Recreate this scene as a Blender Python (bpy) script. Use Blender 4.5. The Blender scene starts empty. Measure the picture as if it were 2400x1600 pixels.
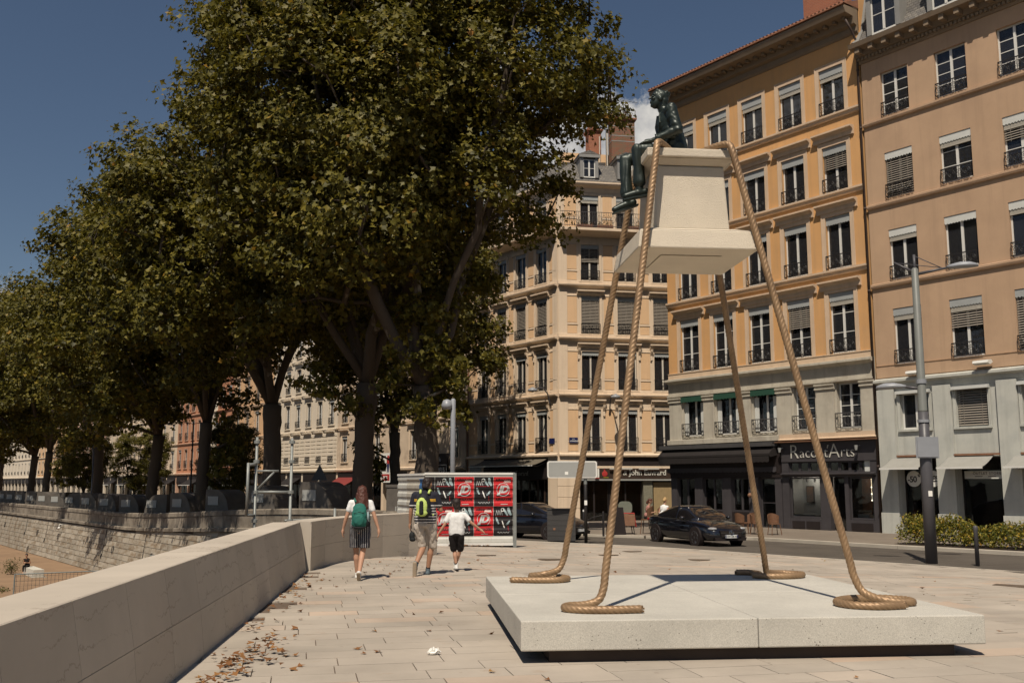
import bpy, bmesh, math, random
import numpy as np
from mathutils import Vector, Matrix, Quaternion

R = math.radians
rnd = random.Random(11)
nrs = np.random.RandomState(5)
sc = bpy.context.scene
COL = sc.collection

# ------------------------------------------------------------------ camera, sky, sun, exposure
cam_d = bpy.data.cameras.new('camera')
cam_d.lens = 35.0
cam_d.sensor_width = 36.0
cam_d.clip_end = 3000
cam = bpy.data.objects.new('camera', cam_d)
COL.objects.link(cam)
CAM_Z = 1.65
cam.location = (0, 0, CAM_Z)
cam.rotation_euler = (R(90 + 8.123), 0, 0)
sc.camera = cam

SUN_EL = R(58.0)
SUN_AZ = R(76.0)              # the direction in which shadows fall, from +X towards +Y
to_sun = Vector((-math.cos(SUN_AZ) * math.cos(SUN_EL), -math.sin(SUN_AZ) * math.cos(SUN_EL), math.sin(SUN_EL)))

world = bpy.data.worlds.new('World')
sc.world = world
world.use_nodes = True
wt = world.node_tree
wt.nodes.clear()


def N(t, kind, **kw):
    n = t.nodes.new(kind)
    for k, v in kw.items():
        if k == 'inp':
            for kk, vv in v.items():
                n.inputs[kk].default_value = vv
        else:
            setattr(n, k, v)
    return n


def build_world():
    t = wt
    L = t.links.new
    sky = N(t, 'ShaderNodeTexSky', sky_type='NISHITA')
    sky.sun_disc = False
    sky.sun_elevation = SUN_EL
    sky.sun_rotation = math.atan2(to_sun.x, to_sun.y)
    sky.altitude = 200
    sky.air_density = 1.0
    sky.dust_density = 0.8
    sky.ozone_density = 2.0
    hs = N(t, 'ShaderNodeHueSaturation', inp={'Saturation': 0.98, 'Value': 1.0})
    L(sky.outputs[0], hs.inputs['Color'])
    bg = N(t, 'ShaderNodeBackground', inp={'Strength': 0.056})
    L(hs.outputs[0], bg.inputs['Color'])
    tc = N(t, 'ShaderNodeTexCoord')
    # scattered fair-weather cumulus: (direction, angular size), all round the sky
    clouds = [((.082, .945, .340), .060, 1.2), ((-.022, .915, .385), .050, 1.2), ((.070, .93, .295), .062, 1.3), ((-.485, .880, .150), .062, 1.6),
              ((.85, .45, .28), .16, 1.5), ((-.9, .1, .3), .17, 1.4), ((-.2, -.92, .35), .19, 1.5), ((.75, -.55, .32), .16, 1.5)]
    nz = N(t, 'ShaderNodeTexNoise', inp={'Scale': 11.0, 'Detail': 8.0, 'Roughness': 0.62})
    L(tc.outputs['Generated'], nz.inputs['Vector'])
    sub = N(t, 'ShaderNodeVectorMath', operation='SUBTRACT')
    L(nz.outputs['Color'], sub.inputs[0])
    sub.inputs[1].default_value = (.5, .5, .5)
    scl = N(t, 'ShaderNodeVectorMath', operation='SCALE')
    scl.inputs['Scale'].default_value = 0.20
    L(sub.outputs[0], scl.inputs[0])
    add = N(t, 'ShaderNodeVectorMath', operation='ADD')
    L(tc.outputs['Generated'], add.inputs[0])
    L(scl.outputs[0], add.inputs[1])
    last = None
    for d, r, sq in clouds:
        v = Vector(d).normalized()
        sb = N(t, 'ShaderNodeVectorMath', operation='SUBTRACT')
        L(add.outputs[0], sb.inputs[0])
        sb.inputs[1].default_value = v
        ml = N(t, 'ShaderNodeVectorMath', operation='MULTIPLY')
        L(sb.outputs[0], ml.inputs[0])
        ml.inputs[1].default_value = (1, 1, sq)
        ln = N(t, 'ShaderNodeVectorMath', operation='LENGTH')
        L(ml.outputs[0], ln.inputs[0])
        mr = N(t, 'ShaderNodeMapRange', interpolation_type='SMOOTHSTEP')
        mr.inputs['From Min'].default_value = r * 1.05
        mr.inputs['From Max'].default_value = r * 0.72
        L(ln.outputs['Value'], mr.inputs['Value'])
        if last is None:
            last = mr
        else:
            mx = N(t, 'ShaderNodeMath', operation='MAXIMUM')
            L(last.outputs[0], mx.inputs[0])
            L(mr.outputs[0], mx.inputs[1])
            last = mx
    nz2 = N(t, 'ShaderNodeTexNoise', inp={'Scale': 20.0, 'Detail': 6.0, 'Roughness': 0.6})
    L(tc.outputs['Generated'], nz2.inputs['Vector'])
    cr = N(t, 'ShaderNodeValToRGB')
    cr.color_ramp.elements[0].position = .35
    cr.color_ramp.elements[0].color = (.36, .36, .37, 1)
    cr.color_ramp.elements[1].position = .62
    cr.color_ramp.elements[1].color = (.66, .63, .58, 1)
    L(nz2.outputs['Fac'], cr.inputs[0])
    bg2 = N(t, 'ShaderNodeBackground', inp={'Strength': 1.15})
    L(cr.outputs[0], bg2.inputs['Color'])
    mix = N(t, 'ShaderNodeMixShader')
    L(last.outputs[0], mix.inputs[0])
    L(bg.outputs[0], mix.inputs[1])
    L(bg2.outputs[0], mix.inputs[2])
    out = N(t, 'ShaderNodeOutputWorld')
    L(mix.outputs[0], out.inputs[0])


build_world()
world.cycles.sampling_method = 'NONE'        # the sky is even: sampling it through the surfaces is quicker

sun_d = bpy.data.lights.new('sun', 'SUN')
sun_d.energy = 5.0
sun_d.angle = R(0.53)
sun_d.color = (1.0, 0.90, 0.76)
sun = bpy.data.objects.new('sun', sun_d)
COL.objects.link(sun)
sun.location = (-20, -30, 60)
sun.rotation_euler = to_sun.to_track_quat('Z', 'Y').to_euler()

sc.view_settings.view_transform = 'Standard'
sc.view_settings.look = 'None'
sc.view_settings.exposure = -0.10
sc.view_settings.gamma = 1.0
sc.view_settings.use_curve_mapping = False
sc.render.engine = 'CYCLES'
sc.cycles.use_denoising = True
sc.cycles.use_adaptive_sampling = True
sc.cycles.adaptive_threshold = 0.03
sc.cycles.max_bounces = 5
sc.cycles.diffuse_bounces = 1
sc.cycles.glossy_bounces = 2
sc.cycles.transparent_max_bounces = 10
sc.cycles.sample_clamp_indirect = 6.0
sc.cycles.caustics_reflective = False
sc.cycles.caustics_refractive = False


# ------------------------------------------------------------------ small helpers
class MB:
    """collects polygons; becomes one mesh"""

    def __init__(s):
        s.v, s.f, s.m = [], [], []

    def add(s, verts, faces, mi=0):
        o = len(s.v)
        s.v.extend([tuple(map(float, p)) for p in verts])
        s.f.extend([tuple(i + o for i in f) for f in faces])
        s.m.extend([mi] * len(faces))
        return s

    def box(s, x0, x1, y0, y1, z0, z1, mi=0, bev=0.0):
        if bev <= 0:
            v = [(x0, y0, z0), (x1, y0, z0), (x1, y1, z0), (x0, y1, z0), (x0, y0, z1), (x1, y0, z1), (x1, y1, z1), (x0, y1, z1)]
            return s.add(v, [(0, 3, 2, 1), (4, 5, 6, 7), (0, 1, 5, 4), (1, 2, 6, 5), (2, 3, 7, 6), (3, 0, 4, 7)], mi)
        b = bev
        v, f = [], []
        for (xa, xb, ya, yb, z) in ((x0, x1, y0, y1, z0), (x0 - 0, x1, y0, y1, z1 - b), (x0 + b, x1 - b, y0 + b, y1 - b, z1)):
            v += [(xa, ya, z), (xb, ya, z), (xb, yb, z), (xa, yb, z)]
        f = [(0, 3, 2, 1), (8, 9, 10, 11)]
        for k in (0, 4):
            for i in range(4):
                j = (i + 1) % 4
                f.append((k + i, k + j, k + 4 + j, k + 4 + i))
        return s.add(v, f, mi)

    def quad(s, a, b, c, d, mi=0):
        return s.add([a, b, c, d], [(0, 1, 2, 3)], mi)

    def prism_x(s, prof, x0, x1, mi=0):
        """polygon of (y,z) extruded along x"""
        n = len(prof)
        v = [(x0, y, z) for y, z in prof] + [(x1, y, z) for y, z in prof]
        f = [tuple(range(n))[::-1], tuple(range(n, 2 * n))] + [(i, (i + 1) % n, n + (i + 1) % n, n + i) for i in range(n)]
        return s.add(v, f, mi)

    def prism_y(s, prof, y0, y1, mi=0):
        """polygon of (x,z) extruded along y"""
        n = len(prof)
        v = [(x, y0, z) for x, z in prof] + [(x, y1, z) for x, z in prof]
        f = [tuple(range(n)), tuple(range(n, 2 * n))[::-1]] + [(i, n + i, n + (i + 1) % n, (i + 1) % n) for i in range(n)]
        return s.add(v, f, mi)

    def prism_z(s, poly, z0, z1, mi=0):
        n = len(poly)
        v = [(x, y, z0) for x, y in poly] + [(x, y, z1) for x, y in poly]
        f = [tuple(range(n))[::-1], tuple(range(n, 2 * n))] + [(i, (i + 1) % n, n + (i + 1) % n, n + i) for i in range(n)]
        return s.add(v, f, mi)

    def tube(s, pts, rad, n=8, mi=0, cap=True):
        pts = [Vector(p) for p in pts]
        if not hasattr(rad, '__len__'):
            rad = [rad] * len(pts)
        up = None
        V, F = [], []
        for i, p in enumerate(pts):
            t = (pts[min(i + 1, len(pts) - 1)] - pts[max(i - 1, 0)])
            if t.length < 1e-9:
                t = Vector((0, 0, 1))
            t.normalize()
            if up is None:
                a = Vector((0, 0, 1)) if abs(t.z) < .9 else Vector((1, 0, 0))
                up = t.cross(a).normalized()
            else:
                up = (up - t * up.dot(t))
                if up.length < 1e-6:
                    up = t.orthogonal()
                up.normalize()
            bn = t.cross(up)
            for k in range(n):
                a = 2 * math.pi * k / n
                V.append(p + (up * math.cos(a) + bn * math.sin(a)) * rad[i])
        m = len(pts)
        for i in range(m - 1):
            for k in range(n):
                k2 = (k + 1) % n
                F.append((i * n + k, i * n + k2, (i + 1) * n + k2, (i + 1) * n + k))
        if cap:
            F.append(tuple(range(n))[::-1])
            F.append(tuple((m - 1) * n + k for k in range(n)))
        return s.add(V, F, mi)

    def lathe(s, prof, n=16, c=(0, 0, 0), mi=0, ax='z'):
        V, F = [], []
        for r, h in prof:
            for k in range(n):
                a = 2 * math.pi * k / n
                q = (r * math.cos(a), r * math.sin(a), h)
                if ax == 'x':
                    q = (q[2], q[0], q[1])
                elif ax == 'y':
                    q = (q[0], q[2], q[1])
                V.append((c[0] + q[0], c[1] + q[1], c[2] + q[2]))
        m = len(prof)
        for i in range(m - 1):
            for k in range(n):
                k2 = (k + 1) % n
                F.append((i * n + k, i * n + k2, (i + 1) * n + k2, (i + 1) * n + k))
        F.append(tuple(range(n))[::-1])
        F.append(tuple((m - 1) * n + k for k in range(n)))
        return s.add(V, F, mi)

    def ball(s, c, r, nu=12, nv=8, mi=0):
        if not hasattr(r, '__len__'):
            r = (r, r, r)
        V = [(c[0], c[1], c[2] - r[2])]
        for i in range(1, nv):
            a = math.pi * i / nv - math.pi / 2
            for k in range(nu):
                b = 2 * math.pi * k / nu
                V.append((c[0] + r[0] * math.cos(a) * math.cos(b), c[1] + r[1] * math.cos(a) * math.sin(b), c[2] + r[2] * math.sin(a)))
        V.append((c[0], c[1], c[2] + r[2]))
        F = []
        for k in range(nu):
            F.append((0, 1 + (k + 1) % nu, 1 + k))
        for i in range(nv - 2):
            for k in range(nu):
                a, b = 1 + i * nu + k, 1 + i * nu + (k + 1) % nu
                F.append((a, b, b + nu, a + nu))
        e = len(V) - 1
        o = 1 + (nv - 2) * nu
        for k in range(nu):
            F.append((o + k, o + (k + 1) % nu, e))
        return s.add(V, F, mi)

    def xf(s, M_, start=0):
        for i in range(start, len(s.v)):
            s.v[i] = tuple(M_ @ Vector(s.v[i]))
        return s

    def mesh(s, name, mats, smooth=False):
        me = bpy.data.meshes.new(name)
        me.from_pydata(s.v, [], s.f)
        if not isinstance(mats, (list, tuple)):
            mats = [mats]
        for m in mats:
            me.materials.append(m)
        if len(mats) > 1:
            me.polygons.foreach_set('material_index', s.m)
        if smooth:
            me.polygons.foreach_set('use_smooth', [True] * len(s.f))
        me.update()
        return me


def link(name, me, parent=None, loc=None, rot=None, scale=None):
    o = bpy.data.objects.new(name, me)
    COL.objects.link(o)
    if parent is not None:
        o.parent = parent
    if loc is not None:
        o.location = loc
    if rot is not None:
        o.rotation_euler = rot
    if scale is not None:
        o.scale = scale
    return o


def part(name, mb, mats, parent=None, loc=None, rot=None, smooth=False, label=None):
    o = link(name, mb.mesh(name, mats, smooth), parent, loc, rot)
    if label:
        o['label'] = label
    return o


def tag(o, label, cat, group=None):
    o['label'] = label
    o['category'] = cat
    if group:
        o['group'] = group
    return o


def thing(name, label, cat, loc=(0, 0, 0), rz=0.0, group=None):
    o = link(name, None, None, loc, (0, 0, rz))
    o.empty_display_size = .3
    return tag(o, label, cat, group)


def structure(o):
    o['kind'] = 'structure'
    return o


def copy_tree(src, parent=None, loc=None, rz=None, label=None, scale=None):
    c = src.copy()
    COL.objects.link(c)
    c.parent = parent
    if loc is not None:
        c.location = loc
    if rz is not None:
        c.rotation_euler = (0, 0, rz)
    if scale is not None:
        c.scale = scale
    if label:
        c['label'] = label
    for ch in list(src.children):
        copy_tree(ch, c)
    return c


def smooth_by_angle(o, ang=40):
    me = o.data
    me.polygons.foreach_set('use_smooth', [True] * len(me.polygons))
    me.set_sharp_from_angle(angle=R(ang))
    return o


# ------------------------------------------------------------------ materials
MATS = {}


def mat(name, col, rough=.8, var=.12, vscale=1.5, bump=.15, bscale=60, metal=0.0, spec=.3, stain=None, stain_scale=.5, stain_amt=.5, stretch=(1, 1, 1), coat=0.0, dist=.01, streak=None, streak_amt=.45):
    """painted / stone / metal surface: base colour with soft noise, optional stains and fine bump"""
    if name in MATS:
        return MATS[name]
    m = bpy.data.materials.new(name)
    m.use_nodes = True
    t = m.node_tree
    L = t.links.new
    b = t.nodes['Principled BSDF']
    tc = N(t, 'ShaderNodeTexCoord')
    mp = N(t, 'ShaderNodeMapping')
    mp.inputs['Scale'].default_value = stretch
    L(tc.outputs['Object'], mp.inputs['Vector'])
    oi = N(t, 'ShaderNodeObjectInfo')
    n1 = N(t, 'ShaderNodeTexNoise', inp={'Scale': vscale, 'Detail': 6.0, 'Roughness': .6})
    L(mp.outputs[0], n1.inputs['Vector'])
    mr = N(t, 'ShaderNodeMapRange', inp={'From Min': .25, 'From Max': .75, 'To Min': 1 - var, 'To Max': 1 + var})
    L(n1.outputs['Fac'], mr.inputs['Value'])
    mul = N(t, 'ShaderNodeVectorMath', operation='SCALE')
    mul.inputs[0].default_value = col[:3]
    L(mr.outputs[0], mul.inputs['Scale'])
    cur = mul.outputs[0]
    if stain:
        n2 = N(t, 'ShaderNodeTexNoise', inp={'Scale': stain_scale, 'Detail': 8.0, 'Roughness': .65})
        L(mp.outputs[0], n2.inputs['Vector'])
        m2 = N(t, 'ShaderNodeMapRange', inp={'From Min': .48, 'From Max': .68, 'To Min': 0, 'To Max': stain_amt})
        L(n2.outputs['Fac'], m2.inputs['Value'])
        mx = N(t, 'ShaderNodeMix', data_type='RGBA')
        L(m2.outputs[0], mx.inputs[0])
        L(cur, mx.inputs[6])
        mx.inputs[7].default_value = (*stain, 1)
        cur = mx.outputs[2]
    if streak:                            # rain streaks and dirt runs: noise drawn out downwards
        mp2 = N(t, 'ShaderNodeMapping')
        mp2.inputs['Scale'].default_value = (2.6, 2.6, .13)
        L(tc.outputs['Object'], mp2.inputs['Vector'])
        n5 = N(t, 'ShaderNodeTexNoise', inp={'Scale': 1.0, 'Detail': 9.0, 'Roughness': .68})
        L(mp2.outputs[0], n5.inputs['Vector'])
        m5 = N(t, 'ShaderNodeMapRange', inp={'From Min': .50, 'From Max': .72, 'To Min': 0, 'To Max': streak_amt})
        L(n5.outputs['Fac'], m5.inputs['Value'])
        mx5 = N(t, 'ShaderNodeMix', data_type='RGBA')
        L(m5.outputs[0], mx5.inputs[0])
        L(cur, mx5.inputs[6])
        mx5.inputs[7].default_value = (*streak, 1)
        cur = mx5.outputs[2]
    L(cur, b.inputs['Base Color'])
    b.inputs['Roughness'].default_value = rough
    b.inputs['Metallic'].default_value = metal
    b.inputs['Specular IOR Level'].default_value = spec
    if coat:
        b.inputs['Coat Weight'].default_value = coat
        b.inputs['Coat Roughness'].default_value = .05
    if bump:
        n3 = N(t, 'ShaderNodeTexNoise', inp={'Scale': bscale, 'Detail': 4.0, 'Roughness': .6})
        L(mp.outputs[0], n3.inputs['Vector'])
        bp = N(t, 'ShaderNodeBump', inp={'Strength': bump, 'Distance': dist})
        L(n3.outputs['Fac'], bp.inputs['Height'])
        L(bp.outputs[0], b.inputs['Normal'])
    MATS[name] = m
    return m


def mat_emit(name, col, s):
    m = bpy.data.materials.new(name)
    m.use_nodes = True
    b = m.node_tree.nodes['Principled BSDF']
    b.inputs['Base Color'].default_value = (*col, 1)
    b.inputs['Emission Color'].default_value = (*col, 1)
    b.inputs['Emission Strength'].default_value = s
    return m


def mat_glass(name, tint=(.05, .05, .055), see=.55):
    """window glass: clear enough to show what hangs behind it, mirror-like at a slant"""
    m = bpy.data.materials.new(name)
    m.use_nodes = True
    t = m.node_tree
    L = t.links.new
    t.nodes.remove(t.nodes['Principled BSDF'])
    tr = N(t, 'ShaderNodeBsdfTransparent', inp={'Color': (.72, .74, .74, 1)})
    di = N(t, 'ShaderNodeBsdfDiffuse', inp={'Color': (*tint, 1)})
    gl = N(t, 'ShaderNodeBsdfGlossy', inp={'Color': (.9, .92, .95, 1), 'Roughness': .03})
    nz = N(t, 'ShaderNodeTexNoise', inp={'Scale': 1.6, 'Detail': 1.0})
    tc = N(t, 'ShaderNodeTexCoord')
    L(tc.outputs['Object'], nz.inputs['Vector'])
    bp = N(t, 'ShaderNodeBump', inp={'Strength': .12, 'Distance': .05})
    L(nz.outputs['Fac'], bp.inputs['Height'])
    L(bp.outputs[0], gl.inputs['Normal'])
    m1 = N(t, 'ShaderNodeMixShader', inp={'Fac': see})
    L(di.outputs[0], m1.inputs[1])
    L(tr.outputs[0], m1.inputs[2])
    fr = N(t, 'ShaderNodeFresnel', inp={'IOR': 1.5})
    m2 = N(t, 'ShaderNodeMixShader')
    L(fr.outputs[0], m2.inputs[0])
    L(m1.outputs[0], m2.inputs[1])
    L(gl.outputs[0], m2.inputs[2])
    L(m2.outputs[0], t.nodes['Material Output'].inputs[0])
    MATS[name] = m
    return m


def mat_two(name, c1, c2, scale, stretch=(1, 1, 1), rough=.8, bump=.3, bscale=20, dist=.02, lo=.42, hi=.58, detail=8.0, var_obj=0.0, spec=.25):
    """two colours mixed by a noise threshold (bark, weathered stone, leaves of a hedge ...)"""
    m = bpy.data.materials.new(name)
    m.use_nodes = True
    t = m.node_tree
    L = t.links.new
    b = t.nodes['Principled BSDF']
    tc = N(t, 'ShaderNodeTexCoord')
    mp = N(t, 'ShaderNodeMapping')
    mp.inputs['Scale'].default_value = stretch
    L(tc.outputs['Object'], mp.inputs['Vector'])
    vec = mp.outputs[0]
    if var_obj:
        oi = N(t, 'ShaderNodeObjectInfo')
        ad = N(t, 'ShaderNodeVectorMath', operation='ADD')
        sc_ = N(t, 'ShaderNodeMath', operation='MULTIPLY', inp={1: 40.0})
        L(oi.outputs['Random'], sc_.inputs[0])
        L(vec, ad.inputs[0])
        L(sc_.outputs[0], ad.inputs[1])
        vec = ad.outputs[0]
    n1 = N(t, 'ShaderNodeTexNoise', inp={'Scale': scale, 'Detail': detail, 'Roughness': .6})
    L(vec, n1.inputs['Vector'])
    mr = N(t, 'ShaderNodeMapRange', inp={'From Min': lo, 'From Max': hi})
    L(n1.outputs['Fac'], mr.inputs['Value'])
    mx = N(t, 'ShaderNodeMix', data_type='RGBA')
    L(mr.outputs[0], mx.inputs[0])
    mx.inputs[6].default_value = (*c1, 1)
    mx.inputs[7].default_value = (*c2, 1)
    cur = mx.outputs[2]
    if var_obj:
        mr2 = N(t, 'ShaderNodeMapRange', inp={'To Min': 1 - var_obj, 'To Max': 1 + var_obj})
        L(oi.outputs['Random'], mr2.inputs['Value'])
        ml = N(t, 'ShaderNodeVectorMath', operation='SCALE')
        L(cur, ml.inputs[0])
        L(mr2.outputs[0], ml.inputs['Scale'])
        cur = ml.outputs[0]
    L(cur, b.inputs['Base Color'])
    b.inputs['Roughness'].default_value = rough
    b.inputs['Specular IOR Level'].default_value = spec
    n3 = N(t, 'ShaderNodeTexNoise', inp={'Scale': bscale, 'Detail': 5.0, 'Roughness': .65})
    L(mp.outputs[0], n3.inputs['Vector'])
    bp = N(t, 'ShaderNodeBump', inp={'Strength': bump, 'Distance': dist})
    L(n3.outputs['Fac'], bp.inputs['Height'])
    L(bp.outputs[0], b.inputs['Normal'])
    MATS[name] = m
    return m


def mat_leaf(name, stops, trans=.35, rough=.5):
    """leaf: colour picked per leaf from a ramp through the 'v' attribute; lets some light through"""
    m = bpy.data.materials.new(name)
    m.use_nodes = True
    t = m.node_tree
    L = t.links.new
    b = t.nodes['Principled BSDF']
    at = N(t, 'ShaderNodeAttribute', attribute_name='v')
    cr = N(t, 'ShaderNodeValToRGB')
    e = cr.color_ramp.elements
    while len(e) < len(stops):
        e.new(.5)
    for k, (p_, c_) in enumerate(stops):
        e[k].position = p_
        e[k].color = (*c_, 1)
    L(at.outputs['Fac'], cr.inputs[0])
    L(cr.outputs[0], b.inputs['Base Color'])
    b.inputs['Roughness'].default_value = rough
    b.inputs['Specular IOR Level'].default_value = .35
    tl = N(t, 'ShaderNodeBsdfTranslucent')
    L(cr.outputs[0], tl.inputs['Color'])
    mx = N(t, 'ShaderNodeMixShader', inp={'Fac': trans})
    L(b.outputs[0], mx.inputs[1])
    L(tl.outputs[0], mx.inputs[2])
    L(mx.outputs[0], t.nodes['Material Output'].inputs[0])
    MATS[name] = m
    return m


mat('paving', (.47, .385, .30), .85, .10, 1.3, .25, 90, stain=(.38, .27, .18), stain_scale=.35, stain_amt=.45)
mat('joint', (.13, .095, .07), .95, .2, 3)
mat('asphalt', (.088, .074, .060), .92, .22, 1.2, .5, 140, stain=(.13, .11, .09), stain_scale=.25)
mat('pavement', (.20, .165, .13), .9, .16, .8, .4, 120, stain=(.14, .11, .085), stain_scale=.3)
mat('kerb', (.40, .355, .29), .85, .15, 2, .3, 80)
mat('paint_white', (.62, .58, .50), .8, .15, 4, .2, 80)
mat('manhole', (.16, .12, .085), .6, .25, 6, .6, 60, metal=.4)
mat('concrete', (.58, .55, .475), .82, .07, 1.1, .3, 120, stain=(.44, .42, .37), stain_scale=1.2, stain_amt=.35)
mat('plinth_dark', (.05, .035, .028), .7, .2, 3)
mat('pedestal', (.64, .56, .445), .9, .08, 2.2, .9, 95, dist=.012)
mat('quay_ground', (.27, .175, .105), .95, .18, .5, .4, 60, stain=(.20, .13, .08), stain_scale=.2)
mat('iron', (.022, .019, .018), .5, .2, 4, .1, 60, spec=.4)
mat('iron_grey', (.07, .066, .065), .5, .15, 4, .1, 60, spec=.4)
mat('galv', (.24, .25, .235), .5, .18, 8, .15, 60, metal=.3)
mat('lamp_upper_lit', (.17, .175, .16), .45, .1, 2, .1, 60, spec=.4)  # paler copy of the post colour, so the upper part looks lit
mat('lamp_post', (.075, .072, .078), .42, .12, 2, .1, 60, spec=.4)
mat('lamp_head', (.26, .27, .29), .4, .1, 3, .1, 50, spec=.5)
mat('white_paint', (.70, .68, .63), .5, .05, 3, .05, 50)
mat('cream_paint', (.62, .56, .47), .6, .08, 3, .1, 50)
mat('grey_bin', (.105, .092, .078), .55, .2, 2.5, .1, 30, stain=(.16, .14, .12), stain_scale=2)
mat('cabinet', (.055, .052, .05), .6, .15, 3, .1, 40)
mat('sign_grey', (.33, .33, .31), .5, .06, 2, .05, 40)
mat('rubber', (.02, .019, .018), .8, .2, 10, .3, 80)
mat('black_cloth', (.018, .014, .013), .9, .2, 8, .3, 60)
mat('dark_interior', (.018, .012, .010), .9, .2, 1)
mat('brick_red', (.34, .115, .06), .85, .25, 6, .4, 40, stain=(.19, .09, .05), stain_scale=3)
mat('slate', (.16, .145, .13), .75, .25, 5, .6, 25, stretch=(1, 1, 3))
mat('roof_tile', (.27, .125, .075), .85, .3, 4, .6, 14)
mat('zinc', (.30, .29, .27), .5, .12, 2, .1, 20, metal=.2)
mat_glass('glass')
mat_glass('shop_glass', (.02, .018, .016), .90)
MATS['lamp_glow'] = mat_emit('lamp_glow', (1.0, .85, .62), 6.0)


# ------------------------------------------------------------------ ground height
UX, UY = -.585, .811          # along the street, away from the camera
PX, PY = .811, .585           # across the street, towards the facades


def sstep(a, b, x):
    t = min(1, max(0, (x - a) / (b - a)))
    return t * t * (3 - 2 * t)


def pq(x, y):
    return PX * x + PY * y, UX * x + UY * y


def from_pq(p, q):
    return p * PX + q * UX, p * PY + q * UY


def gz(x, y):
    p, q = pq(x, y)
    return -.55 * min(1, max(0, (p - 10) / 16)) - .90 * sstep(36, 72, q)


LOW = -4.35                   # the lower quay by the water


def sheet(name, poly, m, dz=0.0, step=3.0, flat=None, thick=0.0, parent=None):
    """a ground sheet: polygon cut on a grid and laid on the ground height"""
    bm = bmesh.new()
    vs = [bm.verts.new((x, y, 0)) for x, y in poly]
    bm.faces.new(vs)
    xs = [v[0] for v in poly]
    ys = [v[1] for v in poly]
    if flat is None:
        for (nx, ny) in ((PX, PY), (UX, UY)):
            dd = [nx * x + ny * y for x, y in poly]
            k = math.floor(min(dd) / step) * step
            while k < max(dd):
                g = bm.verts[:] + bm.edges[:] + bm.faces[:]
                bmesh.ops.bisect_plane(bm, geom=g, plane_co=(nx * k, ny * k, 0), plane_no=(nx, ny, 0))
                k += step
        for v in bm.verts:
            v.co.z = gz(v.co.x, v.co.y) + dz
    else:
        for v in bm.verts:
            v.co.z = flat
    bmesh.ops.recalc_face_normals(bm, faces=bm.faces)
    if bm.faces and sum(f.normal.z for f in bm.faces) < 0:
        bmesh.ops.reverse_faces(bm, faces=bm.faces)
    me = bpy.data.meshes.new(name)
    bm.to_mesh(me)
    bm.free()
    me.materials.append(MATS[m])
    return link(name, me, parent)


# ------------------------------------------------------------------ view test, used only to decide which small pieces are worth a separate object
def proj(P):
    c_, s_ = math.cos(R(8.123)), math.sin(R(8.123))
    x, y, z = P[0], P[1], P[2] - CAM_Z
    f = y * c_ + z * s_
    if f < .1:
        return None
    return 1200 + 2333 * x / f, 800 - 2333 * (z * c_ - y * s_) / f


def mat_paving(name, attr):
    m = bpy.data.materials.new(name)
    m.use_nodes = True
    t = m.node_tree
    L = t.links.new
    b = t.nodes['Principled BSDF']
    if attr:
        src = N(t, 'ShaderNodeAttribute', attribute_name='v').outputs['Fac']
    else:
        src = N(t, 'ShaderNodeObjectInfo').outputs['Random']
    cr = N(t, 'ShaderNodeValToRGB')
    e = cr.color_ramp.elements
    for k in range(3):
        e.new(.5)
    for k, (p_, c_) in enumerate([(0, (.385, .335, .275)), (.35, (.415, .357, .292)), (.6, (.425, .368, .302)), (.86, (.445, .382, .312)), (1, (.48, .365, .275))]):
        e[k].position = p_
        e[k].color = (*c_, 1)
    L(src, cr.inputs[0])
    ge = N(t, 'ShaderNodeNewGeometry')
    n1 = N(t, 'ShaderNodeTexNoise', inp={'Scale': .55, 'Detail': 8.0, 'Roughness': .62})
    L(ge.outputs['Position'], n1.inputs['Vector'])
    mr = N(t, 'ShaderNodeMapRange', inp={'From Min': .3, 'From Max': .72, 'To Min': 1.12, 'To Max': .74})
    L(n1.outputs['Fac'], mr.inputs['Value'])
    ml = N(t, 'ShaderNodeVectorMath', operation='SCALE')
    L(cr.outputs[0], ml.inputs[0])
    L(mr.outputs[0], ml.inputs['Scale'])
    n2 = N(t, 'ShaderNodeTexNoise', inp={'Scale': 1.7, 'Detail': 10.0, 'Roughness': .7})
    L(ge.outputs['Position'], n2.inputs['Vector'])
    m2 = N(t, 'ShaderNodeMapRange', inp={'From Min': .60, 'From Max': .74, 'To Min': 0, 'To Max': .55})
    L(n2.outputs['Fac'], m2.inputs['Value'])
    mx = N(t, 'ShaderNodeMix', data_type='RGBA')
    L(m2.outputs[0], mx.inputs[0])
    L(ml.outputs[0], mx.inputs[6])
    mx.inputs[7].default_value = (.33, .215, .14, 1)
    vo = N(t, 'ShaderNodeTexVoronoi', inp={'Scale': 2.6, 'Randomness': 1.0})
    L(ge.outputs['Position'], vo.inputs['Vector'])
    sp = N(t, 'ShaderNodeMapRange', inp={'From Min': .05, 'From Max': .075, 'To Min': .45, 'To Max': 0})
    L(vo.outputs['Distance'], sp.inputs['Value'])
    mx2 = N(t, 'ShaderNodeMix', data_type='RGBA')
    L(sp.outputs[0], mx2.inputs[0])
    L(mx.outputs[2], mx2.inputs[6])
    mx2.inputs[7].default_value = (.22, .17, .13, 1)
    L(mx2.outputs[2], b.inputs['Base Color'])
    b.inputs['Roughness'].default_value = .82
    b.inputs['Specular IOR Level'].default_value = .3
    n3 = N(t, 'ShaderNodeTexNoise', inp={'Scale': 120, 'Detail': 3.0})
    L(ge.outputs['Position'], n3.inputs['Vector'])
    bp = N(t, 'ShaderNodeBump', inp={'Strength': .25, 'Distance': .006})
    L(n3.outputs['Fac'], bp.inputs['Height'])
    L(bp.outputs[0], b.inputs['Normal'])
    MATS[name] = m


mat_paving('paving_slab', False)
mat_paving('paving_mass', True)

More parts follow.
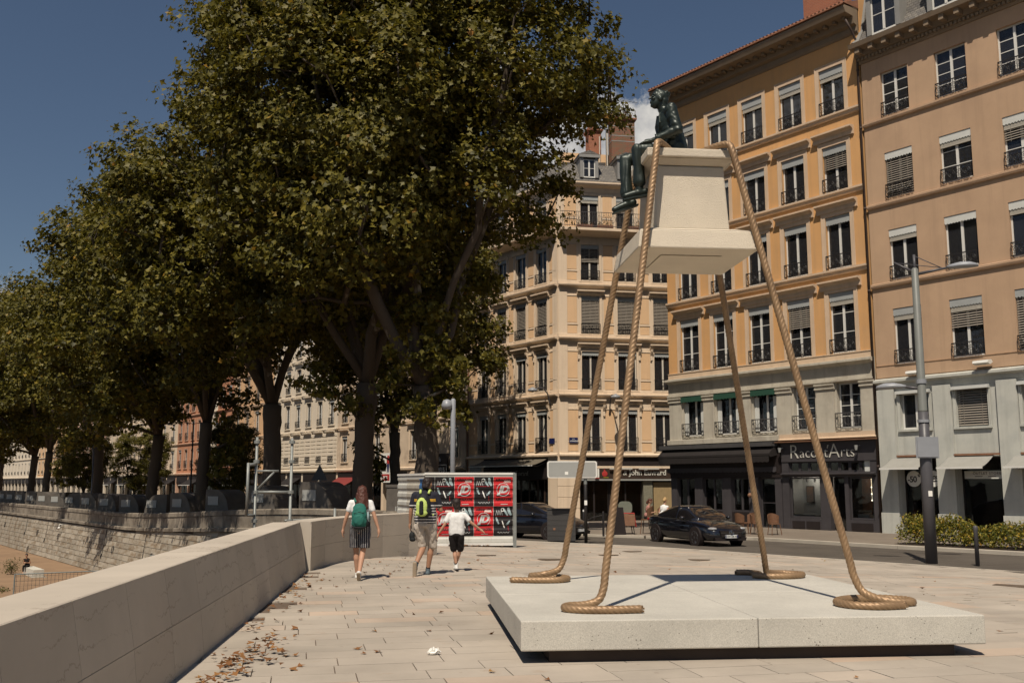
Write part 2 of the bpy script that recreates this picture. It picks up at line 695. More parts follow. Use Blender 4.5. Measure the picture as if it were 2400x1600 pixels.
# ------------------------------------------------------------------ the upper ground: road, plaza, pavements
qw = lambda p, q: from_pq(p, q)
PAR_Q0 = 30.0                                  # the old quay parapet begins here
upper = [(-1.7, -12), (-2.83, 8.65), (-3.95, 19.4), (-3.75, 21.7), (-3.3, 23.5), (-2.6, 24.9), (-2.0, 25.8), (-3.3, 28.5), (-3.5, 33), qw(18.4, PAR_Q0), qw(18.4, 330), qw(62, 330), qw(62, -60), (20, -60), (-1.7, -60)]
road = structure(sheet('road', upper, 'asphalt', -.03, 6.0))
# painted lines along the road
mb = MB()
for (p0, q0, p1, q1) in [(25.35, 26.5, 25.5, 17.0), (25.5, 15.5, 25.6, 11.2), (25.62, 9.6, 25.7, 3), (25.72, 1, 25.8, -9)]:
    n = 8
    for k in range(n):
        pa, pb = p0 + (p1 - p0) * k / n, p0 + (p1 - p0) * (k + 1) / n
        qa, qb = q0 + (q1 - q0) * k / n, q0 + (q1 - q0) * (k + 1) / n
        pts = [from_pq(pa - .06, qa), from_pq(pa + .06, qa), from_pq(pb + .06, qb), from_pq(pb - .06, qb)]
        mb.add([(x, y, gz(x, y) - .018) for x, y in pts], [(0, 1, 2, 3)])
part('road_line', mb, MATS['paint_white'], road)

EDGE = [(-2.45, 35.2), (0.05, 37.5), (4.75, 35.2), (6.8, 33.0), (9.9, 29.15), (13.0, 25.3), (22, 12.9), (36, -6.5), (36, -12)]
plaza_poly = [(-1.7, -12), (-2.83, 8.65), (-3.95, 19.4), (-3.75, 21.7), (-3.3, 23.5), (-2.6, 24.9), (-2.0, 25.8), (-3.3, 28.5), (-3.5, 33)] + EDGE
plaza = structure(sheet('plaza', plaza_poly, 'joint', -.014, 4.0))


def inside(x, y, poly):
    c = False
    j = len(poly) - 1
    for i in range(len(poly)):
        xi, yi = poly[i]
        xj, yj = poly[j]
        if (yi > y) != (yj > y) and x < (xj - xi) * (y - yi) / (yj - yi) + xi:
            c = not c
        j = i
    return c


# flush border stones along the road edge
bm_ = MB()
kerb_mesh = {}


def line_stones(name, pts, width, length, h, m, parent, dz, side=1, gap=.006, bev=.012):
    """a row of kerb stones following a polyline on the ground; each stone an object"""
    seg = []
    for (a, b) in zip(pts[:-1], pts[1:]):
        d = math.hypot(b[0] - a[0], b[1] - a[1])
        n = max(1, round(d / length))
        for k in range(n):
            seg.append(((a[0] + (b[0] - a[0]) * k / n, a[1] + (b[1] - a[1]) * k / n), (a[0] + (b[0] - a[0]) * (k + 1) / n, a[1] + (b[1] - a[1]) * (k + 1) / n)))
    key = (name, width, h)
    if key not in kerb_mesh:
        kerb_mesh[key] = MB().box(-.5, .5, -width / 2, width / 2, -h, 0, bev=bev).mesh(name, MATS[m])
    for a, b in seg:
        dx, dy = b[0] - a[0], b[1] - a[1]
        L_ = math.hypot(dx, dy)
        nx, ny = -dy / L_ * side, dx / L_ * side
        cx, cy = (a[0] + b[0]) / 2 + nx * width / 2, (a[1] + b[1]) / 2 + ny * width / 2
        za, zb = gz(*a), gz(*b)
        o = link(name, kerb_mesh[key], parent, (cx, cy, (za + zb) / 2 + dz), (0, -math.atan2(zb - za, L_), math.atan2(dy, dx)), (L_ - gap, 1, 1))


line_stones('border_stone', EDGE[1:7], .28, 1.3, .25, 'kerb', plaza, .002, side=-1)

# paving slabs: rows run a little off square to the view
E1 = (math.cos(R(11.9)), math.sin(R(11.9)))
E2 = (-E1[1], E1[0])
slabs = []
ROW = .40
j = -30
while j < 110:
    v0 = j * ROW
    u = -14 + rnd.random() * .8
    while u < 40:
        ln = rnd.choice([.62, .72, .86, .98])
        uc, vc = u + ln / 2, v0 + ROW / 2
        x, y = uc * E1[0] + vc * E2[0], uc * E1[1] + vc * E2[1]
        u += ln
        if y < 1.5 or y > 39 or x > 26:
            continue
        if not inside(x, y, plaza_poly):
            continue
        ok = True
        for du in (-.5, .5):
            for dv in (-.5, .5):
                xx = x + du * ln * E1[0] + dv * ROW * E2[0]
                yy = y + du * ln * E1[1] + dv * ROW * E2[1]
                if not inside(xx, yy, plaza_poly) and yy > 24 and xx > -2.6:
                    ok = False
        if not ok:
            continue
        slabs.append((x, y, ln))
    j += 1


def slab_shown(x, y):
    q = proj((x, y, gz(x, y)))
    if q is None or not (-30 < q[0] < 2430) or not (1133 < q[1] < 1625):
        return False
    lx, ly = x - .08, y - 9.51                  # hidden under / behind the sculpture's slab
    th = R(5.6)
    a, b = lx * math.cos(th) + ly * math.sin(th), -lx * math.sin(th) + ly * math.cos(th)
    return not (-.1 < a < 4.7 and 0 < b < 5.2)


slabs.sort(key=lambda s_: (0 if slab_shown(s_[0], s_[1]) else 1, s_[0] ** 2 + s_[1] ** 2))
slab_me = MB().box(-.5, .5, -.5, .5, -.05, 0).mesh('paving_slab', MATS['paving_slab'])
th11 = R(11.9)
for x, y, ln in slabs[:300]:
    z = gz(x, y)
    o = link('paving_slab', slab_me, plaza, (x, y, z + rnd.uniform(-.0012, .0012)), (rnd.gauss(0, .0012), rnd.gauss(0, .0012), th11), (ln - .010, ROW - .010, 1))
mb = MB()
vals = []
for x, y, ln in slabs[300:]:
    hw, hh = (ln - .010) / 2, (ROW - .010) / 2
    dz = rnd.uniform(-.0012, .0012)
    top = []
    for a, b in ((-hw, -hh), (hw, -hh), (hw, hh), (-hw, hh)):
        xx, yy = x + a * E1[0] + b * E2[0], y + a * E1[1] + b * E2[1]
        top.append((xx, yy, gz(xx, yy) + dz))
    bot = [(p_[0], p_[1], p_[2] - .03) for p_ in top]
    mb.add(top + bot, [(0, 1, 2, 3), (0, 4, 5, 1), (1, 5, 6, 2), (2, 6, 7, 3), (3, 7, 4, 0)])
    vals += [rnd.random()] * 5
o = part('paving', mb, MATS['paving_mass'], plaza)
o['kind'] = 'stuff'
at_ = o.data.attributes.new('v', 'FLOAT', 'FACE')
at_.data.foreach_set('value', vals)

# drain covers set into the plaza
mh_me = MB().box(-.35, .35, -.35, .35, -.02, .0025).box(-.30, .30, -.30, .30, 0, .004).mesh('drain_cover', MATS['manhole'])
for (px_, py_, w_) in [((1128 - 1200) / 2333, 25.8, .8), ((1272 - 1200) / 2333, 24.7, 1.0), ((1408 - 1200) / 2333, 27.8, .9), ((1617 - 1200) / 2333, 26.6, .9), ((2342 - 1200) / 2333, 19.9, 1.0), ((1465 - 1200) / 2333, 30.5, .9)]:
    x, y = px_ * py_, py_
    o = link('drain_cover', mh_me, plaza, (x, y, gz(x, y) + .002), (-.03 if y > 20 else 0, 0, R(52)), (w_, w_, 1))

# far pavement with its kerb
KERB = [qw(33, 330), qw(33, 90), qw(33, 60), qw(31.5, 53), qw(29.3, 46), (1.0, 44.4), (3.2, 42.8), (5.5, 41.8), (8.4, 41.7), (9.8, 40.6), (11.6, 38.0), (13.5, 35.2), (16.7, 31.2), (24, 21.0), (34, 7.2)]
pave_poly = KERB + [qw(46, -20), qw(46, 330)]
pavement = structure(sheet('pavement', pave_poly, 'pavement', .09, 5.0))
line_stones('kerb_stone', KERB[1:14], .22, 1.25, .3, 'kerb', pavement, .094, side=-1)
# quay-side promenade under the trees
prom = structure(sheet('promenade', [qw(18.4, 30.5), qw(18.4, 330), qw(25.2, 330), qw(25.2, 40), (-.9, 38.3), (-2.4, 35.5)], 'pavement', -.01, 6.0))

# lower quay, its stone edge and the river
lowq = structure(sheet('lower_quay', [(-4.3, -20), (-4.6, 60), qw(18.5, 20), qw(18.5, 330), qw(9.5, 330), qw(9.5, 62), (-29.5, 52.5), (-27.5, 48.2), (-22.5, 45.0), (-18, 43), (-18, -20)], 'quay_ground', flat=LOW))
mat('water', (.055, .045, .028), .12, .2, .3, .4, 2.5, spec=.6, dist=.05)
river = structure(sheet('river', [(-400, -200), (-3, -200), (-3, 60), qw(18, 60), qw(18, 400), (-400, 400)], 'water', flat=LOW - .9))
edge_pts = [(-18, 10), (-18, 30), (-18.3, 43), (-22.5, 45.2), (-27.3, 48.4), (-29.3, 52.5), qw(9.6, 64), qw(9.6, 90), qw(9.6, 140)]
mb = MB()
kq = MB().box(-.5, .5, -.35, .35, -1.2, .06, bev=.03).mesh('edge_stone', MATS['kerb'])
for a, b in zip(edge_pts[:-1], edge_pts[1:]):
    d = math.hypot(b[0] - a[0], b[1] - a[1])
    n = max(1, round(d / 1.6))
    for k in range(n):
        fx, fy = a[0] + (b[0] - a[0]) * (k + .5) / n, a[1] + (b[1] - a[1]) * (k + .5) / n
        link('edge_stone', kq, lowq, (fx, fy, LOW), (0, 0, math.atan2(b[1] - a[1], b[0] - a[0])), (d / n - .01, 1, 1))
# weeds along that edge
mat_leaf('weed', [(0, (.05, .06, .015)), (.6, (.11, .10, .03)), (1, (.20, .15, .06))], .3)


def leaf_cloud(name, pts, size, m, parent=None, up=.6, shape='lobed', seed=1, nrm=None, kind=None):
    """pts: (n,3) positions -> one mesh of leaf-shaped faces"""
    rs = np.random.RandomState(seed)
    n = len(pts)
    pts = np.asarray(pts, float)
    if nrm is None:
        nrm = np.zeros((n, 3))
    nv = rs.normal(size=(n, 3)) * (1 - up) + np.array([0, 0, up]) + nrm
    nv /= np.linalg.norm(nv, axis=1)[:, None] + 1e-9
    a = rs.normal(size=(n, 3))
    a -= nv * (a * nv).sum(1)[:, None]
    a /= np.linalg.norm(a, axis=1)[:, None] + 1e-9
    b = np.cross(nv, a)
    s = size * rs.uniform(.5, 1.4, n)
    if shape == 'lobed':
        P2 = np.array([(0, -.5, 0), (.52, .02, .12), (.17, .12, 0), (0, .60, -.10), (-.17, .12, 0), (-.52, .02, .12)])
        F = [(0, 1, 2), (2, 3, 4), (4, 5, 0), (0, 2, 4)]
    else:
        P2 = np.array([(0, -.5, 0), (.24, 0, .06), (0, .5, 0), (-.24, 0, .06)])
        F = [(0, 1, 2), (0, 2, 3)]
    k = len(P2)
    V = pts[:, None, :] + s[:, None, None] * (P2[None, :, 0, None] * a[:, None, :] + P2[None, :, 1, None] * b[:, None, :] + P2[None, :, 2, None] * nv[:, None, :])
    V = V.reshape(-1, 3)
    Fa = (np.array(F)[None] + (np.arange(n) * k)[:, None, None]).reshape(-1, 3)
    me = bpy.data.meshes.new(name)
    me.vertices.add(len(V))
    me.vertices.foreach_set('co', V.astype(np.float32).ravel())
    me.loops.add(len(Fa) * 3)
    me.loops.foreach_set('vertex_index', Fa.astype(np.int32).ravel())
    me.polygons.add(len(Fa))
    me.polygons.foreach_set('loop_start', np.arange(0, len(Fa) * 3, 3, dtype=np.int32))
    at = me.attributes.new('v', 'FLOAT', 'FACE')
    val = rs.beta(2.2, 2.6, n)
    at.data.foreach_set('value', np.repeat(val, len(F)).astype(np.float32))
    me.materials.append(MATS[m])
    me.update(calc_edges=True)
    o = link(name, me, parent)
    if kind:
        o['kind'] = kind
    return o


wp = []
for k in range(2600):
    t = rnd.random()
    i = int(t * 4) + 2
    a, b = edge_pts[i], edge_pts[i + 1]
    f = rnd.random()
    wp.append((a[0] + (b[0] - a[0]) * f + rnd.gauss(.75, .3), a[1] + (b[1] - a[1]) * f + rnd.gauss(.6, .3), LOW + abs(rnd.gauss(0, .12))))
o = leaf_cloud('quay_weeds', wp, .12, 'weed', shape='blade', seed=3, kind='stuff')
o['label'] = 'low weeds growing along the stone edge of the lower quay'

# ------------------------------------------------------------------ pale stone parapet along the plaza


def mat_veined(name, col):
    m = bpy.data.materials.new(name)
    m.use_nodes = True
    t = m.node_tree
    L = t.links.new
    b = t.nodes['Principled BSDF']
    ge = N(t, 'ShaderNodeNewGeometry')
    oi = N(t, 'ShaderNodeObjectInfo')
    sx = N(t, 'ShaderNodeSeparateXYZ')
    L(ge.outputs['Position'], sx.inputs[0])
    n1 = N(t, 'ShaderNodeTexNoise', inp={'Scale': 1.1, 'Detail': 10.0, 'Roughness': .72})
    L(ge.outputs['Position'], n1.inputs['Vector'])
    # wavy horizontal stylolite seams, shifted from panel to panel
    a1 = N(t, 'ShaderNodeMath', operation='MULTIPLY_ADD', inp={1: .55, 2: 0.0})
    L(n1.outputs['Fac'], a1.inputs[0])
    a2 = N(t, 'ShaderNodeMath', operation='ADD')
    L(sx.outputs['Z'], a2.inputs[0])
    L(a1.outputs[0], a2.inputs[1])
    a3 = N(t, 'ShaderNodeMath', operation='MULTIPLY_ADD', inp={1: 1.0})
    a3.inputs[1].default_value = .6
    L(oi.outputs['Random'], a3.inputs[0])
    L(a2.outputs[0], a3.inputs[2])
    a4 = N(t, 'ShaderNodeMath', operation='MULTIPLY', inp={1: 5.2})
    L(a3.outputs[0], a4.inputs[0])
    fr = N(t, 'ShaderNodeMath', operation='FRACT')
    L(a4.outputs[0], fr.inputs[0])
    sb = N(t, 'ShaderNodeMath', operation='SUBTRACT', inp={1: .5})
    L(fr.outputs[0], sb.inputs[0])
    ab = N(t, 'ShaderNodeMath', operation='ABSOLUTE')
    L(sb.outputs[0], ab.inputs[0])
    n2 = N(t, 'ShaderNodeTexNoise', inp={'Scale': 1.4, 'Detail': 3.0})
    L(ge.outputs['Position'], n2.inputs['Vector'])
    wd = N(t, 'ShaderNodeMapRange', inp={'From Min': .44, 'From Max': .70, 'To Min': 0.0, 'To Max': .055})
    L(n2.outputs['Fac'], wd.inputs['Value'])
    lt = N(t, 'ShaderNodeMath', operation='LESS_THAN')
    L(ab.outputs[0], lt.inputs[0])
    L(wd.outputs[0], lt.inputs[1])
    n3 = N(t, 'ShaderNodeTexNoise', inp={'Scale': .9, 'Detail': 8.0, 'Roughness': .6})
    L(ge.outputs['Position'], n3.inputs['Vector'])
    mr = N(t, 'ShaderNodeMapRange', inp={'From Min': .25, 'From Max': .75, 'To Min': .88, 'To Max': 1.1})
    L(n3.outputs['Fac'], mr.inputs['Value'])
    mr2 = N(t, 'ShaderNodeMapRange', inp={'To Min': .94, 'To Max': 1.06})
    L(oi.outputs['Random'], mr2.inputs['Value'])
    mm = N(t, 'ShaderNodeMath', operation='MULTIPLY')
    L(mr.outputs[0], mm.inputs[0])
    L(mr2.outputs[0], mm.inputs[1])
    ml = N(t, 'ShaderNodeVectorMath', operation='SCALE')
    ml.inputs[0].default_value = col
    L(mm.outputs[0], ml.inputs['Scale'])
    mx = N(t, 'ShaderNodeMix', data_type='RGBA')
    f2 = N(t, 'ShaderNodeMath', operation='MULTIPLY', inp={1: .38})
    L(lt.outputs[0], f2.inputs[0])
    L(f2.outputs[0], mx.inputs[0])
    L(ml.outputs[0], mx.inputs[6])
    mx.inputs[7].default_value = (.20, .15, .11, 1)
    L(mx.outputs[2], b.inputs['Base Color'])
    b.inputs['Roughness'].default_value = .8
    b.inputs['Specular IOR Level'].default_value = .3
    n4 = N(t, 'ShaderNodeTexNoise', inp={'Scale': 70, 'Detail': 4.0})
    L(ge.outputs['Position'], n4.inputs['Vector'])
    bp = N(t, 'ShaderNodeBump', inp={'Strength': .25, 'Distance': .006})
    L(n4.outputs['Fac'], bp.inputs['Height'])
    L(bp.outputs[0], b.inputs['Normal'])
    MATS[name] = m


mat_veined('parapet_stone', (.49, .425, .345))


def hexa(a, b, lift=None):
    """a, b: 4-point end profiles -> closed block"""
    return MB().add(list(a) + list(b), [(0, 1, 2, 3), (7, 6, 5, 4), (0, 4, 5, 1), (1, 5, 6, 2), (2, 6, 7, 3), (3, 7, 4, 0)])


def parapet(name, label, line, batter, thick, h, plen, closed_out=LOW):
    root = thing(name, label, 'wall', (line[0][0], line[0][1], 0))
    ox, oy = line[0]
    # resample
    st = [line[0]]
    for a, b in zip(line[:-1], line[1:]):
        d = math.hypot(b[0] - a[0], b[1] - a[1])
        n = max(1, round(d / plen))
        for k in range(1, n + 1):
            st.append((a[0] + (b[0] - a[0]) * k / n, a[1] + (b[1] - a[1]) * k / n))
    nr = []
    for i in range(len(st)):
        a, b = st[max(0, i - 1)], st[min(len(st) - 1, i + 1)]
        d = math.hypot(b[0] - a[0], b[1] - a[1])
        nr.append((-(b[1] - a[1]) / d, (b[0] - a[0]) / d))   # to the left of travel = outer side

    def P(i, off, z, f=0.0):
        x, y = st[i]
        if f and i + 1 < len(st):
            x, y = x + (st[i + 1][0] - x) * f, y + (st[i + 1][1] - y) * f
        elif f < 0 and i > 0:
            pass
        return (x + nr[i][0] * off - ox, y + nr[i][1] * off - oy, z)

    zc = h - .012
    core = MB()
    n = len(st)
    for i in range(n):
        b_ = batter
        core.add([P(i, .03, -.3), P(i, .03 + b_, h - .02), P(i, thick + b_ * .9 - .02, h - .02), P(i, thick + .12, closed_out)], [])
    for i in range(n - 1):
        q = i * 4
        core.f += [(q, q + 1, q + 5, q + 4), (q + 1, q + 2, q + 6, q + 5), (q + 2, q + 3, q + 7, q + 6)]
        core.m += [0] * 3
    core.f += [(0, 3, 2, 1), ((n - 1) * 4, (n - 1) * 4 + 1, (n - 1) * 4 + 2, (n - 1) * 4 + 3)]
    core.m += [0, 0]
    part('wall_core', core, MATS['parapet_stone'], root)
    for i in range(n - 1):
        L_ = math.hypot(st[i + 1][0] - st[i][0], st[i + 1][1] - st[i][1])
        g = .003 / L_

        def blend(i, off, z, f):
            a, b = P(i, off, z), P(i + 1, off, z)
            return tuple(a[k] + (b[k] - a[k]) * f for k in range(3))
        zs = [-.25, h * .50 + (.0 if i % 2 else .0), h - .20]
        for (z0, z1) in ((-.25, .43), (.434, h - .004)):
            o0, o1 = max(0, batter * z0 / h), batter * z1 / h
            A = [blend(i, o0, z0, g), blend(i, o1, z1, g), blend(i, o1 + .05, z1, g), blend(i, o0 + .05, z0, g)]
            B = [blend(i, o0, z0, 1 - g), blend(i, o1, z1, 1 - g), blend(i, o1 + .05, z1, 1 - g), blend(i, o0 + .05, z0, 1 - g)]
            part('stone_panel', hexa(A, B), MATS['parapet_stone'], root)
    for i in range(0, n - 1, 2):
        i2 = min(n - 1, i + 2)
        mb = MB()
        for k in range(i, i2 + 1):
            f = .003 if k == i else (-.003 if k == i2 else 0)
            dx = st[min(k + 1, n - 1)][0] - st[max(k - 1, 0)][0]
            dy = st[min(k + 1, n - 1)][1] - st[max(k - 1, 0)][1]
            d = math.hypot(dx, dy)
            ring = [P(k, batter + .006, h - .06), P(k, batter - .001, h - .012), P(k, batter + .012, h), P(k, batter + thick - .012, h), P(k, batter + thick, h - .012), P(k, batter + thick - .006, h - .3)]
            mb.v += [(x + dx / d * f, y + dy / d * f, z) for x, y, z in ring]
        m_ = i2 - i
        for k in range(m_):
            for e in range(5):
                a = k * 6 + e
                mb.f.append((a, a + 1, a + 7, a + 6))
                mb.m.append(0)
        mb.f += [(0, 5, 4, 3, 2, 1), tuple(m_ * 6 + e for e in range(6))]
        mb.m += [0, 0]
        part('coping_stone', mb, MATS['parapet_stone'], root)
    return root


# the wall runs from the foreground into the picture: travel direction +y, outer side on the left
straight = [(-2.03 - .0995 * t_, .6 + t_) for t_ in np.linspace(0, 18.85, 2)]
parapet('parapet_wall', 'long straight pale stone parapet running from the foreground along the plaza', [(float(a), float(b)) for a, b in straight], .17, .52, .92, 1.18)
cv = [(-3.86, 19.47), (-3.80, 20.6), (-3.62, 21.75), (-3.38, 22.7), (-3.02, 23.65), (-2.52, 24.75), (-1.9, 25.74)]
parapet('parapet_wall', 'curved pale stone parapet bending to the right behind the walking family', cv, 0.0, .5, .93, 1.05)
# retaining wall between the plaza and the old quay (seen only from beside)
rw = MB()
a, b = (-3.35, 26.2), (-3.55, 33.6)
rw.add([(a[0], a[1], LOW), (b[0], b[1], LOW), (b[0], b[1], gz(*b) + .02), (a[0], a[1], .02), (a[0] + .4, a[1], LOW), (b[0] + .4, b[1], LOW), (b[0] + .4, b[1], gz(*b) + .02), (a[0] + .4, a[1], .02)],
       [(0, 3, 2, 1), (4, 5, 6, 7), (3, 7, 6, 2), (0, 4, 7, 3), (1, 2, 6, 5)])
tag(part('retaining_wall', rw, MATS['parapet_stone']), 'plain stone retaining wall hidden behind the curved parapet', 'wall')

# ------------------------------------------------------------------ old quay wall of coursed stone with its own parapet
mat_two('quay_stone', (.36, .315, .25), (.22, .165, .11), 1.1, (1, 1, 1), .9, .7, 14, .02, .45, .66, var_obj=.16)
mat_two('quay_stone_dark', (.28, .24, .19), (.13, .105, .08), .9, (1, 1, 1.0), .9, .7, 12, .02, .40, .66, var_obj=.12)
quay = thing('quay_wall', 'weathered coursed stone quay wall below the row of waste containers', 'wall', (*qw(18.4, 34), LOW))
qx, qy = qw(18.4, 34)
QR = math.atan2(UY, UX)                       # local x runs along +u, local y to the outside (river side)
quay.rotation_euler = (0, 0, QR)


def qtop(q):
    x, y = from_pq(18.4, q)
    return gz(x, y)


# local frame of the quay: x = q - 34, outward (smaller p) = +y
core = MB()
QS = list(np.arange(29.6, 130, 4.0)) + [130, 200, 330]
for q in QS:
    zt = qtop(q) - LOW
    core.add([(q - 34, .62, -1.0), (q - 34, .0, zt - .15), (q - 34, -1.2, zt - .15)], [])
for i in range(len(QS) - 1):
    a = i * 3
    core.f += [(a, a + 3, a + 4, a + 1), (a + 1, a + 4, a + 5, a + 2)]
    core.m += [0, 0]
part('wall_core', core, MATS['joint'], quay)
CH = .36
blocks = []
for q0 in np.arange(29.6, 125, .001):
    break
for ci in range(14):
    q = 29.6 + rnd.random()
    while q < 124:
        ln = rnd.uniform(.7, 1.5)
        zc = ci * CH + CH / 2 + .02
        zt = qtop(q + ln / 2) - LOW - .16
        if zc + CH / 2 < zt + .20:
            hh = min(CH, zt - ci * CH)
            if hh > .08:
                blocks.append((q + ln / 2, ci * CH + hh / 2, ln, hh, zt))
        q += ln


def quay_shown(q, z):
    x, y = from_pq(18.2, q)
    s = proj((x, y, LOW + z))
    if s is None or s[0] < -10 or s[0] > 700:
        return None
    line = 1413 + (1215 - 1413) * s[0] / 690
    if s[1] > line + 6:
        return None
    return math.hypot(x, y)


vis = []
for b in blocks:
    d = quay_shown(b[0], b[1])
    vis.append((d if d is not None else 1e6 + b[0], b))
vis.sort(key=lambda t_: t_[0])
bl_me = MB().box(-.5, .5, -.5, .5, -.5, .5).mesh('stone_block', MATS['quay_stone'])
bat = math.atan2(.62, 3.6)
mass = MB()
for k, (d, (q, z, ln, hh, zt)) in enumerate(vis):
    yy = .62 * (1 - z / max(zt, 1)) + rnd.uniform(-.012, .012)
    if k < 300:
        link('stone_block', bl_me, quay, (q - 34, yy - .05, z), (math.atan2(.62, zt), 0, 0), (ln - .018, .26, hh - .018))
    else:
        s0 = len(mass.v)
        mass.box(-ln / 2 + .009, ln / 2 - .009, -.13, .13, -hh / 2 + .009, hh / 2 - .009)
        mass.xf(Matrix.Translation((q - 34, yy - .05, z)) @ Matrix.Rotation(math.atan2(.62, zt), 4, 'X'), s0)
o = part('stone_blocks', mass, MATS['quay_stone'], quay)
o['kind'] = 'stuff'
# ledge and parapet stones on top
led = {}
q = 30.0
k = 0
while q < 122:
    ln = 1.9 if q < 90 else 3.0
    za, zb = qtop(q) - LOW, qtop(q + ln) - LOW
    ang = -math.atan2(zb - za, ln)
    zc = (za + zb) / 2
    if ('l', ln) not in led:
        led[('l', ln)] = MB().box(-ln / 2 + .008, ln / 2 - .008, -.6, .22, -.16, .04, bev=.04).mesh('ledge_stone', MATS['quay_stone_dark'])
        led[('p', ln)] = MB().box(-ln / 2 + .01, ln / 2 - .01, -.42, .02, .04, .66, bev=.02).mesh('parapet_stone', MATS['quay_stone_dark'])
        led[('c', ln)] = MB().box(-ln / 2 + .006, ln / 2 - .006, -.46, .06, .664, .92, bev=.05).mesh('parapet_coping', MATS['quay_stone_dark'])
    for key, nm in (('l', 'ledge_stone'), ('p', 'parapet_stone'), ('c', 'parapet_coping')):
        link(nm, led[(key, ln)], quay, (q + ln / 2 - 34, 0, zc), (0, ang, 0))
    q += ln
    k += 1
far = MB()
for q0, q1 in ((122, 170), (170, 330)):
    z = qtop(q0) - LOW
    far.box(q0 - 34, q1 - 34, -.42, .02, z - .1, z + .92)
part('parapet_far', far, MATS['quay_stone_dark'], quay)
# mooring rings, hanging chains with weights, a camera and wall lamps
ring = MB()
ring.tube([(.17 * math.cos(a), 0, .17 * math.sin(a)) for a in np.linspace(0, 2 * math.pi, 19)], .022, 6, cap=False)
ring.tube([(0, -.1, .19), (0, .03, .17)], .03, 6)
ring_me = ring.mesh('mooring_ring', MATS['iron'], True)
for (sx, sy) in [(88, 1246), (137, 1256), (60, 1304), (264, 1285), (355, 1305), (12, 1228)]:
    # the ring's place on the wall, worked out from where it shows
    best = None
    for q in np.arange(40, 120, .25):
        for z in np.arange(.3, 3.4, .15):
            zt = qtop(q) - LOW
            p_ = 18.4 - .62 * (1 - z / zt) - .1
            s = proj((*from_pq(p_, q), LOW + z))
            if s:
                e = (s[0] - sx) ** 2 + (s[1] - sy) ** 2
                if best is None or e < best[0]:
                    best = (e, q, z, .62 * (1 - z / zt))
    _, q, z, yy = best
    link('mooring_ring', ring_me, quay, (q - 34, yy + .12, z), (bat, 0, 0), (1.25, 1, 1.25))
for (q, ln) in ((92, 1.4), (73, 1.6), (63.5, 1.9), (101, 1.2)):
    zt = qtop(q) - LOW - .3
    yy = .62 * (1 - (zt - ln) / zt)
    mb = MB().tube([(0, .22, 0), (0, yy + .1, -ln)], .018, 5).tube([(0, yy + .12, -ln), (0, yy + .16, -ln - .3)], [.05, .085], 6)
    part('hanging_chain', mb, MATS['iron'], quay, (q - 34, 0, zt))
mb = MB().tube([(0, .1, 0), (0, .45, .1), (0, .5, .02), (0, .5, -.12)], .035, 6).ball((0, .5, -.2), .11, 10, 8)
part('security_camera', mb, MATS['white_paint'], quay, (86.5 - 34, 0, qtop(86) - LOW - .45), smooth=True)

# ------------------------------------------------------------------ the sculpture: concrete slab, stone pedestal on four ropes, seated figure
TH = R(5.6)
sl = thing('concrete_slab', 'large square pale concrete slab carrying the rope sculpture', 'plinth', (.08, 9.51, 0), TH)
S = 4.54
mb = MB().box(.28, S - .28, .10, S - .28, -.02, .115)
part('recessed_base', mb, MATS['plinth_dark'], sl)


def chamfer_box(x0, x1, y0, y1, z0, z1, c):
    bm = bmesh.new()
    bmesh.ops.create_cube(bm, size=1)
    for v in bm.verts:
        v.co = Vector((x0 if v.co.x < 0 else x1, y0 if v.co.y < 0 else y1, z0 if v.co.z < 0 else z1))
    bmesh.ops.bevel(bm, geom=bm.edges[:], offset=c, segments=2, affect='EDGES', profile=.5)
    me = bpy.data.meshes.new('b')
    bm.to_mesh(me)
    bm.free()
    return me


mat('concrete_pit', (.30, .28, .24), .9, .2, 20)


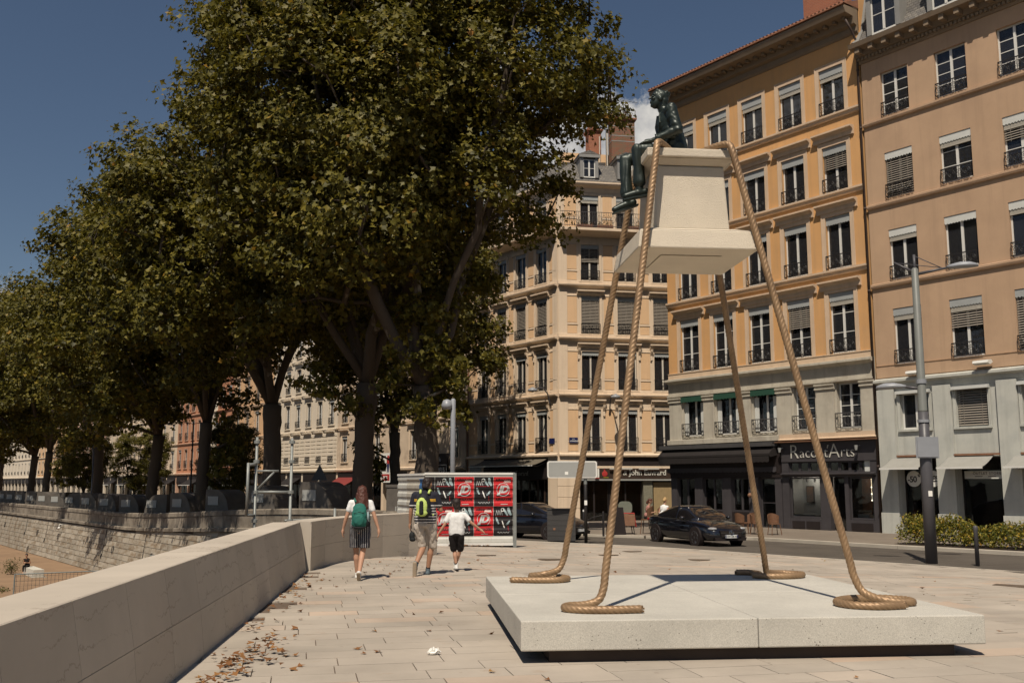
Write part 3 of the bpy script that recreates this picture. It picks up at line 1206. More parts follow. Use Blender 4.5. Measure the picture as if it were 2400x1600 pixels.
def mat_concrete():
    """pale precast concrete with small pits on its cut faces"""
    m = bpy.data.materials.new('precast')
    m.use_nodes = True
    t = m.node_tree
    L = t.links.new
    b = t.nodes['Principled BSDF']
    tc = N(t, 'ShaderNodeTexCoord')
    n1 = N(t, 'ShaderNodeTexNoise', inp={'Scale': 1.3, 'Detail': 9.0, 'Roughness': .62})
    L(tc.outputs['Object'], n1.inputs['Vector'])
    mr = N(t, 'ShaderNodeMapRange', inp={'From Min': .3, 'From Max': .72, 'To Min': 1.06, 'To Max': .84})
    L(n1.outputs['Fac'], mr.inputs['Value'])
    ml = N(t, 'ShaderNodeVectorMath', operation='SCALE')
    ml.inputs[0].default_value = (.525, .495, .43)
    L(mr.outputs[0], ml.inputs['Scale'])
    vo = N(t, 'ShaderNodeTexVoronoi', inp={'Scale': 26.0, 'Randomness': 1.0})
    L(tc.outputs['Object'], vo.inputs['Vector'])
    n2 = N(t, 'ShaderNodeTexNoise', inp={'Scale': 3.0, 'Detail': 2.0})
    L(tc.outputs['Object'], n2.inputs['Vector'])
    th = N(t, 'ShaderNodeMapRange', inp={'From Min': .42, 'From Max': .7, 'To Min': .05, 'To Max': .21})
    L(n2.outputs['Fac'], th.inputs['Value'])
    lt = N(t, 'ShaderNodeMath', operation='LESS_THAN')
    L(vo.outputs['Distance'], lt.inputs[0])
    L(th.outputs[0], lt.inputs[1])
    ge = N(t, 'ShaderNodeNewGeometry')
    sx = N(t, 'ShaderNodeSeparateXYZ')
    L(ge.outputs['Normal'], sx.inputs[0])
    sd = N(t, 'ShaderNodeMath', operation='LESS_THAN', inp={1: .5})
    L(sx.outputs['Z'], sd.inputs[0])
    mm = N(t, 'ShaderNodeMath', operation='MULTIPLY')
    L(lt.outputs[0], mm.inputs[0])
    L(sd.outputs[0], mm.inputs[1])
    n3 = N(t, 'ShaderNodeTexNoise', inp={'Scale': 160, 'Detail': 3.0})
    L(tc.outputs['Object'], n3.inputs['Vector'])
    sp = N(t, 'ShaderNodeMapRange', inp={'From Min': .35, 'From Max': .65, 'To Min': .80, 'To Max': 1.14})
    L(n3.outputs['Fac'], sp.inputs['Value'])
    m3 = N(t, 'ShaderNodeVectorMath', operation='SCALE')
    L(ml.outputs[0], m3.inputs[0])
    L(sp.outputs[0], m3.inputs['Scale'])
    mx = N(t, 'ShaderNodeMix', data_type='RGBA')
    f3 = N(t, 'ShaderNodeMath', operation='MULTIPLY', inp={1: .75})
    L(mm.outputs[0], f3.inputs[0])
    L(f3.outputs[0], mx.inputs[0])
    L(m3.outputs[0], mx.inputs[6])
    mx.inputs[7].default_value = (.10, .085, .07, 1)
    L(mx.outputs[2], b.inputs['Base Color'])
    b.inputs['Roughness'].default_value = .85
    bp = N(t, 'ShaderNodeBump', inp={'Strength': .3, 'Distance': .006})
    L(n3.outputs['Fac'], bp.inputs['Height'])
    L(bp.outputs[0], b.inputs['Normal'])
    MATS['precast'] = m


mat_concrete()
for i in range(2):
    for k in range(2):
        h2 = S / 2
        me = chamfer_box(i * h2 + .003, (i + 1) * h2 - .003, k * h2 + .003, (k + 1) * h2 - .003, .115, .39, .012)
        me.materials.append(MATS['precast'])
        link('concrete_panel', me, sl)

PC = Vector((2.05, 11.682, 0))
sculpt = thing('rope_pedestal', 'pale stone pedestal lifted on four long bronze rope legs above the slab', 'sculpture', PC, TH)


def frustum(w0, w1, z0, z1, c=.012):
    bm = bmesh.new()
    bmesh.ops.create_cube(bm, size=2)
    for v in bm.verts:
        w, z = (w0, z0) if v.co.z < 0 else (w1, z1)
        v.co = Vector((math.copysign(w, v.co.x), math.copysign(w, v.co.y), z))
    bmesh.ops.bevel(bm, geom=bm.edges[:], offset=c, segments=2, affect='EDGES', profile=.5)
    me = bpy.data.meshes.new('pedestal_piece')
    bm.to_mesh(me)
    bm.free()
    me.materials.append(MATS['pedestal'])
    return me


ped_base = link('base_plate', frustum(.70, .67, 4.28, 4.50, .015), sculpt)
link('base_moulding', frustum(.655, .50, 4.505, 4.56, .01), ped_base)
link('underside_hatch', MB().box(-.36, .36, -.36, .36, 4.268, 4.279).mesh('underside_hatch', MATS['pedestal']), ped_base)
link('shaft', frustum(.445, .405, 4.562, 5.34, .02), sculpt)
cap = link('cap', frustum(.535, .535, 5.405, 5.51, .015), sculpt)
link('cap_moulding', frustum(.42, .50, 5.342, 5.402, .008), cap)

mat('bronze_rope', (.32, .205, .112), .50, .18, 5, .3, 160, metal=.35, stain=(.17, .10, .055), stain_scale=2.2, stain_amt=.6, dist=.003, spec=.5)
mat('bronze_dark', (.020, .029, .024), .42, .25, 4, .08, 40, metal=.35, stain=(.04, .054, .042), stain_scale=2.0, stain_amt=.5, spec=.55, dist=.003)


def catmull(pts, step):
    pts = [Vector(p) for p in pts]
    P = [pts[0] * 2 - pts[1]] + pts + [pts[-1] * 2 - pts[-2]]
    out = []
    for i in range(1, len(P) - 2):
        p0, p1, p2, p3 = P[i - 1], P[i], P[i + 1], P[i + 2]
        # centripetal-ish tension through chord scaling
        n = max(2, int((p2 - p1).length / step))
        d1, d2, d0 = (p2 - p1).length, (p3 - p2).length, (p1 - p0).length
        m1 = (p2 - p0) / (d0 + d1) * d1
        m2 = (p3 - p1) / (d1 + d2) * d1
        for k in range(n):
            t = k / n
            t2, t3 = t * t, t * t * t
            out.append(p1 * (2 * t3 - 3 * t2 + 1) + m1 * (t3 - 2 * t2 + t) + p2 * (-2 * t3 + 3 * t2) + m2 * (t3 - t2))
    out.append(pts[-1])
    return out


def rope_mesh(ctrl, r, strands=5, pitch=.27, step=.014, nseg=40):
    path = catmull(ctrl, step)
    V, F = [], []
    up = None
    s = 0.0
    for i, p in enumerate(path):
        t = (path[min(i + 1, len(path) - 1)] - path[max(i - 1, 0)]).normalized()
        if up is None:
            up = t.orthogonal().normalized()
        else:
            up = (up - t * up.dot(t)).normalized()
        bn = t.cross(up)
        if i:
            s += (p - path[i - 1]).length
        tw = 2 * math.pi * s / pitch
        for k in range(nseg):
            a = 2 * math.pi * k / nseg
            rr = r * (.74 + .26 * abs(math.sin(strands / 2 * (a - tw))) ** .55)
            V.append(p + (up * math.cos(a) + bn * math.sin(a)) * rr)
    m = len(path)
    for i in range(m - 1):
        for k in range(nseg):
            k2 = (k + 1) % nseg
            F.append((i * nseg + k, i * nseg + k2, (i + 1) * nseg + k2, (i + 1) * nseg + k))
    mb = MB().add(V, F)
    mb.f += [tuple(range(nseg))[::-1], tuple((m - 1) * nseg + k for k in range(nseg))]
    mb.m += [0, 0]
    # frayed strand ends at the loose end
    p, t = path[0], (path[0] - path[1]).normalized()
    u_ = t.orthogonal().normalized()
    w_ = t.cross(u_)
    for k in range(16):
        a, rr = rnd.random() * 6.28, r * .8 * math.sqrt(rnd.random())
        q = p + (u_ * math.cos(a) + w_ * math.sin(a)) * rr
        mb.tube([q - t * .02, q + t * rnd.uniform(.004, .03)], .010, 5)
    return mb


RR = .042
zf = .39 + RR - .004
ropes = [
    ('near left', [(-.93, -1.52, zf), (-1.25, -1.54, zf), (-1.5, -1.50, zf), (-1.66, -1.36, zf), (-1.60, -1.20, zf), (-1.40, -1.13, zf + .005), (-1.28, -1.12, zf + .05), (-1.225, -1.10, zf + .16),
                   (-.84, -.868, 3.04), (-.455, -.635, 5.45), (-.43, -.60, 5.545), (-.34, -.48, 5.566), (-.20, -.30, 5.545)]),
    ('near right', [(1.80, -1.47, zf), (1.50, -1.52, zf), (1.27, -1.38, zf), (1.25, -1.10, zf), (1.50, -.86, zf), (1.85, -.84, zf), (2.05, -1.02, zf), (2.00, -1.24, zf), (1.74, -1.24, zf + .02), (1.57, -1.05, zf + .09), (1.50, -1.00, zf + .24),
                    (.97, -.82, 3.04), (.44, -.64, 5.45), (.41, -.60, 5.545), (.30, -.46, 5.566), (.16, -.28, 5.545)]),
    ('far left', [(-1.90, 1.62, zf), (-1.55, 1.52, zf), (-1.28, 1.55, zf), (-1.16, 1.75, zf), (-1.28, 1.98, zf), (-1.50, 2.03, zf), (-1.62, 1.93, zf + .02), (-1.48, 1.80, zf + .05), (-1.27, 1.86, zf + .10), (-1.185, 1.88, zf + .25),
                  (-.81, 1.26, 3.0), (-.44, .65, 5.45), (-.42, .60, 5.545), (-.33, .46, 5.566), (-.22, .32, 5.545)]),
    ('far right', [(1.32, 2.40, zf), (1.50, 2.36, zf), (1.55, 2.12, zf), (1.42, 1.92, zf), (1.62, 1.76, zf), (1.98, 1.82, zf), (2.12, 2.05, zf), (1.95, 2.22, zf), (1.68, 2.14, zf + .02), (1.585, 1.96, zf + .10), (1.545, 1.89, zf + .25),
                   (1.02, 1.27, 3.0), (.50, .65, 5.45), (.47, .60, 5.545), (.37, .46, 5.566), (.24, .32, 5.545)]),
]
for nm, ctrl in ropes:
    # keep the long legs straight right up to their bends
    i = max(range(len(ctrl) - 1), key=lambda k: (Vector(ctrl[k + 1]) - Vector(ctrl[k])).length)
    i = min(k for k in range(len(ctrl) - 1) if (Vector(ctrl[k + 1]) - Vector(ctrl[k])).length > 1.5)
    A_, B_ = Vector(ctrl[i]), Vector(ctrl[i + 2])
    ctrl = ctrl[:i + 1] + [tuple(A_.lerp(B_, t)) for t in (.03, .12, .5, .9, .975)] + ctrl[i + 2:]
    part('rope_leg', rope_mesh(ctrl, RR), MATS['bronze_rope'], sculpt, smooth=True, label='twisted bronze rope leg at the %s corner' % nm)


# ------------------------------------------------------------------ facade toolkit.  Local frame: x along the facade (left to right), -y outwards, z up
MC = {}


def cached(key, fn):
    if key not in MC:
        MC[key] = fn()
    return MC[key]


def wall_with_openings(x0, x1, z0, z1, ops, depth=.24):
    xs = sorted(set([x0, x1] + [o[0] for o in ops] + [o[1] for o in ops]))
    zs = sorted(set([z0, z1] + [o[2] for o in ops] + [o[3] for o in ops]))
    xs = [x for x in xs if x0 <= x <= x1]
    zs = [z for z in zs if z0 <= z <= z1]
    mb = MB()
    for i in range(len(xs) - 1):
        for k in range(len(zs) - 1):
            cx, cz = (xs[i] + xs[i + 1]) / 2, (zs[k] + zs[k + 1]) / 2
            if any(o[0] < cx < o[1] and o[2] < cz < o[3] for o in ops):
                continue
            mb.quad((xs[i], 0, zs[k]), (xs[i + 1], 0, zs[k]), (xs[i + 1], 0, zs[k + 1]), (xs[i], 0, zs[k + 1]))
    for a, b, c, d in ops:
        mb.quad((a, 0, c), (a, 0, d), (a, depth, d), (a, depth, c))
        mb.quad((b, 0, c), (b, depth, c), (b, depth, d), (b, 0, d))
        mb.quad((a, 0, d), (b, 0, d), (b, depth, d), (a, depth, d))
        mb.quad((a, 0, c), (a, depth, c), (b, depth, c), (b, 0, c))
    return mb


def f_frame(w, h, rows=1, bar=.065, mid=True, arch=False):
    mb = MB()
    d0, d1 = -.03, .03
    mb.box(-w / 2, -w / 2 + bar, d0, d1, 0, h)
    mb.box(w / 2 - bar, w / 2, d0, d1, 0, h)
    mb.box(-w / 2 + bar, w / 2 - bar, d0, d1, h - bar, h)
    mb.box(-w / 2 + bar, w / 2 - bar, d0, d1, 0, bar * 1.3)
    if mid:
        mb.box(-.055, .055, d0 - .015, d1, bar * 1.3, h - bar)
    for r in range(1, rows):
        z = bar * 1.3 + (h - 2.3 * bar) * r / rows
        if mid:
            mb.box(-w / 2 + bar, -.055, d0 + .01, d1 - .01, z - .016, z + .016)
            mb.box(.055, w / 2 - bar, d0 + .01, d1 - .01, z - .016, z + .016)
        else:
            mb.box(-w / 2 + bar, w / 2 - bar, d0 + .01, d1 - .01, z - .016, z + .016)
    return mb


def f_valance(w, h=.36, pitch=.13):
    n = max(3, round(w / pitch))
    prof = [(-w / 2, h), (w / 2, h)]
    for i in range(n):
        x1 = w / 2 - i * w / n
        for t in (0, .5):
            prof.append((x1 - t * w / n, .0 if t == .5 else .05))
    prof.append((-w / 2, .05))
    return MB().prism_y(prof, -.008, .008)


def f_railing(w, h, style=0):
    mb = MB()
    out = .16
    for z in (0.04, h):
        mb.box(-w / 2, w / 2, -out - .015, -out + .015, z - .012, z + .012 + (.02 if z > .1 else 0))
        for s in (-1, 1):
            mb.box(s * w / 2 - .012, s * w / 2 + .012, -out + .015, .02, z - .01, z + .012)
    n = max(4, round(w / .13))
    for i in range(n + 1):
        x = -w / 2 + w * i / n
        mb.box(x - .008, x + .008, -out - .008, -out + .008, .05, h - .012)
    nr = max(2, round(w / (h * .62)))
    for i in range(nr):
        cx = -w / 2 + w * (i + .5) / nr
        r = min(h * .30, w / nr * .42)
        for rr in ((r,) if style == 2 else (r, r * .5)):
            mb.tube([(cx + rr * math.cos(a), -out - .016, h * .5 + rr * math.sin(a)) for a in np.linspace(0, 2 * math.pi, 13)], .011, 4, cap=False)
        if style == 1:
            mb.tube([(cx - r, -out - .016, h * .12), (cx + r, -out - .016, h * .9)], .01, 4)
            mb.tube([(cx + r, -out - .016, h * .12), (cx - r, -out - .016, h * .9)], .01, 4)
    return mb


def f_blind(w, h, pitch=.10):
    mb = MB()
    n = int(h / pitch)
    for i in range(n):
        z = h - (i + .5) * pitch
        mb.add([(-w / 2, -.035, z - .032), (w / 2, -.035, z - .032), (w / 2, .025, z + .032), (-w / 2, .025, z + .032),
                (-w / 2, -.030, z - .036), (w / 2, -.030, z - .036), (w / 2, .030, z + .028), (-w / 2, .030, z + .028)],
               [(0, 1, 2, 3), (7, 6, 5, 4), (0, 4, 5, 1), (2, 6, 7, 3)])
    for x in (-w * .3, w * .3):
        mb.box(x - .008, x + .008, -.05, -.042, 0, h)
    return mb


def f_rolled(w, h=.22):
    mb = MB()
    for i in range(5):
        mb.box(-w / 2, w / 2, -.03 + .004 * (i % 2), .05, h - (i + 1) * h / 5 + .006, h - i * h / 5)
    return mb


def f_curtain(w, h, side):
    mb = MB()
    n = 14
    cw = w * (.32 if side else 1.0)
    V = []
    for i in range(n + 1):
        x = cw * i / n
        y = .035 * math.sin(i * 2.1)
        V += [(x, y, 0), (x, y, h)]
    F = [(2 * i, 2 * i + 2, 2 * i + 3, 2 * i + 1) for i in range(n)]
    mb.add(V, F)
    if side == 1:
        o = len(mb.v)
        mb.add([(w - x, y, z) for x, y, z in V], [f[::-1] for f in F])
    for i in range(len(mb.v)):
        x, y, z = mb.v[i]
        mb.v[i] = (x - w / 2, y, z)
    return mb


mat('curtain', (.42, .38, .32), .9, .12, 3, .1, 40)
mat('blind_grey', (.30, .26, .215), .7, .12, 3, .1, 40)
mat('blind_pale', (.44, .405, .34), .7, .12, 3, .1, 40)
mat('valance_grey', (.36, .37, .36), .55, .10, 3, .1, 40)
mat('valance_white', (.62, .62, .58), .55, .08, 3, .1, 40)
mat('valance_green', (.022, .07, .045), .8, .15, 6, .2, 40)


def window(b, x0, x1, z0, z1, rec=.17, frame='white_paint', rows=1, val=None, vh=.36, rail=0.0, rail_w=.10, rstyle=0, blind=None, rolled=False, curtain=None, glass='glass', mid=True, fname='window'):
    """a casement window in an opening, with whatever hangs in it"""
    w, h = round(x1 - x0, 2), round(z1 - z0, 2)
    xc = (x0 + x1) / 2
    root = link(fname, cached(('fr', w, h, rows, frame, mid), lambda: f_frame(w, h, rows, mid=mid).mesh('window', MATS[frame])), b, (xc, rec, z0))
    bar = .065

    def pane_me():
        pw = (w - 2 * bar - (.11 if mid else 0)) / (2 if mid else 1)
        return MB().box(-pw / 2, pw / 2, -.004, .004, bar * 1.3, h - bar).mesh('pane', MATS[glass])
    me = cached(('pane', w, h, glass, mid), pane_me)
    if mid:
        dx = .055 + (w - 2 * bar - .11) / 4
        link('pane', me, root, (-dx, 0, 0))
        link('pane', me, root, (dx, 0, 0))
    else:
        link('pane', me, root)
    top = h
    if val:
        link('valance', cached(('val', w, vh, val), lambda: f_valance(w - .01, vh).mesh('valance', MATS[val])), root, (0, -rec + .035, h - vh - .005))
        top = h - vh
    if blind:
        hb = round(h * .97 if blind != 'half' else h * .5, 2)
        bm_ = 'blind_grey'
        link('blind', cached(('bl', w, hb, bm_), lambda: f_blind(w - .04, hb).mesh('blind', MATS[bm_])), root, (0, -rec + .10, h - hb))
    if rolled:
        link('rolled_blind', cached(('rb', w), lambda: f_rolled(w - .05).mesh('rolled_blind', MATS['blind_pale'])), root, (0, -rec + .08, top - .2))
    if curtain is not None:
        link('curtain', cached(('cu', w, h, curtain), lambda: f_curtain(w - .06, h - .1, curtain).mesh('curtain', MATS['curtain'], True)), root, (0, .13, .04))
    if rail:
        rw = w + 2 * rail_w - .2
        link('railing', cached(('ra', round(rw, 2), rail, rstyle), lambda: f_railing(rw, rail, rstyle).mesh('railing', MATS['iron' if rstyle != 2 else 'iron_grey'])), root, (0, -rec + .06, .02))
    return root


def surround(b, x0, x1, z0, z1, wd, m, proud=.045, sill=True, name='window_surround'):
    def mk():
        w, h = x1 - x0, z1 - z0
        mb = MB()
        mb.box(-wd, 0, -proud, .01, 0, h + wd)
        mb.box(w, w + wd, -proud, .01, 0, h + wd)
        mb.box(0, w, -proud, .01, h, h + wd)
        mb.box(-wd - .02, -wd + .03, -proud - .02, -proud, 0, h + wd + .02)
        mb.box(w + wd - .03, w + wd + .02, -proud - .02, -proud, 0, h + wd + .02)
        mb.box(-wd + .03, w + wd - .03, -proud - .02, -proud, h + wd - .03, h + wd + .02)
        if sill:
            mb.box(-wd - .02, w + wd + .02, -proud - .05, .0, -.09, -.001)
        return mb.mesh(name, MATS[m])
    return link(name, cached(('sur', round(x1 - x0, 2), round(z1 - z0, 2), wd, m, sill), mk), b, (x0, 0, z0))


def moulding(b, name, x0, x1, prof, m):
    """prof: list of (out, z), outline of the projecting face from bottom to top; back at the wall"""
    pts = [(-o, z) for o, z in prof] + [(.02, prof[-1][1]), (.02, prof[0][1])]
    return part(name, MB().prism_x(pts, x0, x1), MATS[m], b)


def hood(b, xc, w, z, m, out=.30):
    def mk():
        p = [(-.05, -.42), (-.09, -.40), (-.09, -.22), (-out * .55, -.14), (-out, -.08), (-out, 0), (.0, .02), (.0, -.42)]
        return MB().prism_x(p, -w / 2, w / 2).mesh('window_hood', MATS[m])
    return link('window_hood', cached(('hood', round(w, 2), m, out), mk), b, (xc, 0, z))


def shell(b, x0, x1, z0, z1, depth, m, roof_m='roof_tile', roof_h=2.0, eave=.0, front=False):
    """side, back and roof of a house body behind its facade"""
    mb = MB()
    mb.quad((x0, 0, z0), (x0, 0, z1), (x0, depth, z1), (x0, depth, z0))
    mb.quad((x1, 0, z0), (x1, depth, z0), (x1, depth, z1), (x1, 0, z1))
    mb.quad((x0, depth, z0), (x0, depth, z1), (x1, depth, z1), (x1, depth, z0))
    part('house_body', mb, MATS[m], b)
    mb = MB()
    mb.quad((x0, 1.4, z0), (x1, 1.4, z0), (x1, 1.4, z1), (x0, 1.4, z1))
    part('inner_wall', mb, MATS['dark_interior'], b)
    if roof_h:
        r = MB()
        e = eave
        h = roof_h
        r.add([(x0, -e, z1), (x1, -e, z1), (x1, depth / 2, z1 + h), (x0, depth / 2, z1 + h), (x1, depth, z1), (x0, depth, z1), (x0, -e, z1 - .08), (x1, -e, z1 - .08)],
              [(0, 1, 2, 3), (3, 2, 4, 5), (0, 3, 5), (1, 4, 2), (6, 7, 1, 0), (6, 5, 4, 7)])
        part('roof', r, MATS[roof_m], b)


def text_me(body, size, mname, ext=.01, shear=0.0, spacing=1.0, align='LEFT', bold=0.0):
    key = ('txt', body, size, mname, ext, shear, spacing, align, bold)

    def mk():
        cu = bpy.data.curves.new('lettering', 'FONT')
        cu.body = body
        cu.size = size
        cu.extrude = ext
        cu.shear = shear
        cu.space_character = spacing
        cu.align_x = align
        cu.offset = bold
        cu.resolution_u = 3
        ob = bpy.data.objects.new('lettering', cu)
        COL.objects.link(ob)
        bpy.context.view_layer.update()
        me = bpy.data.meshes.new_from_object(ob.evaluated_get(bpy.context.evaluated_depsgraph_get()))
        bpy.data.objects.remove(ob)
        me.transform(Matrix.Rotation(R(90), 4, 'X'))
        me.materials.clear()
        me.materials.append(MATS[mname])
        return me
    return cached(key, mk)


def text(parent, body, size, mname, loc, **kw):
    return link('lettering', text_me(body, size, mname, **kw), parent, loc)


def awning(b, x0, x1, z_top, z_bot, out, m, name='awning', y=-.05, arms=True, valance=.0):
    mb = MB()
    n = 10
    pts = [(y - out * t - .0, z_top + (z_bot - z_top) * t - .05 * math.sin(math.pi * t)) for t in np.linspace(0, 1, 6)]
    for (ya, za), (yb, zb) in zip(pts[:-1], pts[1:]):
        mb.add([(x0, ya, za), (x1, ya, za), (x1, yb, zb), (x0, yb, zb), (x0, ya + .002, za - .012), (x1, ya + .002, za - .012), (x1, yb + .002, zb - .012), (x0, yb + .002, zb - .012)],
               [(0, 3, 2, 1), (4, 5, 6, 7), (0, 4, 7, 3), (1, 2, 6, 5)])
    o = part(name, mb, MATS[m], b)
    yb, zb = pts[-1]
    fr = MB().box(x0 - .02, x1 + .02, yb - .04, yb + .02, zb - .06, zb + .015)
    part('front_bar', fr, MATS['white_paint' if valance == 0 else m], o)
    if valance:
        v = f_valance(x1 - x0, valance, .22)
        v.xf(Matrix.Translation(((x0 + x1) / 2, yb - .02, zb - valance - .05)))
        part('awning_valance', v, MATS[m], o)
    ar = MB()
    for x in (x0 + .25, x1 - .25):
        ar.tube([(x, y, z_top - .25), (x + .02, y - out * .5, (z_top + z_bot) / 2 - .3), (x, yb, zb - .02)], .025, 6)
    part('awning_arm', ar, MATS['iron_grey'], o)
    return o


# ------------------------------------------------------------------ wall materials
mat('wall_orange', (.65, .36, .15), .9, .08, .5, .25, 45, stain=(.55, .33, .165), stain_scale=.45, stain_amt=.6, streak=(.40, .25, .135), streak_amt=.38)
mat('trim_orange', (.62, .46, .32), .85, .09, 1, .2, 50, streak=(.36, .27, .19), streak_amt=.35)
mat('cornice_brown', (.25, .185, .125), .85, .15, 1.5, .3, 40)
mat('wall_brown', (.50, .335, .215), .92, .08, .7, .35, 30, stain=(.43, .285, .185), stain_scale=.5, stain_amt=.7, streak=(.33, .22, .145), streak_amt=.4)
mat('wall_bluegrey', (.52, .515, .46), .85, .09, .7, .2, 40, stain=(.36, .37, .345), stain_scale=.8, stain_amt=.5, streak=(.25, .25, .22), streak_amt=.4)
mat('stone_grey', (.50, .455, .37), .9, .12, 1.2, .45, 40, stain=(.33, .28, .22), stain_scale=.9, stain_amt=.55, streak=(.22, .18, .14), streak_amt=.5)
mat('stone_cream', (.74, .585, .43), .88, .09, .9, .3, 40, stain=(.60, .46, .335), stain_scale=.9, stain_amt=.45, streak=(.42, .32, .23), streak_amt=.42)
mat('panel_peach', (.72, .475, .275), .9, .06, .8, .2, 45, streak=(.52, .35, .21), streak_amt=.35)
mat('shop_dark', (.058, .052, .055), .55, .15, 2, .15, 40)
mat('shop_black', (.022, .016, .015), .6, .2, 2, .15, 40)
mat('shop_brown', (.045, .028, .020), .6, .2, 2, .15, 40)
mat('sign_letter', (.55, .53, .47), .5, .05, 3)
mat('white_letter', (.80, .78, .72), .5, .03, 3)
mat('yellow_letter', (.40, .33, .03), .6, .05, 3)
mat('red_paint', (.42, .04, .035), .6, .1, 3)
mat('rust_metal', (.24, .125, .075), .7, .25, 4, .3, 40)
mat('drainpipe', (.060, .040, .032), .55, .15, 3, .1, 40)
mat('awning_grey', (.30, .29, .26), .8, .08, 3, .15, 60)
mat('awning_taupe', (.135, .115, .085), .85, .1, 3, .15, 60)
mat('awning_black', (.022, .018, .017), .9, .12, 3, .2, 60)
mat('awning_red', (.20, .035, .03), .85, .1, 3, .15, 60)
mat('blue_plate', (.012, .018, .085), .4, .05, 3)
mat('wood_ply', (.33, .24, .125), .7, .2, 3, .1, 30, stretch=(6, 1, 1))
mat('granite_green', (.21, .20, .15), .5, .35, 14, .2, 60)
mat('shop_white', (.66, .65, .60), .7, .05, 2)
mat('room_pale', (.74, .71, .66), .9, .06, 1)
mat('room_warm', (.20, .09, .05), .9, .1, 1)

ANG = math.atan2(-.811, .585)
# ================================================================== the orange house (and its ground-floor shops)
orange = thing('townhouse', 'orange plaster house with pale window surrounds behind the sculpture', 'house', (8.6, 54.4, 0), ANG)
ZB = -.62
W0, W1 = .05, 12.85
cols = [(.98, 2.34), (3.39, 4.75), (5.77, 7.13), (8.19, 9.55), (10.62, 11.98)]
rows_ = [(7.58, 10.42), (11.53, 14.05), (15.22, 17.45), (19.0, 21.30)]
ops = [(a, b, z0, z1) for a, b in cols for z0, z1 in rows_]
part('wall', wall_with_openings(W0, W1, 7.25, 22.62, ops), MATS['wall_orange'], orange)
lcols = [(1.07, 2.50), (3.42, 4.92), (5.88, 7.32), (8.36, 9.60), (10.80, 12.04)]
part('lower_wall', wall_with_openings(W0 + .03, W1, 3.62, 7.25, [(a, b, 4.14, 6.22) for a, b in lcols], .34), MATS['stone_grey'], orange)
shell(orange, W0, W1, ZB, 22.62, 11, 'wall_orange', roof_h=0)
for ri, (z0, z1) in enumerate(rows_):
    for ci, (a, b) in enumerate(cols):
        surround(orange, a, b, z0, z1, .20, 'trim_orange', sill=False)
        k = (ri * 5 + ci) % 7
        window(orange, a, b, z0, z1, val='valance_grey', vh=.40, rail=.0 if (ri == 3 and ci < 2) else .62, rows=3 if ri == 0 else 1, rolled=(ri == 3 or (ri * 5 + ci) % 6 == 4), rail_w=.10, blind='half' if (ri * 5 + ci) in (3, 6, 14) else None,
               curtain={0: 1, 2: 2, 4: 1, 5: 0}.get(k) if ri != 1 or ci > 2 else (0 if ci == 4 else None))
        if ri < 3:
            hood(orange, (a + b) / 2, 2.22, [10.98, 14.66, 18.12][ri], 'trim_orange')
for k, z in enumerate((11.36, 15.06, 18.84)):
    moulding(orange, 'string_course', W0, W1 - .05, [(.03, z - .14), (.10, z - .10), (.12, z), (.17, z + .04), (.17, z + .13), (.05, z + .16)], 'trim_orange')
moulding(orange, 'sill_band', W0 - .02, W1, [(.06, 7.27), (.06, 7.52), (.09, 7.54), (.09, 7.575)], 'trim_orange')
# stone entablature between mezzanine and upper floors
moulding(orange, 'entablature', W0 - .05, W1 + .02, [(.05, 6.36), (.05, 6.98), (.16, 7.04), (.34, 7.12), (.34, 7.22), (.10, 7.265)], 'stone_grey')
moulding(orange, 'ledge', W0 - .05, W1 + .02, [(.05, 6.22), (.17, 6.28), (.17, 6.355)], 'stone_grey')
for (a, b) in [(.10, .98), (2.60, 3.34), (5.02, 5.80), (7.42, 8.26), (9.72, 10.70), (12.14, 12.84)]:
    p_ = MB().box(a, b, -.10, .02, 3.98, 5.95)
    part('pilaster', p_, MATS['stone_grey'], orange)
    part('pilaster_capital', MB().prism_x([(-.10, 5.952), (-.16, 5.97), (-.16, 6.03), (-.12, 6.06), (-.2, 6.15), (-.2, 6.218), (0, 6.218), (0, 5.952)], a - .05, b + .05), MATS['stone_grey'], orange)
moulding(orange, 'sill_ledge', W0 - .05, 7.55, [(.05, 3.66), (.22, 3.72), (.22, 3.95), (.12, 3.975)], 'stone_grey')
moulding(orange, 'sill_ledge', 7.56, W1 + .02, [(.05, 3.66), (.26, 3.70), (.26, 3.74), (.16, 3.78), (.16, 3.975)], 'trim_orange')
moulding(orange, 'flashing', 7.3, W1 + .05, [(.05, 3.585), (.36, 3.60), (.36, 3.625), (.05, 3.655)], 'rust_metal')
for ci, (a, b) in enumerate(lcols):
    window(orange, a, b, 4.14, 6.22, rec=.26, rows=1 if ci < 3 else 4, rail=.62 if ci < 3 else .66, rail_w=.16, rstyle=2, curtain=None if ci < 3 else (1 if ci == 3 else None))
    if ci < 3:
        # small green box awnings and folded-back shutters
        v = f_valance(b - a + .1, .30, .2)
        v.xf(Matrix.Translation(((a + b) / 2, -.16, 5.93)))
        o = part('box_awning', v, MATS['valance_green'], orange)
        mb = MB().prism_x([(-.16, 6.20), (-.17, 6.23), (0, 6.24), (0, 6.2)], a - .05, b + .05)
        part('awning_top', mb, MATS['valance_green'], o)
        for s, xx in ((-1, a + .14), (1, b - .14)):
            part('shutter', MB().box(xx - .13, xx + .13, .10, .14, 4.2, 5.9), MATS['valance_white'], orange)
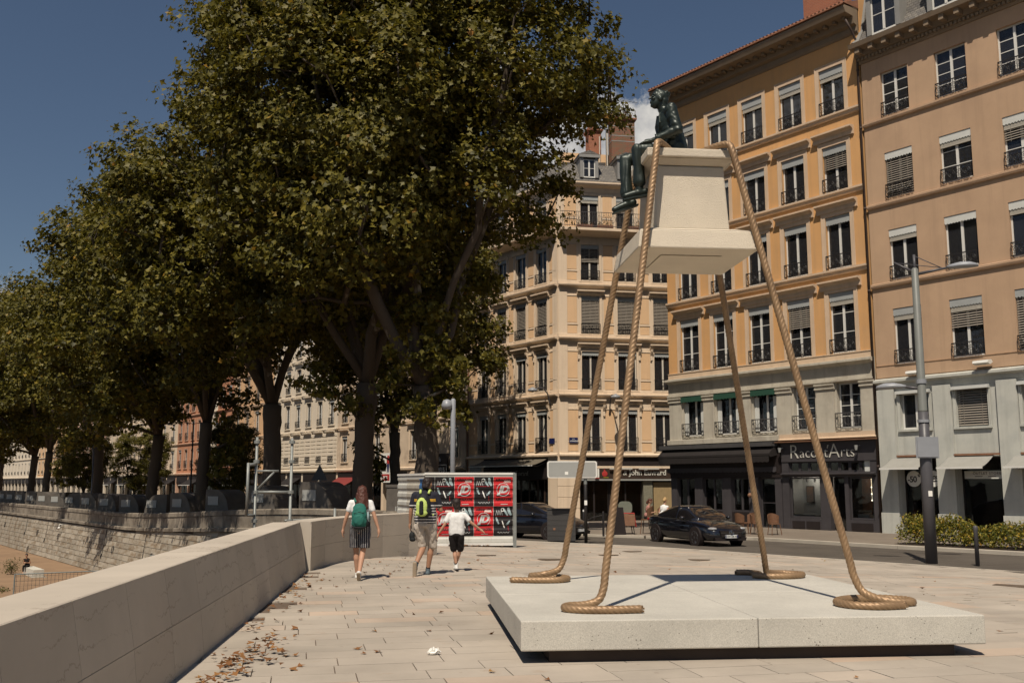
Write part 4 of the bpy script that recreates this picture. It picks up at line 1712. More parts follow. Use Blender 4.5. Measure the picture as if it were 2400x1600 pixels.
# crowning cornice with modillions and a tiled eave
moulding(orange, 'cornice', W0 - .1, W1 + .05, [(.04, 22.45), (.10, 22.55), (.10, 22.80), (.30, 22.86), (.36, 23.18), (.92, 23.24), (1.0, 23.45), (1.0, 23.56), (.2, 23.64)], 'cornice_brown')
mod = MB().box(-.08, .08, -.62, -.33, 23.05, 23.2, bev=.0).mesh('modillion', MATS['cornice_brown'])
for k in range(24):
    link('modillion', mod, orange, (W0 + .3 + k * .53, 0, 0))
mb = MB().add([(W0 - .12, -1.08, 23.66), (W1 + .06, -1.08, 23.66), (W1 + .06, 5.5, 26.1), (W0 - .12, 5.5, 26.1), (W1 + .06, 11, 23.66), (W0 - .12, 11, 23.66), (W0 - .12, -1.08, 23.60), (W1 + .06, -1.08, 23.60)],
              [(0, 1, 2, 3), (3, 2, 4, 5), (0, 3, 5), (1, 4, 2), (6, 7, 1, 0), (6, 5, 4, 7)])
rf = part('roof', mb, MATS['roof_tile'], orange)
tl = MB().lathe([(.065, -.35), (.065, .30)], 8, ax='y').mesh('eave_tile', MATS['roof_tile'])
for k in range(58):
    link('eave_tile', tl, rf, (W0 + k * .222, -.75, 23.79), (.35, 0, 0))
# brick chimney


def mat_brick(name, c1, c2, mortar, scale=9.0):
    m = bpy.data.materials.new(name)
    m.use_nodes = True
    t = m.node_tree
    L = t.links.new
    b = t.nodes['Principled BSDF']
    tc = N(t, 'ShaderNodeTexCoord')
    sx = N(t, 'ShaderNodeSeparateXYZ')
    L(tc.outputs['Object'], sx.inputs[0])
    ad = N(t, 'ShaderNodeMath', operation='ADD')
    L(sx.outputs['X'], ad.inputs[0])
    L(sx.outputs['Y'], ad.inputs[1])
    cb = N(t, 'ShaderNodeCombineXYZ')
    L(ad.outputs[0], cb.inputs[0])
    L(sx.outputs['Z'], cb.inputs[1])
    br = N(t, 'ShaderNodeTexBrick', inp={'Scale': 1.0, 'Mortar Size': .012, 'Brick Width': .24, 'Row Height': .085, 'Bias': .0})
    br.inputs['Color1'].default_value = (*c1, 1)
    br.inputs['Color2'].default_value = (*c2, 1)
    br.inputs['Mortar'].default_value = (*mortar, 1)
    L(cb.outputs[0], br.inputs['Vector'])
    L(br.outputs['Color'], b.inputs['Base Color'])
    b.inputs['Roughness'].default_value = .9
    bp = N(t, 'ShaderNodeBump', inp={'Strength': .4, 'Distance': .02})
    L(br.outputs['Fac'], bp.inputs['Height'])
    bp.invert = True
    L(bp.outputs[0], b.inputs['Normal'])
    MATS[name] = m


mat_brick('brick_a', (.36, .12, .06), (.30, .10, .055), (.30, .17, .11))
mat_brick('brick_b', (.33, .11, .06), (.20, .15, .085), (.10, .075, .055))


def chimney(parent, x0, x1, y0, y1, z0, z1, m, pots=3, bands=False):
    mb = MB().box(x0, x1, y0, y1, z0, z1)
    o = part('chimney', mb, MATS[m], parent)
    part('chimney_cap', MB().box(x0 - .08, x1 + .08, y0 - .08, y1 + .08, z1 + .001, z1 + .10).box(x0 - .14, x1 + .14, y0 - .14, y1 + .14, z1 + .101, z1 + .22), MATS['brick_a'], o)
    pot = MB().lathe([(.13, 0), (.11, .35), (.13, .37), (.13, .42)], 10).mesh('chimney_pot', MATS['roof_tile'])
    for k in range(pots):
        link('chimney_pot', pot, o, (x0 + (x1 - x0) * (k + .5) / pots, (y0 + y1) / 2, z1 + .22))
    if bands:
        for z in (z1 - .45, z1 - 1.15, z1 - 1.55):
            part('iron_band', MB().box(x0 - .012, x1 + .012, y0 - .012, y1 + .012, z, z + .05), MATS['sign_grey'], o)
    return o


chimney(orange, 9.0, 11.0, 1.2, 2.4, 23.6, 27.2, 'brick_a', 0)


def antenna(parent, x, y, z, h, ln, rot):
    mb = MB().tube([(0, 0, 0), (0, 0, h)], .025, 6)
    mb.tube([(-ln / 2, 0, h - .05), (ln / 2, 0, h - .05)], .015, 5)
    for k in range(9):
        xx = -ln / 2 + ln * k / 8
        mb.tube([(xx, -.22, h - .05), (xx, .22, h - .05)], .009, 4)
    return part('antenna', mb, MATS['iron_grey'], parent, (x, y, z), (0, 0, rot))


antenna(orange, 11.25, 1.4, 24.2, 3.6, .9, .3)

# --- shops of the orange house
# left: black café front with a folded awning
sh = MB()
for (a, b) in [(.08, .50), (1.80, 2.35), (3.70, 4.30), (5.45, 6.05), (7.10, 7.50)]:
    sh.box(a, b, -.06, .25, ZB + .1, 1.95)
part('shop_post', sh, MATS['shop_dark'], orange)
part('shop_base', MB().box(.5, 6.0, -.02, .22, ZB + .1, .25).box(.08, 7.5, -.10, .25, 1.952, 2.15).box(.06, 7.5, -.12, .3, 2.152, 3.60), MATS['shop_black'], orange)
for k, (a, b) in enumerate([(.5, 1.8), (2.35, 3.7), (4.3, 5.45)]):
    window(orange, a, b, .26, 1.94, rec=.16, frame='shop_dark', glass='shop_glass', fname='shop_window')
window(orange, 6.06, 7.09, ZB + .12, 1.94, rec=.2, frame='shop_dark', glass='shop_glass', mid=False, rows=2, fname='shop_door')
aw = part('folded_awning', MB().prism_x([(-.12, 3.02), (-.62, 2.92), (-.70, 3.0), (-.70, 3.10), (-.3, 3.45), (-.12, 3.5)], -.25, 7.35), MATS['awning_black'], orange)
v = f_valance(7.5, .32, .26)
v.xf(Matrix.Translation((3.55, -.68, 2.66)))
part('awning_valance', v, MATS['awning_black'], aw)
part('awning_box', MB().box(-.3, 7.38, -.55, -.11, 3.45, 3.62).box(-.3, 7.4, -.50, -.1, 3.622, 3.66), MATS['iron_grey'], aw)
v = f_valance(7.4, .26, .26)
v.xf(Matrix.Translation((3.6, -.16, 2.2)))
part('inner_valance', v, MATS['shop_dark'], aw)
part('menu_board', MB().box(6.0, 6.06, -.12, -.07, .3, 1.2), MATS['shop_black'], orange)
part('wall_lantern', MB().tube([(0, -.08, 0), (0, -.25, .05)], .02, 5).ball((0, -.27, -.06), .11, 10, 8), MATS['rust_metal'], orange, (5.75, -.06, 1.15))
# right: gallery front with big show windows
gl = MB()
for (a, b) in [(7.55, 7.93), (9.70, 10.22), (12.50, 12.82)]:
    gl.box(a, b, -.05, .25, ZB + .1, 2.05)
gl.box(11.02, 11.22, -.03, .22, ZB + .1, 2.05)
gl.box(7.93, 9.70, -.02, .2, ZB + .1, .05)
gl.box(11.22, 12.5, -.02, .2, ZB + .1, .05)
gl.box(7.55, 12.82, -.08, .3, 2.68, 3.58)
gl.box(7.55, 7.93, -.05, .25, 2.05, 2.68)
gl.box(12.40, 12.82, -.05, .25, 2.05, 2.68)
part('gallery_front', gl, MATS['shop_dark'], orange)
part('gallery_cornice', MB().prism_x([(-.05, 1.95), (-.05, 2.02), (-.24, 2.08), (-.24, 2.14), (-.05, 2.16), (.1, 2.16), (.1, 1.95)], 7.6, 12.7), MATS['shop_dark'], orange)
for a, b in ((8.05, 8.75), (8.85, 9.6), (11.3, 12.4)):
    part('gallery_panel', MB().box(a, b, -.05, -.021, ZB + .2, -.08), MATS['shop_black'], orange)
window(orange, 7.95, 9.68, .06, 1.94, rec=.1, frame='shop_dark', glass='shop_glass', mid=False, fname='show_window')
window(orange, 11.24, 12.48, .06, 1.94, rec=.1, frame='shop_dark', glass='shop_glass', mid=False, fname='show_window')
window(orange, 10.24, 11.0, ZB + .12, 1.94, rec=.3, frame='shop_black', glass='shop_glass', mid=False, fname='shop_door')
for k in range(8):
    a = 7.95 + k * .555
    window(orange, a, a + .545, 2.17, 2.67, rec=.1, frame='shop_dark', glass='shop_glass', mid=False, fname='transom_window')
# what stands in the show windows
part('display_room', MB().box(7.9, 9.75, 1.0, 1.04, .0, 2.0).box(7.88, 7.92, .2, 1.0, .0, 2.0).box(7.9, 9.75, .16, 1.0, .0, .04), MATS['room_pale'], orange)
part('display_room', MB().box(11.2, 12.5, 1.0, 1.04, .0, 2.0).box(11.2, 12.5, .16, 1.0, .0, .04), MATS['room_warm'], orange)
part('display_side', MB().box(12.32, 12.46, .14, .5, .05, 1.9), MATS['shop_white'], orange)
part('display_plinth', MB().box(11.42, 12.0, .3, .7, .05, .30).box(8.0, 9.2, .22, .6, .05, .22), MATS['shop_white'], orange)
part('framed_picture', MB().box(8.15, 8.60, .93, .99, .75, 1.55), MATS['shop_brown'], orange)
part('picture_print', MB().box(8.20, 8.55, .915, .929, .80, 1.50), MATS['rust_metal'], orange)
mb = MB()
for k in range(14):
    mb.ball((11.75 + rnd.gauss(0, .13), .48 + rnd.gauss(0, .06), .37 + rnd.random() * .07), (.09, .07, .05), 8, 6)
part('shell_sculpture', mb, MATS['curtain'], orange)
for z in (.92, 1.2, 1.5):
    part('pendant_lamp', MB().ball((11.98, .6, z), .035, 10, 8).tube([(11.98, .6, z), (11.98, .6, 1.93)], .004, 4), MATS['lamp_glow'], orange)
for k, (x_, e_) in enumerate(((8.8, 16.0), (11.8, 6.0))):       # the gallery's own lamps, lit behind the glass
    ld = bpy.data.lights.new('gallery_lamp', 'POINT')
    ld.energy = e_
    ld.color = (1.0, .9, .78)
    ld.shadow_soft_size = .08
    lo = bpy.data.objects.new('gallery_lamp', ld)
    COL.objects.link(lo)
    lo.parent = orange
    lo.location = (x_, .5, 1.8)
part('spot_lamp', MB().lathe([(.03, -.08), (.055, .08)], 10, (8.55, .5, 1.8)).lathe([(.03, -.08), (.055, .08)], 10, (9.0, .5, 1.8)), MATS['shop_black'], orange)
part('notice', MB().box(12.05, 12.42, .06, .075, 2.2, 2.66), MATS['valance_white'], orange)
text(orange, "R", .95, 'sign_letter', (8.06, -.10, 2.83), ext=.012, bold=-.012)
text(orange, "acont", .70, 'sign_letter', (8.66, -.10, 2.86), ext=.012, bold=-.010, spacing=1.02)
text(orange, "'", .70, 'sign_letter', (10.06, -.10, 2.92), ext=.012, bold=-.010, shear=.3)
text(orange, "A", .95, 'sign_letter', (10.28, -.10, 2.83), ext=.012, bold=-.012)
text(orange, "rts", .70, 'sign_letter', (10.92, -.10, 2.86), ext=.012, bold=-.010)
for k, x in enumerate((11.95, 7.7)):
    mb = MB().tube([(0, -.1, .1), (0, -.3, .05)], .02, 5).lathe([(.05, -.12), (.09, .1)], 8, (0, -.36, .0))
    part('spotlight', mb, MATS['sign_grey'], orange, (x, 0, 3.25))
# downpipe between the two houses
pipe = MB().tube([(0, -.12, ZB + .1), (0, -.12, 22.0), (-.05, -.4, 22.5), (-.1, -.75, 22.95)], .055, 8)
for z in (2.4, 6.2, 10.2, 14, 17.8, 20.6):
    pipe.lathe([(.07, -.05), (.07, .05)], 8, (0, -.12, z))
part('downpipe', pipe, MATS['drainpipe'], orange, (12.86, 0, 0), smooth=True)

# ================================================================== the brown house on the right
BO = 12.92
brown = thing('townhouse', 'brown plaster house at the right edge with a slate mansard roof', 'house', (8.6 + .585 * BO, 54.4 - .811 * BO, 0), ANG)
s0 = -BO
bc = [(13.90, 15.26), (16.54, 17.96), (19.30, 20.70), (22.02, 23.42), (24.75, 26.15)]
bc = [(a + s0, b + s0) for a, b in bc]
br = [(6.80, 9.25), (10.53, 12.80), (14.24, 16.34), (18.06, 20.12)]
BW = 15.2
part('wall', wall_with_openings(.03, BW, 6.2, 21.0, [(a, b, z0, z1) for a, b in bc for z0, z1 in br]), MATS['wall_brown'], brown)
shell(brown, .03, BW, ZB, 21.0, 11, 'wall_brown', roof_h=0)
for ri, (z0, z1) in enumerate(br):
    for ci, (a, b) in enumerate(bc):
        blind = (ri == 2 and ci == 0) or (ri == 0 and ci == 2)
        window(brown, a, b, z0, z1, val='valance_white' if ri in (1, 2) else ('valance_grey' if ri == 0 else None), vh=.34, rail=.56, rail_w=.06, rstyle=0, rows=(4 if ri == 3 else (3 if ri == 2 else 1)), blind='full' if blind else ('half' if (ri * 5 + ci) in (1, 8, 12) else None),
               rolled=(not blind and ri < 3 and (ri + ci) % 3 != 2), curtain=[None, 1, 2, None, 0, None, 1][(ri * 3 + ci) % 7])
for z in (10.3, 13.95, 17.82):
    moulding(brown, 'string_course', .03, BW, [(.02, z - .06), (.10, z - .03), (.13, z + .05), (.13, z + .13), (.03, z + .17)], 'wall_brown')
moulding(brown, 'sill_band', .03, BW, [(.03, 6.25), (.03, 6.74), (.06, 6.78)], 'wall_brown')
# crowning cornice: dentils, modillions, slate mansard with dormers
moulding(brown, 'cornice', -.12, BW, [(.05, 20.85), (.10, 20.95), (.12, 21.12), (.22, 21.16), (.26, 21.40), (.68, 21.46), (.74, 21.66), (.1, 21.72)], 'cornice_brown')
me = MB().box(-.055, .055, -.20, -.10, 20.98, 21.11).mesh('dentil', MATS['cornice_brown'])
for k in range(80):
    link('dentil', me, brown, (.05 + k * .19, 0, 0))
me = MB().box(-.11, .11, -.60, -.24, 21.20, 21.455).mesh('modillion', MATS['cornice_brown'])
for k in range(22):
    link('modillion', me, brown, (.25 + k * .69, 0, 0))


def mat_slates():
    m = bpy.data.materials.new('slates')
    m.use_nodes = True
    t = m.node_tree
    L = t.links.new
    b = t.nodes['Principled BSDF']
    tc = N(t, 'ShaderNodeTexCoord')
    sx = N(t, 'ShaderNodeSeparateXYZ')
    L(tc.outputs['Object'], sx.inputs[0])
    cb = N(t, 'ShaderNodeCombineXYZ')
    L(sx.outputs['X'], cb.inputs[0])
    L(sx.outputs['Z'], cb.inputs[1])
    br_ = N(t, 'ShaderNodeTexBrick', inp={'Scale': 1.0, 'Mortar Size': .010, 'Brick Width': .22, 'Row Height': .14, 'Bias': .1})
    br_.inputs['Color1'].default_value = (.20, .18, .155, 1)
    br_.inputs['Color2'].default_value = (.13, .12, .11, 1)
    br_.inputs['Mortar'].default_value = (.04, .035, .03, 1)
    L(cb.outputs[0], br_.inputs['Vector'])
    L(br_.outputs['Color'], b.inputs['Base Color'])
    b.inputs['Roughness'].default_value = .7
    bp = N(t, 'ShaderNodeBump', inp={'Strength': .6, 'Distance': .02})
    L(br_.outputs['Fac'], bp.inputs['Height'])
    bp.invert = True
    L(bp.outputs[0], b.inputs['Normal'])
    MATS['slates'] = m


mat_slates()


def mansard(b, x0, x1, z0, z1, back, curve=.25):
    pts = [(-.45, z0), (-.10, z0 + .25), (.25, z0 + .8), (.75, z1)]
    mb = MB()
    for (ya, za), (yb, zb) in zip(pts[:-1], pts[1:]):
        mb.quad((x0, ya, za), (x1, ya, za), (x1, yb, zb), (x0, yb, zb))
    mb.quad((x0, .75, z1), (x1, .75, z1), (x1, back, z1 + .9), (x0, back, z1 + .9))
    n = len(pts)
    for x in (x0, x1):
        mb.add([(x, y, z) for y, z in pts] + [(x, back, z1 + .9), (x, back, z0)], [tuple(range(n + 2))])
    return part('mansard_roof', mb, MATS['slates'], b)


ms = mansard(brown, -.0, BW, 21.72, 24.6, 10)
part('roof_flashing', MB().tube([(-.02, -.5, 21.74), (-.02, -.12, 22.0), (-.02, .23, 22.56), (-.02, .74, 24.62)], .09, 6), MATS['zinc'], brown)


def dormer(b, xc, w, z0, z1, y0=-.25, m='zinc'):
    o = part('dormer', MB().box(xc - w / 2 - .22, xc - w / 2, y0, 2, z0, z1 + .1).box(xc + w / 2, xc + w / 2 + .22, y0, 2, z0, z1 + .1).box(xc - w / 2 - .3, xc + w / 2 + .3, y0 - .12, 2, z1 + .102, z1 + .3).box(xc - w / 2 - .2, xc + w / 2 + .2, y0 + .15, 2, z0 - .1, z0), MATS[m], b)
    mb = MB().prism_y([(xc - w / 2 - .35, z1 + .30), (xc + w / 2 + .35, z1 + .30), (xc, z1 + .62)], y0 - .12, 2)
    part('dormer_roof', mb, MATS['slates'], o)
    window(b, xc - w / 2, xc + w / 2, z0, z1, rec=y0 + .1, rows=2, fname='dormer_window')
    return o


dormer(brown, 1.45, 1.25, 21.95, 23.75)
dormer(brown, 4.45, 1.25, 21.95, 23.75)
dormer(brown, 7.4, 1.25, 21.95, 23.75)
# end gable of the brown house rises over the orange one
part('gable_wall', MB().box(-.05, .0, .1, 9, 20.5, 25.2), MATS['wall_orange'], brown)
# pale two-storey base
lops = []
bays = [(.90, 2.68), (3.52, 5.42), (6.27, 8.15), (9.0, 10.9), (11.75, 13.6)]
for (a, b) in bays:
    lops.append((a, b, ZB, 2.72))
wins = [(14.02 + s0, 15.36 + s0), (16.58 + s0, 17.93 + s0), (6.4, 7.75), (9.2, 10.5), (11.9, 13.2)]
lops += [(a, b, 3.95, 5.50) for a, b in wins]
part('base_wall', wall_with_openings(.03, BW, ZB, 6.12, lops, .4), MATS['wall_bluegrey'], brown)
moulding(brown, 'base_cornice', -.02, BW, [(.03, 5.78), (.05, 5.95), (.26, 6.03), (.26, 6.13), (.08, 6.2)], 'wall_bluegrey')
for k, (a, b) in enumerate([(.03, .9), (2.68, 3.52), (5.42, 6.27), (8.15, 9.0), (10.9, 11.75), (13.6, 14.6)]):
    part('pier', MB().box(a + .02, b - .02, -.14, .0, .42, 5.72), MATS['wall_bluegrey'], brown)
    part('pier_foot', MB().box(a + .0, b - .0, -.2, .0, ZB + .05, .42), MATS['wall_bluegrey'], brown)
for k, (a, b) in enumerate(wins):
    if k in (1, 3):
        window(brown, a, b, 3.95, 5.50, rec=.2, blind='full', mid=False, rows=1)
    else:
        window(brown, a, b, 3.95, 5.50, rec=.2, curtain=1)
    surround(brown, a, b, 3.95, 5.50, .10, 'wall_bluegrey', sill=True)
    part('shade_box', MB().box(a - .1, b + .12, -.22, .02, 5.47, 5.60), MATS['valance_white'], brown)
for k, (a, b) in enumerate(bays):
    awning(brown, a - .28, b - .30, 2.78, 2.30, .95, 'awning_grey')
    part('awning_rail', MB().box(a - .05, b + .02, -.14, -.05, 2.78, 2.86), MATS['rust_metal'], brown)
    window(brown, a, b, ZB + .1, 2.70, rec=.38, frame='shop_black', glass='shop_glass', mid=(k == 0), fname='shop_window')
for z, xx in ((6.28, 2.05), (6.42, 5.05), (6.42, 9.0)):
    o = part('wall_floodlight', MB().prism_x([(-.28, 0), (-.50, .06), (-.46, .16), (-.2, .2), (-.1, .1)], -.32, .32), MATS['white_paint'], brown, (xx, 0, z - .05))
# discount discs, shop name and mannequins
disc = MB().lathe([(.34, -.01), (.34, .01)], 28, ax='y')
o = part('discount_disc', disc, MATS['white_letter'], brown, (1.36, .30, 1.86))
text(o, "-50", .36, 'shop_black', (-.29, -.016, -.14), ext=.003, bold=.006, spacing=.9)
text(o, "%", .16, 'shop_black', (.19, -.016, .08), ext=.003, bold=.004)
o = link('discount_disc', o.data, brown, (2.25, .30, 1.86))
text(o, "ES", .34, 'shop_black', (-.05, -.016, -.12), ext=.003, bold=.006, spacing=.9)
o = part('shop_sign', MB().box(3.66, 5.30, .28, .31, 1.85, 2.16), MATS['shop_white'], brown)
text(o, "OUTLET STORE", .15, 'shop_brown', (4.02, .272, 2.02), ext=.003, spacing=1.15)
part('sign_bar', MB().box(4.1, 4.42, .274, .279, 1.93, 1.955).box(4.66, 4.98, .274, .279, 1.93, 1.955), MATS['shop_brown'], o)


# ================================================================== the peach corner house (street front and side front)
CX0, CY0 = 3.1, 66.0
pe = thing('corner_house', 'peach and cream stone corner house with long iron balcony', 'house', (CX0, CY0, 0), 0)
PZ = -.95
prow = [(3.75, 6.55), (7.85, 10.45), (11.62, 14.22), (15.28, 17.78), (18.95, 21.25)]


def peach_face(face, cols, x0, x1, first):
    ops = [(a, b, z0, z1) for a, b in cols for z0, z1 in prow]
    part('wall', wall_with_openings(x0, x1, 3.5, 22.0, ops), MATS['stone_cream'], face)
    for ri, (z0, z1) in enumerate(prow):
        for ci, (a, b) in enumerate(cols):
            surround(face, a, b, z0, z1, .14, 'stone_cream', sill=(ri > 0))
            window(face, a, b, z0, z1, frame='cream_paint', val=('valance_grey' if ri != 2 else 'valance_grey'), vh=.30 if ri < 4 else .34,
                   rail=[.92, .72, .66, .66, 0][ri], rail_w=.12, rstyle=1, blind='full' if ri == 2 else ('half' if (ri * 4 + ci * 3) % 7 == 5 else None), curtain=[1, None, 0, 2, None, 1, None][(ri * 3 + ci * 2) % 7], rolled=(ri == 4))
            if ri in (0, 1, 2):
                zt = [7.30, 11.10, 14.70][ri]
                w = b - a + .62
                me = cached(('phood', round(w, 2), ri), lambda: MB().prism_x([(-.05, -.30), (-.16, -.22), (-.16, -.12), (-.30, -.06), (-.30, .02), (0, .06), (0, -.30)], -w / 2, w / 2).mesh('window_hood', MATS['stone_cream']))
                link('window_hood', me, face, ((a + b) / 2, 0, zt - .12))
                if ri < 2:
                    me = cached(('console', ri), lambda: MB().prism_x([(-.04, -.85), (-.10, -.75), (-.09, -.45), (-.22, -.18), (-.26, 0), (0, 0), (0, -.85)], -.075, .075).mesh('console', MATS['stone_cream']))
                    for xx in (a - .2, b + .2):
                        link('console', me, face, (xx, 0, zt - .43))
        # plaster panels between the windows
        edges = [x0 + .12] + [e for c in cols for e in c] + [x1 - .12]
        for k in range(0, len(edges), 2):
            xa, xb = edges[k] + (.30 if k else .05), edges[k + 1] - (.30 if k + 2 < len(edges) else .05)
            if k == 0:
                xa, xb = edges[0] + .35 if x0 > -1 else edges[0] + .1, edges[1] - .30
            if xb - xa > .22:
                for (za, zb) in ((z0 + .05, z0 + .62), (z0 + .78, z1 - .02)):
                    part('plaster_panel', MB().box(xa, xb, -.018, .01, za, zb), MATS['panel_peach'], face)
                    part('panel_edge', MB().box(xa - .03, xb + .03, -.05, .01, zb + .012, zb + .07), MATS['stone_cream'], face)
    for z in (7.48, 11.30, 14.92):
        moulding(face, 'string_course', x0, x1, [(.04, z - .16), (.10, z - .08), (.30, z - .02), (.32, z + .06), (.08, z + .10), (.08, z + .32), (.02, z + .34)], 'stone_cream')
    moulding(face, 'sill_band', x0, x1, [(.05, 3.40), (.22, 3.48), (.22, 3.58), (.05, 3.66)], 'stone_cream')
    # long balcony
    moulding(face, 'balcony_slab', x0, x1, [(.10, 18.32), (.30, 18.40), (.75, 18.55), (.92, 18.58), (.92, 18.76), (.05, 18.80)], 'stone_cream')
    mb = MB()
    n = int((x1 - x0) / .16)
    for z in (18.90, 19.85):
        mb.box(x0, x1, -.86, -.83, z - .015, z + .02)
    for i in range(n + 1):
        x = x0 + (x1 - x0) * i / n
        mb.box(x - .009, x + .009, -.855, -.835, 18.78, 19.84)
        if i % 2 == 0:
            mb.tube([(x + .16 + .13 * math.cos(t), -.862, 19.38 + .26 * math.sin(t)) for t in np.linspace(0, 2 * math.pi, 11)], .011, 4, cap=False)
    part('balcony_railing', mb, MATS['iron_grey'], face)
    moulding(face, 'cornice', x0, x1, [(.05, 21.45), (.12, 21.75), (.40, 21.88), (.48, 22.0), (.48, 22.12), (.1, 22.16)], 'stone_cream')


fl = link('street_front', None, pe, (0, 0, 0), (0, 0, R(-54)))
fr = link('side_front', None, pe, (0, 0, 0), (0, 0, R(10)))


def dissolve(face, root):
    """hand a face's parts straight to the house"""
    M_ = face.matrix_basis.copy()
    for c in list(face.children):
        c.parent = root
        c.matrix_basis = M_ @ c.matrix_basis
    bpy.data.objects.remove(face)


LC = [(-9.36, -8.21), (-7.10, -5.95), (-4.82, -3.60), (-2.42, -1.20)]
RC = [(1.60, 2.88), (4.13, 5.41), (6.66, 7.94), (9.2, 10.48)]
fl.rotation_euler = (0, 0, R(-54))
bpy.context.view_layer.update()
peach_face(fl, LC, -10.9, 0.0, True)
peach_face(fr, RC, 0.0, 12.0, False)
# corner pilaster strips
part('corner_strip', MB().box(-.55, -.02, -.05, .01, 3.67, 18.30), MATS['stone_cream'], fl)
part('corner_strip', MB().box(.02, .62, -.05, .01, 3.67, 18.30), MATS['stone_cream'], fr)
part('corner_pipe', MB().tube([(-10.75, -.1, PZ), (-10.75, -.1, 22)], .06, 8), MATS['rust_metal'], fl)
# ground floor of the side front: piers, dark shop, fascia with the name
part('pier', MB().box(-.1, 1.35, -.06, .4, PZ, 3.40), MATS['stone_cream'], fr)
mb = MB()
for k in range(5):
    z = PZ + .3 + k * .72
    mb.box(-.12, 1.37, -.075, -.061, z, z + .66)
part('pier_stone', mb, MATS['stone_cream'], fr)
part('shop_front', MB().box(1.36, 12, -.02, .3, 2.82, 3.40), MATS['shop_black'], fr)
part('stone_lintel', MB().box(1.36, 9, -.10, .2, 2.66, 2.815), MATS['stone_cream'], fr)
fa = part('shop_fascia', MB().box(1.40, 7.62, -.16, .1, 1.96, 2.66), MATS['shop_brown'], fr)
part('fascia_rail', MB().box(1.36, 7.7, -.24, .05, 1.86, 1.955), MATS['sign_grey'], fr)
part('fascia_lamp', MB().box(3.35, 4.9, -.34, -.26, 2.60, 2.68).box(5.35, 6.75, -.34, -.26, 2.60, 2.68), MATS['sign_letter'], fr)
text(fa, "John Euvrard", .50, 'sign_letter', (4.72, -.175, 2.22), ext=.01, bold=.010, spacing=.98)  # letters in a duller colour, standing in for the shade partly over them
text(fa, "&", .42, 'sign_letter', (4.28, -.175, 2.22), ext=.01, bold=.004, shear=.3)
part('fascia_mark', MB().lathe([(.10, -.008), (.17, .0), (.19, .008)], 16, (3.05, -.175, 2.30), ax='y').ball((3.03, -.17, 2.54), (.05, .01, .05), 8, 6), MATS['red_paint'], fa)
part('fascia_stroke', MB().box(2.95, 3.3, -.178, -.17, 2.04, 2.075), MATS['yellow_letter'], fa)
part('lit_sign', MB().box(2.36, 2.46, -.95, -.2, 2.05, 2.62), MATS['white_letter'], fr)
part('lit_sign_band', MB().box(2.355, 2.465, -.95, -.2, 1.98, 2.045), MATS['red_paint'], fr)
part('granite_pillar', MB().box(5.72, 6.35, -.06, .4, PZ, 1.85), MATS['granite_green'], fr)
part('plywood_panel', MB().box(6.45, 7.75, .02, .1, PZ, 1.75), MATS['wood_ply'], fr)
window(fr, 1.42, 3.4, PZ + .1, 1.85, rec=.3, frame='shop_black', glass='shop_glass', fname='shop_window')
window(fr, 3.45, 5.68, PZ + .1, 1.85, rec=.3, frame='shop_black', glass='shop_glass', fname='shop_window')
part('shop_wall', MB().box(7.8, 12, 0, .3, PZ, 2.82), MATS['shop_dark'], fr)
# ground floor of the street front
part('shop_front', MB().box(-10.9, -.3, -.02, .3, 2.72, 3.40), MATS['shop_black'], fl)
fb = part('shop_fascia', MB().box(-8.6, -1.15, -.14, .1, 1.96, 2.70), MATS['shop_black'], fl)
text(fb, "John Euvrard", .46, 'awning_grey', (-5.6, -.155, 2.2), ext=.01)
awning(fl, -8.7, -1.2, 3.32, 2.86, 1.3, 'awning_taupe')
part('pier', MB().box(-1.12, -.12, -.05, .4, PZ, 3.40), MATS['stone_cream'], fl)
part('pier', MB().box(-10.9, -8.75, -.05, .4, PZ, 3.40), MATS['stone_cream'], fl)
part('wall_poster', MB().box(-10.5, -9.0, -.07, -.052, 2.1, 3.0), MATS['sign_grey'], fl)
for k, (a, b) in enumerate([(-8.72, -6.9), (-6.85, -4.6), (-4.55, -2.7), (-2.65, -1.15)]):
    window(fl, a, b, PZ + .1, 1.95, rec=.3, frame='shop_brown', glass='shop_glass', fname='shop_window', curtain=None)
# street name plates
for face, x, z in ((fr, .68, 4.32), (fl, -.95, 4.28)):
    o = part('street_plate', MB().box(x, x + .58, -.09, -.065, z, z + .36), MATS['blue_plate'], face)
    if face is fr:
        text(o, "RUE", .09, 'white_letter', (x + .20, -.095, z + .24), ext=.002)
        text(o, "LONGUE", .13, 'white_letter', (x + .055, -.095, z + .08), ext=.002, bold=.003)
# wall lamps on curved brackets
for face, x, z in ((fl, -.75, 7.35), (fr, 3.45, 6.85)):
    mb = MB().tube([(0, -.05, -.6), (0, -.18, -.35), (0, -.30, .2), (0, -.7, .62), (0, -1.15, .60), (0, -1.4, .45)], .045, 6)
    o = part('wall_lamp', mb, MATS['lamp_post'], face, (x, 0, z), smooth=True)
    part('lamp_head', MB().lathe([(.06, .2), (.3, .05), (.34, -.06), (.1, -.1)], 14, (0, -1.6, .42)), MATS['lamp_head'], o, smooth=True)
mb = MB().quad((-10.9, 0, PZ), (-10.9, 0, 22), (-10.9, 9, 22), (-10.9, 9, PZ))
part('party_wall', mb, MATS['stone_cream'], fl)
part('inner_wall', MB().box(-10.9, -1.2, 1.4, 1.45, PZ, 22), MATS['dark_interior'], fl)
part('inner_wall', MB().box(.9, 12, 1.5, 1.55, PZ, 22), MATS['dark_interior'], fr)
